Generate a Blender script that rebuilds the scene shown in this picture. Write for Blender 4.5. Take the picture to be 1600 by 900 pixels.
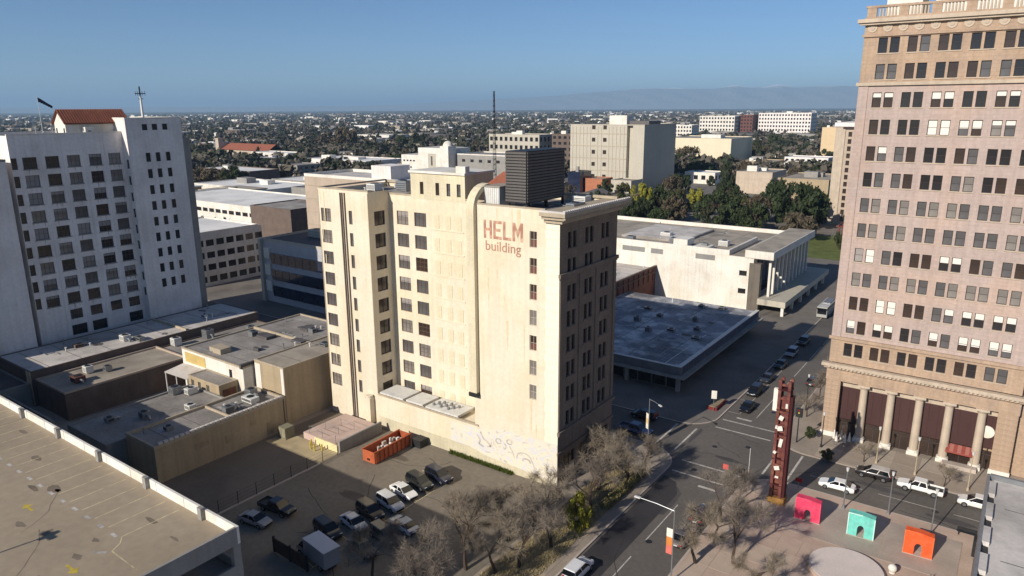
import bpy, math, random
import numpy as np
from mathutils import Vector, Matrix

for _o in list(bpy.data.objects):
    bpy.data.objects.remove(_o)
SC = bpy.context.scene
COL = SC.collection
RND = random.Random(7)
R = math.radians

# ------------------------------------------------------------------ camera
CAM_POS = (47.88, -77.19, 52.17)
CAM_YAW, CAM_PITCH, CAM_ROLL = -0.6236, 0.2468, -0.0058
FOCAL_PX = 1115.65
cd = bpy.data.cameras.new('camera')
cam = bpy.data.objects.new('camera', cd)
COL.objects.link(cam)
SC.camera = cam
cd.sensor_width = 36.0
cd.lens = 36.0 * FOCAL_PX / 1600.0
cd.clip_start = 0.5
cd.clip_end = 200000.0
_F = Vector((math.sin(CAM_YAW) * math.cos(CAM_PITCH), math.cos(CAM_YAW) * math.cos(CAM_PITCH), -math.sin(CAM_PITCH)))
_R = Vector((math.cos(CAM_YAW), -math.sin(CAM_YAW), 0))
_U = _R.cross(_F)
_R2 = _R * math.cos(CAM_ROLL) + _U * math.sin(CAM_ROLL)
_U2 = -_R * math.sin(CAM_ROLL) + _U * math.cos(CAM_ROLL)
cam.matrix_world = Matrix(((_R2.x, _U2.x, -_F.x, CAM_POS[0]), (_R2.y, _U2.y, -_F.y, CAM_POS[1]),
                           (_R2.z, _U2.z, -_F.z, CAM_POS[2]), (0, 0, 0, 1)))

# ------------------------------------------------------------------ sky and sun
SUN_EL = R(26.6)
SUN_DX = 0.187                       # shadows run along (0.187, 1)
SUN_AZ = math.atan(SUN_DX)
w = bpy.data.worlds.new('World')
SC.world = w
w.use_nodes = True
nt = w.node_tree
bg = nt.nodes['Background']
sky = nt.nodes.new('ShaderNodeTexSky')
sky.sky_type = 'NISHITA'
sky.sun_disc = False
sky.sun_elevation = SUN_EL
sky.sun_rotation = math.pi + SUN_AZ
sky.altitude = 100
sky.air_density = 0.75
sky.dust_density = 0.1
sky.ozone_density = 6.0
nt.links.new(sky.outputs[0], bg.inputs[0])
bg.inputs[1].default_value = 0.085
sd = bpy.data.lights.new('sun', 'SUN')
sd.energy = 5.0
sd.angle = R(0.5)
sd.color = (1.0, 0.93, 0.82)
sun = bpy.data.objects.new('sun', sd)
COL.objects.link(sun)
_sd = Vector((math.sin(SUN_AZ) * math.cos(SUN_EL), math.cos(SUN_AZ) * math.cos(SUN_EL), -math.sin(SUN_EL)))
sun.rotation_euler = _sd.to_track_quat('-Z', 'Y').to_euler()
sun.location = (0, -60, 200)

SC.view_settings.view_transform = 'Standard'
SC.view_settings.look = 'None'
SC.view_settings.exposure = 0.12
SC.view_settings.gamma = 1.0
SC.view_settings.use_curve_mapping = False
SC.render.engine = 'CYCLES'
SC.cycles.max_bounces = 5
SC.cycles.diffuse_bounces = 3
SC.cycles.glossy_bounces = 2
SC.cycles.transmission_bounces = 2
SC.cycles.transparent_max_bounces = 6
SC.cycles.volume_bounces = 0
SC.cycles.use_denoising = True


# ------------------------------------------------------------------ materials
def lin(c):
    return tuple(((v / 255.0) / 12.92) if v / 255.0 <= 0.04045 else (((v / 255.0) + 0.055) / 1.055) ** 2.4 for v in c)


MATS = {}


def M(name, rgb, rough=0.85, var=0.14, scale=0.6, bump=0.0, metal=0.0, spec=0.3, streak=0.0, spots=0.0, fine=0.06, blocks=None, tint=None):
    """procedural surface: base colour broken by two noises, optional vertical streaks and patchy stains"""
    if name in MATS:
        return MATS[name]
    m = bpy.data.materials.new(name)
    m.use_nodes = True
    n = m.node_tree.nodes
    l = m.node_tree.links
    b = n['Principled BSDF']
    b.inputs['Roughness'].default_value = rough
    b.inputs['Metallic'].default_value = metal
    b.inputs['Specular IOR Level'].default_value = spec
    tc = n.new('ShaderNodeTexCoord')
    col = lin(rgb)

    def noise(sc, det=4, vec=None):
        t = n.new('ShaderNodeTexNoise')
        t.inputs['Scale'].default_value = sc
        t.inputs['Detail'].default_value = det
        l.new(vec or tc.outputs['Object'], t.inputs['Vector'])
        return t.outputs['Fac']

    def maprange(s, lo, hi, a, c2):
        r = n.new('ShaderNodeMapRange')
        r.inputs[1].default_value = lo
        r.inputs[2].default_value = hi
        r.inputs[3].default_value = a
        r.inputs[4].default_value = c2
        l.new(s, r.inputs[0])
        return r.outputs[0]

    def mul(a, c2):
        t = n.new('ShaderNodeMath')
        t.operation = 'MULTIPLY'
        l.new(a, t.inputs[0])
        l.new(c2, t.inputs[1])
        return t.outputs[0]
    f = maprange(noise(scale), 0.3, 0.7, 1 - var, 1 + var * 0.6)
    if fine:
        f = mul(f, maprange(noise(scale * 14, 3), 0.3, 0.7, 1 - fine, 1 + fine))
    if streak:
        mp = n.new('ShaderNodeMapping')
        mp.inputs['Scale'].default_value = (1.6, 1.6, 0.06)
        l.new(tc.outputs['Object'], mp.inputs['Vector'])
        f = mul(f, maprange(noise(1.0, 5, mp.outputs[0]), 0.42, 0.72, 1.0, 1 - streak))
    if spots:
        f = mul(f, maprange(noise(scale * 0.45, 6), 0.52, 0.66, 1.0, 1 - spots))
    hsv = n.new('ShaderNodeMix')
    hsv.data_type = 'RGBA'
    hsv.blend_type = 'MULTIPLY'
    hsv.inputs[0].default_value = 1.0
    hsv.inputs[6].default_value = (*col, 1)
    if tint:                                       # patches of another tone: old repairs, washed dirt
        tm = n.new('ShaderNodeMix')
        tm.data_type = 'RGBA'
        tm.inputs[6].default_value = (*col, 1)
        tm.inputs[7].default_value = (*lin(tint[0]), 1)
        l.new(maprange(noise(tint[1], 7), 0.47, 0.62, 0.0, tint[2]), tm.inputs[0])
        l.new(tm.outputs[2], hsv.inputs[6])
    if blocks:                                     # courses of stone or terracotta too fine to model
        sx = n.new('ShaderNodeSeparateXYZ')
        l.new(tc.outputs['Object'], sx.inputs[0])
        ad = n.new('ShaderNodeMath')
        ad.operation = 'ADD'
        l.new(sx.outputs[0], ad.inputs[0])
        l.new(sx.outputs[1], ad.inputs[1])
        cb = n.new('ShaderNodeCombineXYZ')
        l.new(ad.outputs[0], cb.inputs[0])
        l.new(sx.outputs[2], cb.inputs[1])
        br = n.new('ShaderNodeTexBrick')
        br.inputs['Scale'].default_value = 1.0
        br.inputs['Brick Width'].default_value = blocks[0]
        br.inputs['Row Height'].default_value = blocks[1]
        br.inputs['Mortar Size'].default_value = 0.03
        br.inputs['Mortar Smooth'].default_value = 0.4
        br.inputs['Color1'].default_value = (1, 1, 1, 1)
        br.inputs['Color2'].default_value = (1 - blocks[2],) * 3 + (1,)
        br.inputs['Mortar'].default_value = (1 - blocks[2] * 2.2,) * 3 + (1,)
        l.new(cb.outputs[0], br.inputs['Vector'])
        f = mul(f, br.outputs['Fac']) if False else f
        sep = n.new('ShaderNodeSeparateColor')
        l.new(br.outputs['Color'], sep.inputs[0])
        f = mul(f, sep.outputs[0])
    l.new(f, hsv.inputs[7])
    l.new(hsv.outputs[2], b.inputs['Base Color'])
    if bump:
        bp = n.new('ShaderNodeBump')
        bp.inputs['Strength'].default_value = bump
        bp.inputs['Distance'].default_value = 0.05
        l.new(noise(scale * 10, 5), bp.inputs['Height'])
        l.new(bp.outputs[0], b.inputs['Normal'])
    MATS[name] = m
    return m


def leafmat(name, rgb, rgb2, rough=0.7):
    """foliage: colour varies from leaf clump to leaf clump and from tree to tree"""
    if name in MATS:
        return MATS[name]
    m = bpy.data.materials.new(name)
    m.use_nodes = True
    n = m.node_tree.nodes
    l = m.node_tree.links
    b = n['Principled BSDF']
    b.inputs['Roughness'].default_value = rough
    b.inputs['Specular IOR Level'].default_value = 0.15
    g = n.new('ShaderNodeNewGeometry')
    oi = n.new('ShaderNodeObjectInfo')
    ad = n.new('ShaderNodeMath')
    ad.operation = 'ADD'
    l.new(g.outputs['Random Per Island'], ad.inputs[0])
    l.new(oi.outputs['Random'], ad.inputs[1])
    hf = n.new('ShaderNodeMath')
    hf.operation = 'MULTIPLY'
    hf.inputs[1].default_value = 0.5
    l.new(ad.outputs[0], hf.inputs[0])
    mx = n.new('ShaderNodeMix')
    mx.data_type = 'RGBA'
    mx.inputs[6].default_value = (*lin(rgb), 1)
    mx.inputs[7].default_value = (*lin(rgb2), 1)
    l.new(hf.outputs[0], mx.inputs[0])
    l.new(mx.outputs[2], b.inputs['Base Color'])
    MATS[name] = m
    return m


def glass(name, rgb, rough=0.12, spec=0.5):
    return M(name, rgb, rough=rough, var=0.35, scale=0.35, spec=spec, fine=0)


CREAM = M('cream_plaster', (224, 212, 189), var=0.06, scale=0.12, streak=0.08, spots=0.05, fine=0.05, tint=((214, 194, 156), 0.13, 0.4))
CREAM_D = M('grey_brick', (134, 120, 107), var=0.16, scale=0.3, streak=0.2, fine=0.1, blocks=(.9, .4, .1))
YELLOWED = M('yellowed_plaster', (216, 204, 174), var=0.08, scale=0.25, streak=0.14, spots=0.06)
TRIM = M('stone_trim', (176, 162, 140), var=0.12, scale=0.6, streak=0.1)
PINK = M('pink_terracotta', (182, 163, 154), var=0.08, scale=0.15, streak=0.14, fine=0.07, blocks=(1.1, .5, .06), tint=((196, 168, 150), 0.1, .6))
TAN = M('tan_terracotta', (182, 156, 132), var=0.12, scale=0.2, streak=0.16, fine=0.08, blocks=(1.1, .5, .08), tint=((168, 146, 130), 0.3, .6))
TANLIGHT = M('light_terracotta', (192, 175, 155), var=0.12, scale=0.5, streak=0.14)
WHITE = M('white_paint', (228, 222, 211), var=0.06, scale=0.15, streak=0.12, spots=0.07, tint=((206, 194, 174), 0.2, .45))
GREYWALL = M('grey_lilac_plaster', (236, 228, 221), var=0.06, scale=0.12, streak=0.12, spots=0.04, tint=((206, 196, 188), 0.14, .45))
GREYCONC = M('grey_concrete', (150, 146, 140), var=0.12, scale=0.3, streak=0.10, spots=0.1)
BEIGE = M('beige_concrete', (188, 180, 164), var=0.07, scale=0.08, streak=0.10)
BUFF = M('buff_plaster', (172, 154, 126), var=0.10, scale=0.2, streak=0.16, spots=0.08)
BRICKRED = M('red_brick', (112, 74, 66), var=0.18, scale=0.5, streak=0.1, fine=0.16)
BRICKBROWN = M('brown_brick', (110, 95, 86), var=0.18, scale=0.5, streak=0.12, fine=0.16)
BRICKTAN = M('tan_brick', (182, 164, 146), var=0.1, scale=0.3, streak=0.08, fine=0.1)
ROOFWHITE = M('white_roof_coating', (206, 198, 190), var=0.14, scale=0.15, spots=0.3, tint=((150, 144, 138), 0.3, .5))
ROOFBRIGHT = M('bright_white_roof', (232, 228, 222), var=0.1, scale=0.15, spots=0.15)
ROOFGREY = M('grey_roof_felt', (150, 143, 136), var=0.2, scale=0.16, spots=0.28, fine=0.12, tint=((176, 168, 160), 0.25, .6))
ROOFTAN = M('tan_roof_felt', (168, 157, 142), var=0.18, scale=0.2, spots=0.28, tint=((138, 128, 116), 0.3, .5))
ROOFDARK = M('dark_roof_felt', (92, 88, 88), var=0.2, scale=0.2, spots=0.2)
ROOFBLUE = M('blue_grey_roof_membrane', (142, 142, 147), var=0.3, scale=0.14, spots=0.5, fine=0.16, tint=((206, 204, 202), 0.3, .8))
TILERED = M('red_roof_tile', (146, 88, 68), var=0.2, scale=0.8, fine=0.2)
ASPHALT = M('asphalt', (104, 98, 92), var=0.14, scale=0.12, spots=0.18, fine=0.10)
ASPHALT_D = M('dark_asphalt', (82, 78, 77), var=0.2, scale=0.16, spots=0.2, fine=0.12)
LOTASPH = M('weathered_lot_asphalt', (126, 117, 104), var=0.13, scale=0.1, spots=0.22, fine=0.1)
CONC = M('pavement_concrete', (158, 145, 131), var=0.12, scale=0.3, spots=0.16, fine=0.08)
CONC_L = M('light_concrete', (186, 172, 160), var=0.1, scale=0.4, spots=0.12)
CONC_P = M('pinkish_concrete', (186, 163, 146), var=0.12, scale=0.35, spots=0.14)
DECK = M('parking_deck_concrete', (164, 148, 126), var=0.13, scale=0.09, spots=0.16, fine=0.07)
PAINTW = M('white_road_paint', (196, 190, 180), var=0.25, scale=2.0, spots=0.35)
PAINTC = M('cream_road_paint', (206, 190, 150), var=0.25, scale=2.0, spots=0.35)
PAINTY = M('yellow_road_paint', (196, 172, 70), var=0.25, scale=2.0, spots=0.3)
DIRT = M('dry_earth', (150, 134, 106), var=0.25, scale=0.3, fine=0.2, spots=0.25)
LAWN = M('lawn', (98, 106, 54), var=0.25, scale=0.3, fine=0.25, spots=0.2)
G_DARK = glass('dark_window_glass', (44, 42, 44))
G_GREY = glass('grey_window_glass', (92, 90, 90), rough=0.2)
G_BROWN = glass('brown_window_glass', (62, 50, 44), rough=0.2)
G_BLUE = glass('blue_black_glass', (40, 46, 66), rough=0.06, spec=0.6)
G_LIGHT = glass('pale_window_glass', (128, 122, 116), rough=0.25)
BLIND = M('white_window_blind', (224, 218, 208), var=0.06, scale=2.0)
BLINDG = M('grey_window_blind', (150, 144, 140), var=0.1, scale=2.0)
FRAME_W = M('pale_window_frame', (188, 176, 158), var=0.1, scale=1.0)
FRAME_D = M('dark_window_frame', (70, 62, 58), var=0.1, scale=1.0)
FRAME_B = M('brown_window_frame', (108, 84, 66), var=0.15, scale=1.0)
MAROON = M('maroon_panel', (72, 49, 47), var=0.10, scale=0.4, rough=0.5)
METAL_G = M('galvanised_metal', (150, 152, 154), rough=0.45, metal=0.6, var=0.12, scale=1.5)
METAL_D = M('dark_metal', (52, 52, 54), rough=0.5, metal=0.3, var=0.15, scale=1.5)
METAL_W = M('white_painted_metal', (214, 212, 206), rough=0.5, var=0.08, scale=1.2, spots=0.1)
LOUVRE = M('dark_louvre', (98, 93, 89), rough=0.6, var=0.12, scale=0.8)
RUST = M('rusty_orange_paint', (184, 96, 60), rough=0.7, var=0.2, scale=0.8, spots=0.3)
PYLON = M('oxblood_steel', (112, 62, 56), rough=0.7, var=0.25, scale=0.8, streak=0.3, tint=((136, 88, 72), 1.2, .7))
TYRE = M('tyre_rubber', (30, 30, 31), rough=0.9)
RIM = M('wheel_rim', (150, 150, 152), rough=0.35, metal=0.7)
CARGLASS = glass('car_glass', (22, 24, 28), rough=0.05, spec=0.6)
LAMP_W = M('headlamp_lens', (220, 222, 224), rough=0.15, var=0.02)
LAMP_R = M('tail_lamp_lens', (150, 24, 22), rough=0.2, var=0.02)
BARK = M('bark', (104, 88, 72), var=0.25, scale=1.0, fine=0.2)
BARK_D = M('dark_bark', (74, 60, 52), var=0.25, scale=1.0, fine=0.2)
TWIG = leafmat('bare_twigs', (112, 102, 92), (144, 132, 119), 0.9)
TWIG_T = leafmat('tan_twigs', (126, 114, 99), (156, 143, 125), 0.9)
LEAF_G = leafmat('dark_green_leaves', (42, 52, 32), (66, 74, 44))
LEAF_Y = leafmat('yellow_green_leaves', (116, 116, 40), (154, 146, 60))
LEAF_B = leafmat('brown_leaves', (78, 70, 56), (102, 90, 72))
LEAF_C = leafmat('conifer_needles', (40, 50, 34), (60, 64, 42))
LEAF_O = leafmat('olive_leaves', (66, 68, 42), (92, 88, 56))


# ------------------------------------------------------------------ mesh helpers
class MB:
    def __init__(s):
        s.v, s.f, s.m = [], [], []

    def face(s, pts, mi=0):
        i = len(s.v)
        s.v.extend(pts)
        s.f.append(tuple(range(i, i + len(pts))))
        s.m.append(mi)

    def box(s, x0, y0, z0, x1, y1, z1, mi=0, bottom=True):
        i = len(s.v)
        s.v.extend([(x0, y0, z0), (x1, y0, z0), (x1, y1, z0), (x0, y1, z0), (x0, y0, z1), (x1, y0, z1), (x1, y1, z1), (x0, y1, z1)])
        fs = [(0, 1, 5, 4), (1, 2, 6, 5), (2, 3, 7, 6), (3, 0, 4, 7), (4, 5, 6, 7)]
        if bottom:
            fs.append((3, 2, 1, 0))
        for f in fs:
            s.f.append(tuple(i + k for k in f))
            s.m.append(mi)

    def prism(s, poly, z0, z1, mi=0):
        i = len(s.v)
        n = len(poly)
        s.v.extend([(x, y, z0) for x, y in poly] + [(x, y, z1) for x, y in poly])
        for k in range(n):
            k2 = (k + 1) % n
            s.f.append((i + k, i + k2, i + n + k2, i + n + k))
            s.m.append(mi)
        s.f.append(tuple(i + n + k for k in range(n)))
        s.m.append(mi)
        s.f.append(tuple(i + n - 1 - k for k in range(n)))
        s.m.append(mi)

    def tube(s, pts, radii, n=6, mi=0, cap=True):
        pts = [Vector(p) for p in pts]
        if not hasattr(radii, '__len__'):
            radii = [radii] * len(pts)
        rings = []
        for k, p in enumerate(pts):
            d = (pts[min(k + 1, len(pts) - 1)] - pts[max(k - 1, 0)]).normalized()
            a = d.cross(Vector((0, 0, 1)) if abs(d.z) < 0.9 else Vector((1, 0, 0))).normalized()
            b = d.cross(a)
            i = len(s.v)
            for j in range(n):
                t = 2 * math.pi * j / n
                s.v.append(tuple(p + (a * math.cos(t) + b * math.sin(t)) * radii[k]))
            rings.append(i)
        for k in range(len(rings) - 1):
            for j in range(n):
                j2 = (j + 1) % n
                s.f.append((rings[k] + j, rings[k + 1] + j, rings[k + 1] + j2, rings[k] + j2))
                s.m.append(mi)
        if cap:
            s.f.append(tuple(rings[0] + j for j in range(n)))
            s.m.append(mi)
            s.f.append(tuple(rings[-1] + n - 1 - j for j in range(n)))
            s.m.append(mi)

    def cyl(s, x, y, z0, z1, r, n=16, mi=0, r2=None):
        r2 = r if r2 is None else r2
        i = len(s.v)
        for z, q in ((z0, r), (z1, r2)):
            s.v.extend([(x + q * math.cos(2 * math.pi * k / n), y + q * math.sin(2 * math.pi * k / n), z) for k in range(n)])
        for k in range(n):
            k2 = (k + 1) % n
            s.f.append((i + k, i + k2, i + n + k2, i + n + k))
            s.m.append(mi)
        s.f.append(tuple(i + n + k for k in range(n)))
        s.f.append(tuple(i + n - 1 - k for k in range(n)))
        s.m += [mi, mi]

    def sphere(s, c, r, nu=12, nv=7, mi=0, zs=1.0, half=False):
        i = len(s.v)
        for a in range(nv + 1):
            t = (0 if half else -math.pi / 2) + (math.pi / 2 if half else math.pi) * a / nv
            for b in range(nu):
                p = 2 * math.pi * b / nu
                s.v.append((c[0] + r * math.cos(t) * math.cos(p), c[1] + r * math.cos(t) * math.sin(p), c[2] + r * math.sin(t) * zs))
        for a in range(nv):
            for b in range(nu):
                b2 = (b + 1) % nu
                s.f.append((i + a * nu + b, i + a * nu + b2, i + (a + 1) * nu + b2, i + (a + 1) * nu + b))
                s.m.append(mi)

    def loft(s, rings, mi=0, caps=True):
        n = len(rings[0])
        i = len(s.v)
        for r in rings:
            s.v.extend(r)
        for k in range(len(rings) - 1):
            for j in range(n):
                j2 = (j + 1) % n
                s.f.append((i + k * n + j, i + k * n + j2, i + (k + 1) * n + j2, i + (k + 1) * n + j))
                s.m.append(mi)
        if caps:
            s.f.append(tuple(i + n - 1 - j for j in range(n)))
            s.f.append(tuple(i + (len(rings) - 1) * n + j for j in range(n)))
            s.m += [mi, mi]

    def ring(s, x0, y0, x1, y1, z0, z1, t, mi=0):
        s.box(x0, y0, z0, x1, y0 + t, z1, mi)
        s.box(x0, y1 - t, z0, x1, y1, z1, mi)
        s.box(x0, y0 + t, z0, x0 + t, y1 - t, z1, mi)
        s.box(x1 - t, y0 + t, z0, x1, y1 - t, z1, mi)

    def mesh(s, name, mats, smooth=False):
        me = bpy.data.meshes.new(name)
        me.from_pydata(s.v, [], s.f)
        for m in (mats if isinstance(mats, (list, tuple)) else [mats]):
            me.materials.append(m)
        if any(s.m):
            me.polygons.foreach_set('material_index', s.m)
        if smooth:
            me.polygons.foreach_set('use_smooth', [True] * len(me.polygons))
            me.set_sharp_from_angle(angle=R(38))
        me.update()
        return me

    def obj(s, name, mats, parent=None, loc=(0, 0, 0), rz=0.0, smooth=False):
        return link(name, s.mesh(name, mats, smooth), parent, loc, rz)


def link(name, data, parent=None, loc=(0, 0, 0), rz=0.0):
    o = bpy.data.objects.new(name, data)
    COL.objects.link(o)
    o.parent = parent
    o.location = loc
    o.rotation_euler = (0, 0, rz)
    return o


def tag(o, label=None, cat=None, group=None, kind=None):
    if label:
        o['label'] = label
    if cat:
        o['category'] = cat
    if group:
        o['group'] = group
    if kind:
        o['kind'] = kind
    return o


def thing(name, label, cat, loc=(0, 0, 0), rz=0.0, group=None):
    return tag(link(name, None, None, loc, rz), label, cat, group)


def copy_tree(o, parent=None):
    c = o.copy()
    COL.objects.link(c)
    c.parent = parent
    for ch in o.children:
        copy_tree(ch, c)
    return c


def npmesh(name, verts, quads, mats):
    """big mesh of quads from numpy arrays"""
    me = bpy.data.meshes.new(name)
    nv, nf = len(verts), len(quads)
    me.vertices.add(nv)
    me.vertices.foreach_set('co', np.asarray(verts, dtype=np.float32).ravel())
    me.loops.add(nf * 4)
    me.loops.foreach_set('vertex_index', np.asarray(quads, dtype=np.int32).ravel())
    me.polygons.add(nf)
    me.polygons.foreach_set('loop_start', np.arange(0, nf * 4, 4, dtype=np.int32))
    me.polygons.foreach_set('loop_total', np.full(nf, 4, dtype=np.int32))
    for m in (mats if isinstance(mats, (list, tuple)) else [mats]):
        me.materials.append(m)
    me.update()
    me.validate()
    return me


# facing: 0 = -Y, 1 = +X, 2 = +Y, 3 = -X
UX = ((1, 0), (0, 1), (-1, 0), (0, -1))
NN = ((0, -1), (1, 0), (0, 1), (-1, 0))
RZ = (0, math.pi / 2, math.pi, -math.pi / 2)


def fpt(o, d, u, v, wd):
    return (o[0] + UX[d][0] * u - NN[d][0] * wd, o[1] + UX[d][1] * u - NN[d][1] * wd, o[2] + v)


def facade(mb, o, d, W, H, ops=(), dep=0.25, mi=0):
    """a wall W x H with real openings (u0, v0, u1, v1) and their reveals"""
    us = sorted({0.0, W} | {round(q, 4) for a in ops for q in (a[0], a[2])})
    vs = sorted({0.0, H} | {round(q, 4) for a in ops for q in (a[1], a[3])})
    iu = {q: k for k, q in enumerate(us)}
    iv = {q: k for k, q in enumerate(vs)}
    hole = set()
    for a in ops:
        for i in range(iu[round(a[0], 4)], iu[round(a[2], 4)]):
            for j in range(iv[round(a[1], 4)], iv[round(a[3], 4)]):
                hole.add((i, j))
    base = len(mb.v)
    for q in us:
        for p in vs:
            mb.v.append(fpt(o, d, q, p, 0))
    nv = len(vs)
    for i in range(len(us) - 1):
        for j in range(nv - 1):
            if (i, j) not in hole:
                mb.f.append((base + i * nv + j, base + (i + 1) * nv + j, base + (i + 1) * nv + j + 1, base + i * nv + j + 1))
                mb.m.append(mi)
    for (a, b, c, e) in ops:
        P = lambda u, v, q: fpt(o, d, u, v, q)
        mb.face([P(a, b, 0), P(a, b, dep), P(c, b, dep), P(c, b, 0)][::-1], mi)
        mb.face([P(a, e, 0), P(c, e, 0), P(c, e, dep), P(a, e, dep)][::-1], mi)
        mb.face([P(a, b, 0), P(a, e, 0), P(a, e, dep), P(a, b, dep)][::-1], mi)
        mb.face([P(c, b, 0), P(c, b, dep), P(c, e, dep), P(c, e, 0)][::-1], mi)


WCACHE = {}


def win_meshes(wd, h, nx, nz, fm, bar=0.07):
    k = (round(wd, 3), round(h, 3), nx, nz, fm.name, bar)
    if k in WCACHE:
        return WCACHE[k]
    mb = MB()
    x0, x1, z0, z1 = -wd / 2, wd / 2, -h / 2, h / 2
    d0, d1 = -0.03, 0.06
    mb.box(x0, d0, z0, x1, d1, z0 + bar)
    mb.box(x0, d0, z1 - bar, x1, d1, z1)
    mb.box(x0, d0, z0 + bar, x0 + bar, d1, z1 - bar)
    mb.box(x1 - bar, d0, z0 + bar, x1, d1, z1 - bar)
    b2 = bar * 0.7
    for i in range(1, nx):
        c = x0 + wd * i / nx
        mb.box(c - b2 / 2, d0 + .01, z0 + bar, c + b2 / 2, d1, z1 - bar)
    for i in range(1, nz):
        c = z0 + h * i / nz
        mb.box(x0 + bar, d0 + .016, c - b2 / 2, x1 - bar, d1 - .01, c + b2 / 2)
    fr = mb.mesh('window', fm)
    pb = MB()
    pb.box(x0 + .02, 0.03, z0 + .02, x1 - .02, 0.075, z1 - .02)
    WCACHE[k] = (fr, pb)
    return WCACHE[k]


PCACHE = {}


def window(parent, o, d, u, v, wd, h, dep=0.2, nx=2, nz=2, fm=None, pane=None, blind=0.0, bm=None):
    fm = fm or FRAME_D
    pane = pane or G_DARK
    fr, pb = win_meshes(wd, h, nx, nz, fm)
    kp = (fr.name, pane.name)
    if kp not in PCACHE:
        PCACHE[kp] = pb.mesh('pane', pane)
    wo = link('window', fr, parent, fpt(o, d, u, v, dep), RZ[d])
    link('pane', PCACHE[kp], wo)
    if blind > 0:
        bm = bm or BLIND
        kb = (fr.name, bm.name, round(blind, 2))
        if kb not in PCACHE:
            q = MB()
            q.box(-wd / 2 + .08, 0.012, h / 2 - .08 - (h - .16) * blind, wd / 2 - .08, 0.029, h / 2 - .08)
            PCACHE[kb] = q.mesh('blind', bm)
        link('blind', PCACHE[kb], wo)
    return wo


def win_grid(us, vs, wd, h):
    return [(u - wd / 2, v - h / 2, u + wd / 2, v + h / 2) for u in us for v in vs]


def block(name, label, cat, x0, y0, x1, y1, H, wall, roof, par=0.5, z0=0.0, wins=(), group=None, cope=None, parent=None, trim=True):
    """a box building with real window openings.  wins: dicts d, us, vs, w, h (+ window options)"""
    if parent is None:
        t = thing(name, label, cat, (x0, y0, 0), 0, group)
        ox = oy = 0.0
    else:
        t = parent
        ox, oy = x0 - parent.location.x, y0 - parent.location.y
    W, D = x1 - x0, y1 - y0
    org = ((ox, oy, z0), (ox + W, oy, z0), (ox + W, oy + D, z0), (ox, oy + D, z0))
    ln = (W, D, W, D)
    mb = MB()
    for d in range(4):
        ops = []
        for s in wins:
            if s['d'] == d:
                ops += win_grid(s['us'], [q - z0 for q in s['vs']], s['w'], s['h'])
        facade(mb, org[d], d, ln[d], H - par - z0, ops)
    mb.obj('wall', wall, t)
    for s in wins:
        kw = {k: s[k] for k in ('nx', 'nz', 'fm', 'pane', 'blind') if k in s}
        for u in s['us']:
            for v in s['vs']:
                k2 = dict(kw)
                if callable(k2.get('pane')):
                    k2['pane'] = k2['pane']()
                if callable(k2.get('blind')):
                    k2['blind'] = k2['blind']()
                window(t, org[s['d']], s['d'], u, v - z0, s['w'], s['h'], **k2)
    mb = MB()
    mb.box(ox + .3, oy + .3, H - par - .3, ox + W - .3, oy + D - .3, H - par + .03)
    mb.obj('roof', roof, t)
    if par > 0:
        mb = MB()
        mb.ring(ox - .03, oy - .03, ox + W + .03, oy + D + .03, H - par, H, .33)
        mb.obj('parapet', cope or wall, t)
    return t


def ac_unit(x, y, z, sx, sy, sz, label, group, mat=None, rz=0.0, duct=False):
    t = thing('air_conditioner', label, 'air conditioner', (x, y, z), rz, group)
    mb = MB()
    mb.box(-sx / 2, -sy / 2, .12, sx / 2, sy / 2, sz)
    mb.box(-sx / 2 + .06, -sy / 2 + .06, 0, -sx / 2 + .2, sy / 2 - .06, .12)
    mb.box(sx / 2 - .2, -sy / 2 + .06, 0, sx / 2 - .06, sy / 2 - .06, .12)
    mb.obj('casing', mat or METAL_W, t)
    mb = MB()
    r = min(sx, sy) * .36
    mb.cyl(0, 0, sz, sz + .1, r, 14)
    mb.obj('fan_guard', METAL_D, t)
    mb = MB()
    for k in range(4):
        zz = .3 + (sz - .45) * k / 4
        mb.box(-sx / 2 + .1, -sy / 2 - .02, zz, sx / 2 - .1, -sy / 2, zz + .08)
    mb.obj('louvre', METAL_D, t)
    if duct:
        mb = MB()
        mb.tube([(sx / 2, 0, sz * .5), (sx / 2 + .7, 0, sz * .5), (sx / 2 + .9, 0, .2), (sx / 2 + .9, 0, 0)], .22, 8)
        mb.obj('duct', METAL_G, t)
    return t

# ================================================================== THE SETTING
def ground_material():
    m = bpy.data.materials.new('valley_floor')
    m.use_nodes = True
    n, l = m.node_tree.nodes, m.node_tree.links
    b = n['Principled BSDF']
    b.inputs['Roughness'].default_value = 0.95
    b.inputs['Specular IOR Level'].default_value = 0.1
    tc = n.new('ShaderNodeTexCoord')
    cols = []
    for sc, stops in ((0.012, [(0.35, (78, 74, 58)), (0.5, (104, 96, 82)), (0.62, (90, 92, 64)), (0.75, (128, 118, 102))]),
                      (0.0012, [(0.4, (70, 70, 52)), (0.6, (112, 104, 86))])):
        t = n.new('ShaderNodeTexNoise')
        t.inputs['Scale'].default_value = sc
        t.inputs['Detail'].default_value = 8
        l.new(tc.outputs['Object'], t.inputs['Vector'])
        r = n.new('ShaderNodeValToRGB')
        while len(r.color_ramp.elements) < len(stops):
            r.color_ramp.elements.new(0.5)
        for e, (p, c) in zip(r.color_ramp.elements, stops):
            e.position = p
            e.color = (*lin(c), 1)
        l.new(t.outputs['Fac'], r.inputs[0])
        cols.append(r.outputs[0])
    mx = n.new('ShaderNodeMix')
    mx.data_type = 'RGBA'
    mx.inputs[0].default_value = 0.4
    l.new(cols[0], mx.inputs[6])
    l.new(cols[1], mx.inputs[7])
    l.new(mx.outputs[2], b.inputs['Base Color'])
    return m


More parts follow.
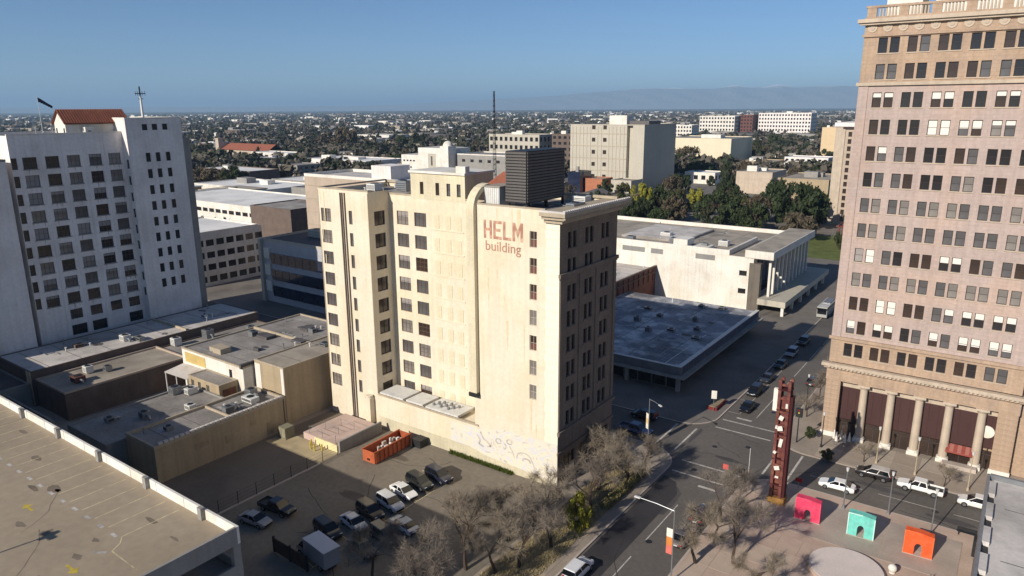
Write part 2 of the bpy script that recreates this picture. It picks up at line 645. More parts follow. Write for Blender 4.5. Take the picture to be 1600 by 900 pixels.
mb = MB()
mb.face([(-60000, -2000, -.05), (30000, -2000, -.05), (30000, 60000, -.05), (-60000, 60000, -.05)])
tag(mb.obj('ground', ground_material()), kind='structure')

# --- roads: the main street runs along Y, the cross street along X
RX0, RX1, CY0, CY1 = 10.3, 20.6, 20.4, 30.6
mb = MB()
for x0, y0, x1, y1 in ((RX0, -90, RX1, CY0), (RX0, CY0, RX1, CY1), (RX0, CY1, RX1, 420), (-300, CY0, RX0, CY1), (RX1, CY0, 160, CY1)):
    mb.face([(x0, y0, 0), (x1, y0, 0), (x1, y1, 0), (x0, y1, 0)])
for cx, cy, sx, sy in ((RX0, CY0, -1, -1), (RX1, CY0, 1, -1), (RX0, CY1, -1, 1), (RX1, CY1, 1, 1)):
    mb.face([(cx, cy, 0), (cx + sx * 6, cy, 0), (cx + sx * 6, cy + sy * 6, 0), (cx, cy + sy * 6, 0)][::(1 if sx * sy > 0 else -1)])
road = tag(mb.obj('road', ASPHALT), kind='structure')


def mark(name, x0, y0, x1, y1, wd, mat=PAINTW, z=.006, parent=None):
    d = Vector((x1 - x0, y1 - y0, 0))
    s = Vector((-d.y, d.x, 0)).normalized() * wd / 2
    q = MB()
    q.face([(x0 - s.x, y0 - s.y, z), (x1 - s.x, y1 - s.y, z), (x1 + s.x, y1 + s.y, z), (x0 + s.x, y0 + s.y, z)][::-1 if False else 1])
    return q.obj(name, mat, parent)


for y in (32.6, 36.2, 14.6, 18.4):
    mark('crosswalk_line', RX0 + .6, y, RX1 - .6, y, .3, parent=road)
for x in (8.6, 5.2, 22.2, 25.6):
    mark('crosswalk_line', x, CY0 + .5, x, CY1 - .5, .3, parent=road)
mark('stop_line', 12.6, 38.2, 15.2, 38.2, .5, parent=road)
mark('stop_line', 15.8, 12.4, 18.4, 12.4, .5, parent=road)
for k in range(14):
    mark('lane_line', 15.45, 40 + k * 12, 15.45, 50 + k * 12, .14, parent=road)
for k in range(5):
    mark('lane_line', 15.45, -60 + k * 14, 15.45, -50 + k * 14, .14, parent=road)
for k in range(6):
    mark('lane_line', 28 + k * 9, 24.6, 35 + k * 9, 24.6, .12, parent=road)
mark('parking_line', 12.5, 40, 12.5, 66, .1, parent=road)
for k in range(5):
    mark('parking_line', 10.5, 40 + k * 6.5, 12.5, 40 + k * 6.5, .1, parent=road)


def patch(x, y, sx, sy, seed):
    rr = random.Random(seed)
    q = MB()
    q.face([(x + sx * math.cos(t) * rr.uniform(.7, 1.1), y + sy * math.sin(t) * rr.uniform(.7, 1.1), .004) for t in [2 * math.pi * k / 9 for k in range(9)]])
    return q.obj('asphalt_patch', ASPHALT_D, road)


for a in ((9.4, 27.5, .5, 3.4, 1), (16.5, 22.5, 2.2, .6, 2), (14.0, 6.0, 1.2, 5, 3), (37, 26.4, 4, .7, 4), (46, 22.6, 3, .8, 5), (12.2, -20, 1.2, 7, 6)):
    patch(*a)


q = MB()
q.face([(10.6, -60, .005), (14.3, -60, .005), (14.3, 8.5, .005), (12.9, 11.5, .005), (10.6, 12.5, .005)])  # darker strip along the left lane of the main street
q.obj('dark_lane_strip', M('dark_lane_asphalt', (62, 59, 60), var=.2, scale=.25, spots=.2), road)


mh = MB()
mh.cyl(0, 0, 0, .012, .42, 16)
mhm = mh.mesh('manhole_cover', METAL_D)
for x, y in ((13.4, 25.5), (17.8, 28.2), (15.9, -4), (17.2, 44), (31, 25.6), (44, 24.0), (13.6, 16.5)):
    link('manhole_cover', mhm, road, (x, y, .001))


def crack(parent, x, y, a, ln, z, seed, mat, wd=.05):
    rr = random.Random(seed)
    q = MB()
    px_, py_ = x, y
    for k in range(int(ln / 1.2)):
        a += rr.gauss(0, .28)
        nx_, ny_ = px_ + math.cos(a) * 1.2, py_ + math.sin(a) * 1.2
        sx, sy = -math.sin(a) * wd / 2, math.cos(a) * wd / 2
        q.face([(px_ - sx, py_ - sy, z), (nx_ - sx, ny_ - sy, z), (nx_ + sx, ny_ + sy, z), (px_ + sx, py_ + sy, z)])
        px_, py_ = nx_, ny_
    return q.obj('tar_crack', mat, parent)


TAR = M('crack_tar', (52, 49, 48), var=.2, scale=1.0)
for k, (x, y, a, ln) in enumerate(((12, 22, .3, 9), (18, 24, 2.0, 7), (24, 22.4, .1, 14), (36, 27.2, .05, 12), (17.5, -20, 1.5, 24), (16.2, 46, 1.5, 20), (13, 31.5, .1, 7), (40, 21.6, 0, 10))):
    crack(road, x, y, a, ln, .0085, k, TAR, .09)


def slab_poly(x0, y0, x1, y1, corner=None, r=5.5):
    """rectangle with one rounded corner, as a counter-clockwise polygon"""
    P = []
    for k, (cx, cy, a0, sx, sy) in enumerate(((x0, y0, 180, 1, 1), (x1, y0, 270, -1, 1), (x1, y1, 0, -1, -1), (x0, y1, 90, 1, -1))):
        if k == corner:
            for j in range(9):
                t = R(a0 + 90 * j / 8)
                P.append((cx + sx * r + r * math.cos(t), cy + sy * r + r * math.sin(t)))
        else:
            P.append((cx, cy))
    return P


def pavement(name, x0, y0, x1, y1, corner=None, mat=CONC, joint=None, kerb=True):
    P = slab_poly(x0, y0, x1, y1, corner)
    q = MB()
    q.prism(P, -.3, .13)
    o = tag(q.obj(name, mat), kind='structure')
    if kerb and corner is not None:
        n = len(P)
        q = MB()
        # kerb stones follow the rounded corner
        c = [p for p in P]
        i0 = corner
        run = [c[(i0 + j - 1) % n] for j in range(0, 11)]
        mx, my = (x0 + x1) / 2, (y0 + y1) / 2
        for a, b in zip(run[:-1], run[1:]):
            d = Vector((b[0] - a[0], b[1] - a[1], 0)).normalized()
            s = Vector((-d.y, d.x, 0)) * .25
            q.face([(a[0], a[1], .135), (b[0], b[1], .135), (b[0] + s.x, b[1] + s.y, .135), (a[0] + s.x, a[1] + s.y, .135)])
        q.obj('kerb', CONC_L, o)
    return o


pav_a = pavement('pavement', -300, -140, RX0, CY0, 2)
pav_b = pavement('pavement', RX1, -140, 160, CY0, 3, CONC_P)
pav_c = pavement('pavement', -300, CY1, RX0, 430, 1, M('shade_toned_concrete', (122, 115, 108), var=.15, scale=.2, spots=.25))  # concrete colour darkened for the shade that lies on this block
pav_d = pavement('pavement', RX1, CY1, 160, 430, 0)


def paving(parent, x0, y0, nx, ny, sx, sy, mats, skip=lambda x, y: False, seed=3):
    rr = random.Random(seed)
    cache = {}
    for i in range(nx):
        for j in range(ny):
            cx, cy = x0 + (i + .5) * sx, y0 + (j + .5) * sy
            if skip(cx, cy):
                continue
            m = rr.choice(mats)
            if m.name not in cache:
                q = MB()
                q.box(-sx / 2 + .05, -sy / 2 + .05, 0, sx / 2 - .05, sy / 2 - .05, .03)
                cache[m.name] = q.mesh('paving_slab', m)
            link('paving_slab', cache[m.name], parent, (cx, cy, .128 + rr.uniform(0, .006)))


paving(pav_b, 21.2, -40, 5, 15, 2.6, 3.9, [CONC_P, CONC_P, M('pale_slab', (188, 168, 150), var=.1, scale=.4, spots=.1)],
       skip=lambda x, y: x > 27 and y > 8.2)
paving(pav_b, 34.2, -24, 6, 7, 4.4, 4.4, [CONC_P, CONC_P, M('tan_slab', (168, 144, 122), var=.1, scale=.4, spots=.1)],
       skip=lambda x, y: (x - 37.2) ** 2 + (y - 2) ** 2 < 60)
paving(pav_d, 27, 31.2, 8, 2, 3.4, 4.2, [CONC, M('pale_slab2', (170, 158, 142), var=.1, scale=.4, spots=.1)], seed=5)
paving(pav_a, 2.6, -52, 2, 15, 3.3, 4.4, [CONC, M('buff_slab', (172, 156, 132), var=.1, scale=.4, spots=.14)], seed=6)
# the pale kerb line beside the lawn of the square
mb = MB()
mb.box(27.6, 8.2, .16, 47.5, 17.6, .2)
plinth = tag(mb.obj('terrace', M('terrace_concrete', (172, 158, 146), var=.14, scale=.3, spots=.2)), kind='structure')
for k in range(1, 5):
    mark('joint', 27.6 + 4 * k, 8.3, 27.6 + 4 * k, 17.5, .06, CONC_P, .2045, plinth)
mark('joint', 27.7, 12.9, 47.4, 12.9, .06, CONC_P, .2045, plinth)

# --- parking lot beside the corner building
mb = MB()
mb.face([(-33, -44, .14), (2.4, -44, .14), (2.4, -.05, .14), (-33, -.05, .14)])
lot = tag(mb.obj('parking_lot', LOTASPH), kind='structure')
mb = MB()
mb.face([(-47.4, -44, .136), (-33, -44, .136), (-33, -.05, .136), (-47.4, -.05, .136)])
tag(mb.obj('alley', M('alley_asphalt', (120, 109, 97), var=.16, scale=.14, spots=.25)), kind='structure')
mb = MB()
mb.box(-33.3, -40, .1, -33.0, -14.5, .32)
tag(mb.obj('kerb', CONC_L), kind='structure')
for k in range(9):
    mark('stall_line', -19.2, -7.0 - k * 2.95, -13.9, -7.9 - k * 2.95, .1, PAINTC, .146, lot)
mark('stall_line', -13.9, -7.0, -13.9, -32, .1, PAINTC, .146, lot)
for k, (x, y, sx, sy) in enumerate(((-8, -6, 2.5, .8), (-22, -18, 3.5, 1.2), (-25, -6, 2, 1))):
    rr = random.Random(k + 20)
    q = MB()
    q.face([(x + sx * math.cos(t) * rr.uniform(.6, 1.1), y + sy * math.sin(t) * rr.uniform(.6, 1.1), .144) for t in [2 * math.pi * j / 10 for j in range(10)]])
    q.obj('oil_stain', M('stained_asphalt', (104, 94, 84), var=.2, scale=.5), lot)

for k, (x, y, a, ln) in enumerate(((-30, -5, -.2, 16), (-6, -2, -1.7, 14), (-24, -12, -.9, 12), (-3, -10, 2.9, 12), (-29, -20, -.3, 14), (-9, -34, 1.9, 16), (-21, -3.5, -.5, 10))):
    crack(lot, x, y, a, ln, .1445, 40 + k, TAR, .08)

# ================================================================== THE CORNER BUILDING (ten storeys, cream side wall)
helm = thing('office_building', 'ten-storey cream building with faded red painted lettering on its sunlit wall', 'building', (0, 0, 0))
FZ = [35.3 - 3.6 * k for k in range(9)]
mb = MB()
HT = 39.3
# right block, sunlit wall
ops = win_grid([-4.15 + 14.6], FZ[:7], 1.15, 2.2)
facade(mb, (-14.6, 0, 0), 0, 14.6, HT, ops)
# left wing, sunlit wall
lops = win_grid([47 - 45.3], FZ, 2.4, 2.2) + win_grid([47 - 39.4], FZ, .8, 2.2)
facade(mb, (-47, 0, 0), 0, 11.8, HT + .3, lops)
# light well: return wall of the wing (faces +X), shallow, and the recessed wall
wops = win_grid([2.3], FZ, 2.3, 2.3)
facade(mb, (-35.2, 0, 0), 1, 4.5, HT + .3, wops)
mx = [-32.3, -28.5]
bx = [-25.1, -22.8, -20.7]
mops = win_grid([35.2 + q for q in mx], FZ, 2.5, 2.2)
facade(mb, (-35.2, 4.5, 0), 0, 17.1, HT - .4, mops)
facade(mb, (-18.1, 4.5, 0), 0, 3.5, HT - .4, [])
# right block's return (faces -X), rear and far walls
facade(mb, (-14.6, 4.5, 0), 3, 4.5, HT, [])
facade(mb, (0, 15.8, 0), 2, 47, HT, [])
facade(mb, (-47, 15.8, 0), 3, 15.8, HT, [])
mb.obj('wall', CREAM, helm)
for v in FZ[:7]:
    red = FZ.index(v) in (0, 1, 2, 4)
    window(helm, (-14.6, 0, 0), 0, 10.45, v, 1.15, 2.2, nx=2, nz=2, fm=FRAME_W, pane=G_BROWN if red else G_LIGHT, blind=.0)
    if red:
        q = MB()
        q.box(-.48, 0.0, -1.0, .48, .02, -.1)
        q.obj('red_panel', M('red_brick_infill', (106, 70, 62), var=.2, scale=2), helm, (-4.15, .2, v))
for k, v in enumerate(FZ):
    pm = [G_GREY, G_LIGHT, G_LIGHT][RND.randrange(3)]
    window(helm, (-47, 0, 0), 0, 1.7, v, 2.4, 2.2, nx=3, nz=3, fm=FRAME_B, pane=pm)
    window(helm, (-47, 0, 0), 0, 7.6, v, .8, 2.2, nx=1, nz=2, fm=FRAME_B, pane=G_GREY)
    window(helm, (-35.2, 0, 0), 1, 2.3, v, 2.3, 2.3, nx=2, nz=2, fm=FRAME_D, pane=G_BROWN)
    for q in mx:
        window(helm, (-35.2, 4.5, 0), 0, 35.2 + q, v, 2.5, 2.2, nx=3, nz=3, fm=FRAME_B, pane=RND.choice([G_GREY, G_LIGHT, G_LIGHT, G_BROWN]),
               blind=RND.choice([0, 0, 0, .4]), bm=BLINDG)
# blocked-up windows: shallow rendered panels with a sill
bp = MB()
bp.box(-.55, -.05, -1.05, .55, 0, 1.05)
bpm = bp.mesh('blocked_window', YELLOWED)
for q in bx:
    for v in FZ:
        link('blocked_window', bpm, helm, (q, 4.5, v))
sl = MB()
sl.box(-3.2, -.12, -.07, 3.2, 0, .07)
slm = sl.mesh('sill', CREAM)
for v in FZ:
    link('sill', slm, helm, (-22.9, 4.5, v - 1.25))
# roof
mb = MB()
mb.box(-46.7, .3, 38.0, -35.5, 15.5, 38.6)
mb.box(-35.5, 4.8, 38.0, -14.3, 15.5, 38.3)
mb.box(-14.3, .3, 38.0, -.3, 15.5, 38.6)
mb.obj('roof', ROOFGREY, helm)
mb = MB()
mb.box(-47.03, -.03, HT + .3, -35.17, .35, HT + .55)
mb.box(-35.2, 4.47, HT - .4, -14.57, 4.85, HT - .1)
mb.box(-14.63, -.03, HT, -2.3, .35, HT + .22)
mb.box(-47.03, 15.45, HT, .03, 15.83, HT + .4)
mb.box(-47.03, .35, HT + .3, -46.65, 15.45, HT + .55)
mb.obj('coping', TRIM, helm)
# street front, in shade
sf = MB()
ycs = [2.45, 3.75, 7.0, 8.3, 11.55, 12.85]
sops = win_grid(ycs, FZ[:8], .95, 2.15)
sops += [(1.0, .8, 4.6, 4.6), (5.6, .8, 9.8, 4.6), (10.8, .8, 14.6, 4.6)]
facade(sf, (0, 0, 0), 1, 15.8, HT, sops, dep=.3)
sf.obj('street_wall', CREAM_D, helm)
for u in ycs:
    for v in FZ[:8]:
        window(helm, (0, 0, 0), 1, u, v, .95, 2.15, nx=1, nz=2, fm=FRAME_D, pane=RND.choice([G_DARK, G_DARK, G_BROWN]), dep=.24)
for u, wd in ((2.8, 3.6), (7.7, 4.2), (12.7, 3.8)):
    window(helm, (0, 0, 0), 1, u, 2.7, wd, 3.8, nx=3, nz=2, fm=FRAME_D, pane=G_DARK, dep=.24)
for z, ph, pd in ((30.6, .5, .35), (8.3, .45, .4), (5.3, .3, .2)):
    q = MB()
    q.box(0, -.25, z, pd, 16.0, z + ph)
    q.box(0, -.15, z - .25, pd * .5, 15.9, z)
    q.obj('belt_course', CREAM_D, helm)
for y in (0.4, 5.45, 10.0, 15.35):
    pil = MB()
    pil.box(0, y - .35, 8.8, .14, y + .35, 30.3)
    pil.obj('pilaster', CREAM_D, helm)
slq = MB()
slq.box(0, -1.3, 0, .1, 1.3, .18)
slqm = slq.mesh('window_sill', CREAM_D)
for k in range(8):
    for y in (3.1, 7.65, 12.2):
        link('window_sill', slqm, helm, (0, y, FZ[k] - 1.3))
# quoined corner return on the sunlit side and the projecting cornice
q = MB()
for k in range(31):
    d = 2.2 if k % 2 else 2.05
    q.box(-d, -.05, .3 + k * 1.22, 0, 0, .3 + k * 1.22 + 1.16)
q.obj('quoin', M('pale_quoin_render', (236, 226, 204), var=.05, scale=.2, streak=.05), helm)
q = MB()
q.box(-2.4, -1.3, 38.75, 1.5, 17.2, 39.25)
q.box(-2.3, -.9, 38.3, 1.1, 16.8, 38.75)
q.box(-2.2, -.45, 37.8, .6, 16.3, 38.3)
q.obj('cornice', TRIM, helm)
q = MB()
for k in range(34):
    q.box(1.12, -1.1 + k * .54, 38.45, 1.45, -.85 + k * .54, 38.75)
tag(q.obj('dentils', TRIM, helm), kind='stuff')
q = MB()
q.box(1.0, -1.3, 39.25, 1.5, 17.2, 39.5)
q.box(-2.4, -1.3, 39.25, 1.0, -.8, 39.5)
for k in range(34):
    q.box(1.06, -1.1 + k * .54, 39.5, 1.44, -.86 + k * .54, 39.62)
q.obj('cornice_coping', ROOFWHITE, helm)
# lift penthouse over the light well
q = MB()
pops = win_grid([-27.9 + 30.2, -24.7 + 30.2, -22.5 + 30.2, -20.5 + 30.2], [40.3 - 38.6], .75, 1.9)
facade(q, (-30.2, 4.46, 38.6), 0, 10.9, 4.0, pops)
facade(q, (-19.3, 4.46, 38.6), 1, 7.0, 4.0, [])
facade(q, (-19.3, 11.46, 38.6), 2, 10.9, 4.0, [])
facade(q, (-30.2, 11.46, 38.6), 3, 7.0, 4.0, [])
ph = q.obj('penthouse', YELLOWED, helm)
for u in (2.3, 5.5, 7.7, 9.7):
    window(helm, (-30.2, 4.46, 38.6), 0, u, 1.7, .75, 1.9, nx=1, nz=2, fm=FRAME_D, pane=G_BROWN if u < 6 else G_GREY)
q = MB()
q.box(-30.4, 4.2, 42.6, -19.1, 11.7, 42.95)
q.box(-21.0, 4.5, 42.95, -19.2, 5.5, 43.9)
q.obj('penthouse_roof', WHITE, helm)
# vent chute up the wall, bending back over the parapet
q = MB()
pts = [(-14.3, -.35, 11.5), (-14.3, -.35, 38.6)] + [(-14.3, -.35 + 3.4 * (1 - math.cos(R(a))), 38.6 + 3.0 * math.sin(R(a))) for a in range(15, 91, 15)]
hw, hd = .65, .35
rings = []
for k, pnt in enumerate(pts):
    a = Vector(pts[max(k - 1, 0)])
    b = Vector(pts[min(k + 1, len(pts) - 1)])
    d = (b - a).normalized()
    nrm = Vector((1, 0, 0)).cross(d).normalized()
    c = Vector(pnt)
    rings.append([tuple(c + Vector((sx * hw, 0, 0)) + nrm * sn * hd) for sx, sn in ((-1, -1), (1, -1), (1, 1), (-1, 1))])
q.loft(rings)
q.obj('vent_chute', YELLOWED, helm)
q = MB()
q.box(-15.0, -.9, 10.9, -13.6, .0, 11.5)
q.obj('chute_bracket', METAL_D, helm)
# soil pipes on the wing
for x in (-41.5, -41.05, -40.5):
    q = MB()
    q.tube([(x, -.12, .2), (x, -.12, 39.2)], .11, 6)
    q.obj('pipe', BRICKBROWN, helm)
for x in (-47.0, -35.3):
    q = MB()
    q.box(x - .04, -.06, 6.2, x + .1, 0, 39.4)
    q.obj('corner_strip', TRIM, helm)
# single-storey podium across the light well
q = MB()
facade(q, (-35.2, -.02, 0), 0, 21.3, 5.9, [])
q.box(-35.2, .0, 5.5, -13.9, 4.5, 5.9)
q.obj('podium', CREAM, helm)
q = MB()
q.box(-35.2, -.1, 5.9, -13.9, .25, 6.2)
q.obj('podium_coping', TRIM, helm)
q = MB()
q.box(-37.4, -1.1, .8, -36.2, 0, 5.3)
q.cyl(-36.8, -.55, 5.3, 5.7, .62, 12)
q.obj('buttress', CREAM, helm)
for x, dx, y0 in ((-34.4, 5.2, -.4), (-28.6, 3.6, -.3), (-24.3, 6.6, -.4)):
    q = MB()
    q.box(x, y0, 6.5, x + dx, 3.6, 6.75)
    q.box(x + .2, .1, 6.2, x + .4, 3.3, 6.5)
    q.box(x + dx - .4, .1, 6.2, x + dx - .2, 3.3, 6.5)
    q.obj('canopy_slab', METAL_W, helm)
for k in range(9):
    q = MB()
    q.box(-23.6 + k * .5, .5 + (k % 3) * .7, 6.75, -23.3 + k * .5, .9 + (k % 3) * .7, 7.15 + .1 * (k % 2))
    q.obj('roof_vent', METAL_G, helm)


# painted mural and scrawls low on the wall
def mural_mat():
    m = bpy.data.materials.new('faded_mural_paint')
    m.use_nodes = True
    n, l = m.node_tree.nodes, m.node_tree.links
    b = n['Principled BSDF']
    b.inputs['Roughness'].default_value = .85
    tc = n.new('ShaderNodeTexCoord')
    mp = n.new('ShaderNodeMapping')
    mp.inputs['Scale'].default_value = (.22, 1, .3)
    l.new(tc.outputs['Object'], mp.inputs['Vector'])
    t = n.new('ShaderNodeTexNoise')
    t.inputs['Scale'].default_value = 1.9
    t.inputs['Detail'].default_value = 6
    t.inputs['Distortion'].default_value = 1.8
    l.new(mp.outputs[0], t.inputs['Vector'])
    r = n.new('ShaderNodeValToRGB')
    st = [(.28, (168, 164, 164)), (.40, (214, 206, 192)), (.5, (222, 212, 188)), (.58, (204, 203, 208)), (.68, (218, 209, 190)), (.80, (176, 170, 168))]
    while len(r.color_ramp.elements) < len(st):
        r.color_ramp.elements.new(.5)
    for e, (p, c) in zip(r.color_ramp.elements, st):
        e.position = p
        e.color = (*lin(c), 1)
    l.new(t.outputs['Fac'], r.inputs[0])
    l.new(r.outputs[0], b.inputs['Base Color'])
    return m


q = MB()
q.face([(-19.5, -.05, 1.9), (-.02, -.08, 1.0), (-.02, -.08, 6.9), (-10, -.08, 6.6), (-13.5, -.08, 5.6), (-19.5, -.08, 5.4)])
q.obj('mural', mural_mat(), helm)
q = MB()
q.box(-35.2, -.06, .1, -.03, -.02, 2.2)
q.obj('plinth_paint', M('pale_plinth_paint', (204, 194, 166), var=.1, scale=.25, streak=.12, spots=.1), helm)
SCR = M('grey_spray_paint', (186, 178, 172), var=.2, scale=1.0, tint=((206, 196, 180), 1.2, .8))


def scrawl(pts, r=.09):
    q = MB()
    for (ax, az), (bx_, bz) in zip(pts[:-1], pts[1:]):
        d = Vector((bx_ - ax, 0, bz - az)).normalized() * r
        q.face([(ax - d.z, -.095, az + d.x), (ax + d.z, -.095, az - d.x), (bx_ + d.z, -.095, bz - d.x), (bx_ - d.z, -.095, bz + d.x)])
    q.obj('spray_scrawl', SCR, helm)


scrawl([(-5.6 + 1.3 * math.cos(R(a)), 3.0 + 1.0 * math.sin(R(a))) for a in range(10, 200, 20)])
scrawl([(-5.2 + .7 * math.cos(R(a)), 2.7 + .5 * math.sin(R(a))) for a in range(0, 190, 20)], .14)
scrawl([(-4.3, 3.2), (-3.7, 2.0)])
scrawl([(-8.2, 4.3), (-7.6, 3.6), (-7.3, 2.7)])
scrawl([(-10.2 + .5 * math.cos(R(a)), 4.6 + .4 * math.sin(R(a))) for a in range(0, 360, 30)], .1)
scrawl([(-8.2 + .5 * math.cos(R(a)), 5.0 + .35 * math.sin(R(a))) for a in range(0, 360, 30)], .1)
scrawl([(-13.6, 5.2), (-13.0, 4.2), (-12.2, 3.9), (-11.6, 3.2)], .16)
scrawl([(-14.2, 4.6), (-13.6, 3.8), (-13.9, 3.2), (-13.0, 2.9)], .14)
rr = random.Random(61)
for k in range(4):
    x, z, a = rr.uniform(-17, -1.5), rr.uniform(2.3, 5.2), rr.uniform(0, 6.28)
    pl_ = []
    for j in range(rr.randrange(4, 9)):
        pl_.append((x, z))
        a += rr.gauss(.5, .5)
        x += .32 * math.cos(a)
        z = min(5.6, max(2.2, z + .32 * math.sin(a)))
    scrawl(pl_, rr.uniform(.03, .09))


RUN = M('rust_run', (216, 198, 164), var=.12, scale=1.2, spots=.1)
rr = random.Random(44)
for k in range(22):
    x = rr.choice((rr.uniform(-13, -3), rr.uniform(-46.8, -36)))
    z = rr.choice((39.1, 39.0, rr.choice(FZ) - 1.15, rr.uniform(12, 36)))
    ln, wd = rr.uniform(1.2, 6), rr.uniform(.06, .22)
    q = MB()
    q.face([(x - wd, -.012, z), (x - wd * .2, -.012, z - ln), (x + wd * .2, -.012, z - ln), (x + wd, -.012, z)][::1])
    q.obj('rust_run', RUN, helm)


def lettering(text, x, z, size, mat, parent, width=None, bold=0.0, y=-.03):
    cu = bpy.data.curves.new('lettering', 'FONT')
    cu.body = text
    cu.size = size
    cu.extrude = .008
    cu.offset = bold
    cu.resolution_u = 3
    tmp = bpy.data.objects.new('lettering', cu)
    COL.objects.link(tmp)
    bpy.context.view_layer.update()
    me = bpy.data.meshes.new_from_object(tmp.evaluated_get(bpy.context.evaluated_depsgraph_get()))
    bpy.data.objects.remove(tmp)
    me.materials.clear()
    me.materials.append(mat)
    xs = [v.co.x for v in me.vertices]
    x0, x1 = min(xs), max(xs)
    k = width / (x1 - x0) if width else 1.0
    for v in me.vertices:
        v.co = ((v.co.x - x0) * k, -v.co.z, v.co.y)
    return link('lettering', me, parent, (x, y, z))


HX, HZ, LW, LH, SW = -12.4, 34.75, 1.42, 2.55, .40
HELMP = M('faded_red_paint', (178, 130, 110), var=.2, scale=.9, spots=.2, tint=((216, 186, 158), .9, .6))


def glyph(ch):
    w_, h_, s = LW, LH, SW
    if ch == 'H':
        m0, m1 = h_ / 2 - s / 2, h_ / 2 + s / 2
        return [(0, 0), (s, 0), (s, m0), (w_ - s, m0), (w_ - s, 0), (w_, 0), (w_, h_), (w_ - s, h_), (w_ - s, m1), (s, m1), (s, h_), (0, h_)]
    if ch == 'E':
        m0, m1 = h_ / 2 - s / 2, h_ / 2 + s / 2
        return [(0, 0), (w_, 0), (w_, s), (s, s), (s, m0), (w_ * .85, m0), (w_ * .85, m1), (s, m1), (s, h_ - s), (w_, h_ - s), (w_, h_), (0, h_)]
    if ch == 'L':
        return [(0, 0), (w_ * .95, 0), (w_ * .95, s), (s, s), (s, h_), (0, h_)]
    w_ = LW * 1.2
    return [(0, 0), (s, 0), (s, h_ * .6), (w_ / 2, h_ * .18), (w_ - s, h_ * .6), (w_ - s, 0), (w_, 0), (w_, h_), (w_ - s, h_), (w_ / 2, h_ * .55), (s, h_), (0, h_)]


for k, ch_ in enumerate('HELM'):
    q = MB()
    q.face([(a, -.03, b) for a, b in glyph(ch_)])
    q.obj('painted_letter', HELMP, helm, (HX + k * 1.66 - (.06 if k == 3 else 0), 0, HZ))
lettering('building', -12.1, 33.1, 1.95, M('faded_red_paint2', (182, 138, 116), var=.2, scale=.7, spots=.2), helm, 6.0, .012)

# roof-top things on the corner building
ct = thing('cooling_tower', 'tall dark slatted cooling tower box on the roof above the painted name', 'cooling tower', (-8.5, 7, 38.6))
q = MB()
q.box(-1.5, -5.0, 1.0, 1.9, 4.6, 8.0)
q.obj('casing', METAL_D, ct)
sx_ = MB()
sx_.box(0, -4.9, 0, .14, 4.5, .26)
sxm = sx_.mesh('slat', LOUVRE)
sy_ = MB()
sy_.box(-1.5, -.14, 0, 1.9, 0, .26)
sym = sy_.mesh('slat', LOUVRE)
for k in range(17):
    link('slat', sxm, ct, (1.9, 0, 1.2 + k * .4))
    link('slat', sym, ct, (0, -5.0, 1.2 + k * .4))
for x in (-1.4, 1.6):
    for y in (-4.8, 0, 4.3):
        q = MB()
        q.box(x, y, 0, x + .3, y + .3, 1.0)
        q.obj('leg', METAL_D, ct)
sh = thing('roof_shed', 'pale corrugated roof shed beside the dark cooling tower', 'shed', (-12.6, 3.4, 38.6))
q = MB()
q.box(-1.0, -1.6, 0, 1.6, 2.2, 3.0)
q.obj('wall', METAL_W, sh)
for k in range(8):
    q = MB()
    q.box(-1.0 + k * .33, -1.66, .1, -.86 + k * .33, -1.6, 2.9)
    q.obj('rib', METAL_W, sh)
q = MB()
q.box(-1.2, -1.8, 3.0, 1.8, 2.4, 3.14)
q.obj('roof', ROOFTAN, sh)
sh = thing('roof_house', 'small roof house with a red tiled hip roof behind the vent chute', 'roof house', (-15.6, 9.6, 38.3))
q = MB()
q.box(-2.0, -2.2, 0, 2.0, 2.2, 2.6)
q.obj('wall', TAN, sh)
q = MB()
b4 = [(-2.3, -2.5, 2.6), (2.3, -2.5, 2.6), (2.3, 2.5, 2.6), (-2.3, 2.5, 2.6)]
a, b = (-.4, 0, 4.7), (.4, 0, 4.7)
q.face([b4[0], b4[1], b, a]); q.face([b4[1], b4[2], b]); q.face([b4[2], b4[3], a, b]); q.face([b4[3], b4[0], a]); q.face(b4[::-1])
q.obj('roof', TILERED, sh)
ms = thing('radio_mast', 'thin dark radio mast standing on the roof behind the penthouse', 'mast', (-19.8, 12.5, 38.3))
q = MB()
for a in range(3):
    t = R(a * 120)
    q.tube([(.35 * math.cos(t), .35 * math.sin(t), 0), (.1 * math.cos(t), .1 * math.sin(t), 16.4)], .05, 4)
q.obj('mast_leg', METAL_D, ms)
q = MB()
for k in range(20):
    z = .4 + k * .8
    r = .35 - .25 * z / 16.4
    for a in range(3):
        t, t2 = R(a * 120), R(a * 120 + 120)
        q.tube([(r * math.cos(t), r * math.sin(t), z), (r * math.cos(t2), r * math.sin(t2), z + .4)], .025, 3)
q.obj('lattice', METAL_D, ms)
ac_unit(-4.0, 12.2, 38.6, 2.2, 1.8, 1.3, 'low white air conditioner on the corner roof nearest the cornice', 'roof units of the corner building')
ac_unit(-1.9, 7.0, 38.6, 1.3, 3.0, 1.0, 'long grey air conditioner between cooling tower and cornice', 'roof units of the corner building', METAL_G)
ac_unit(-43.0, 9.0, 38.6, 2.0, 2.0, 1.2, 'white air conditioner on the left wing roof of the cream building', 'roof units of the corner building')
ac_unit(-38.0, 11.0, 38.6, 2.4, 1.6, 1.8, 'grey air conditioner beside the penthouse on the cream building', 'roof units of the corner building', METAL_G)

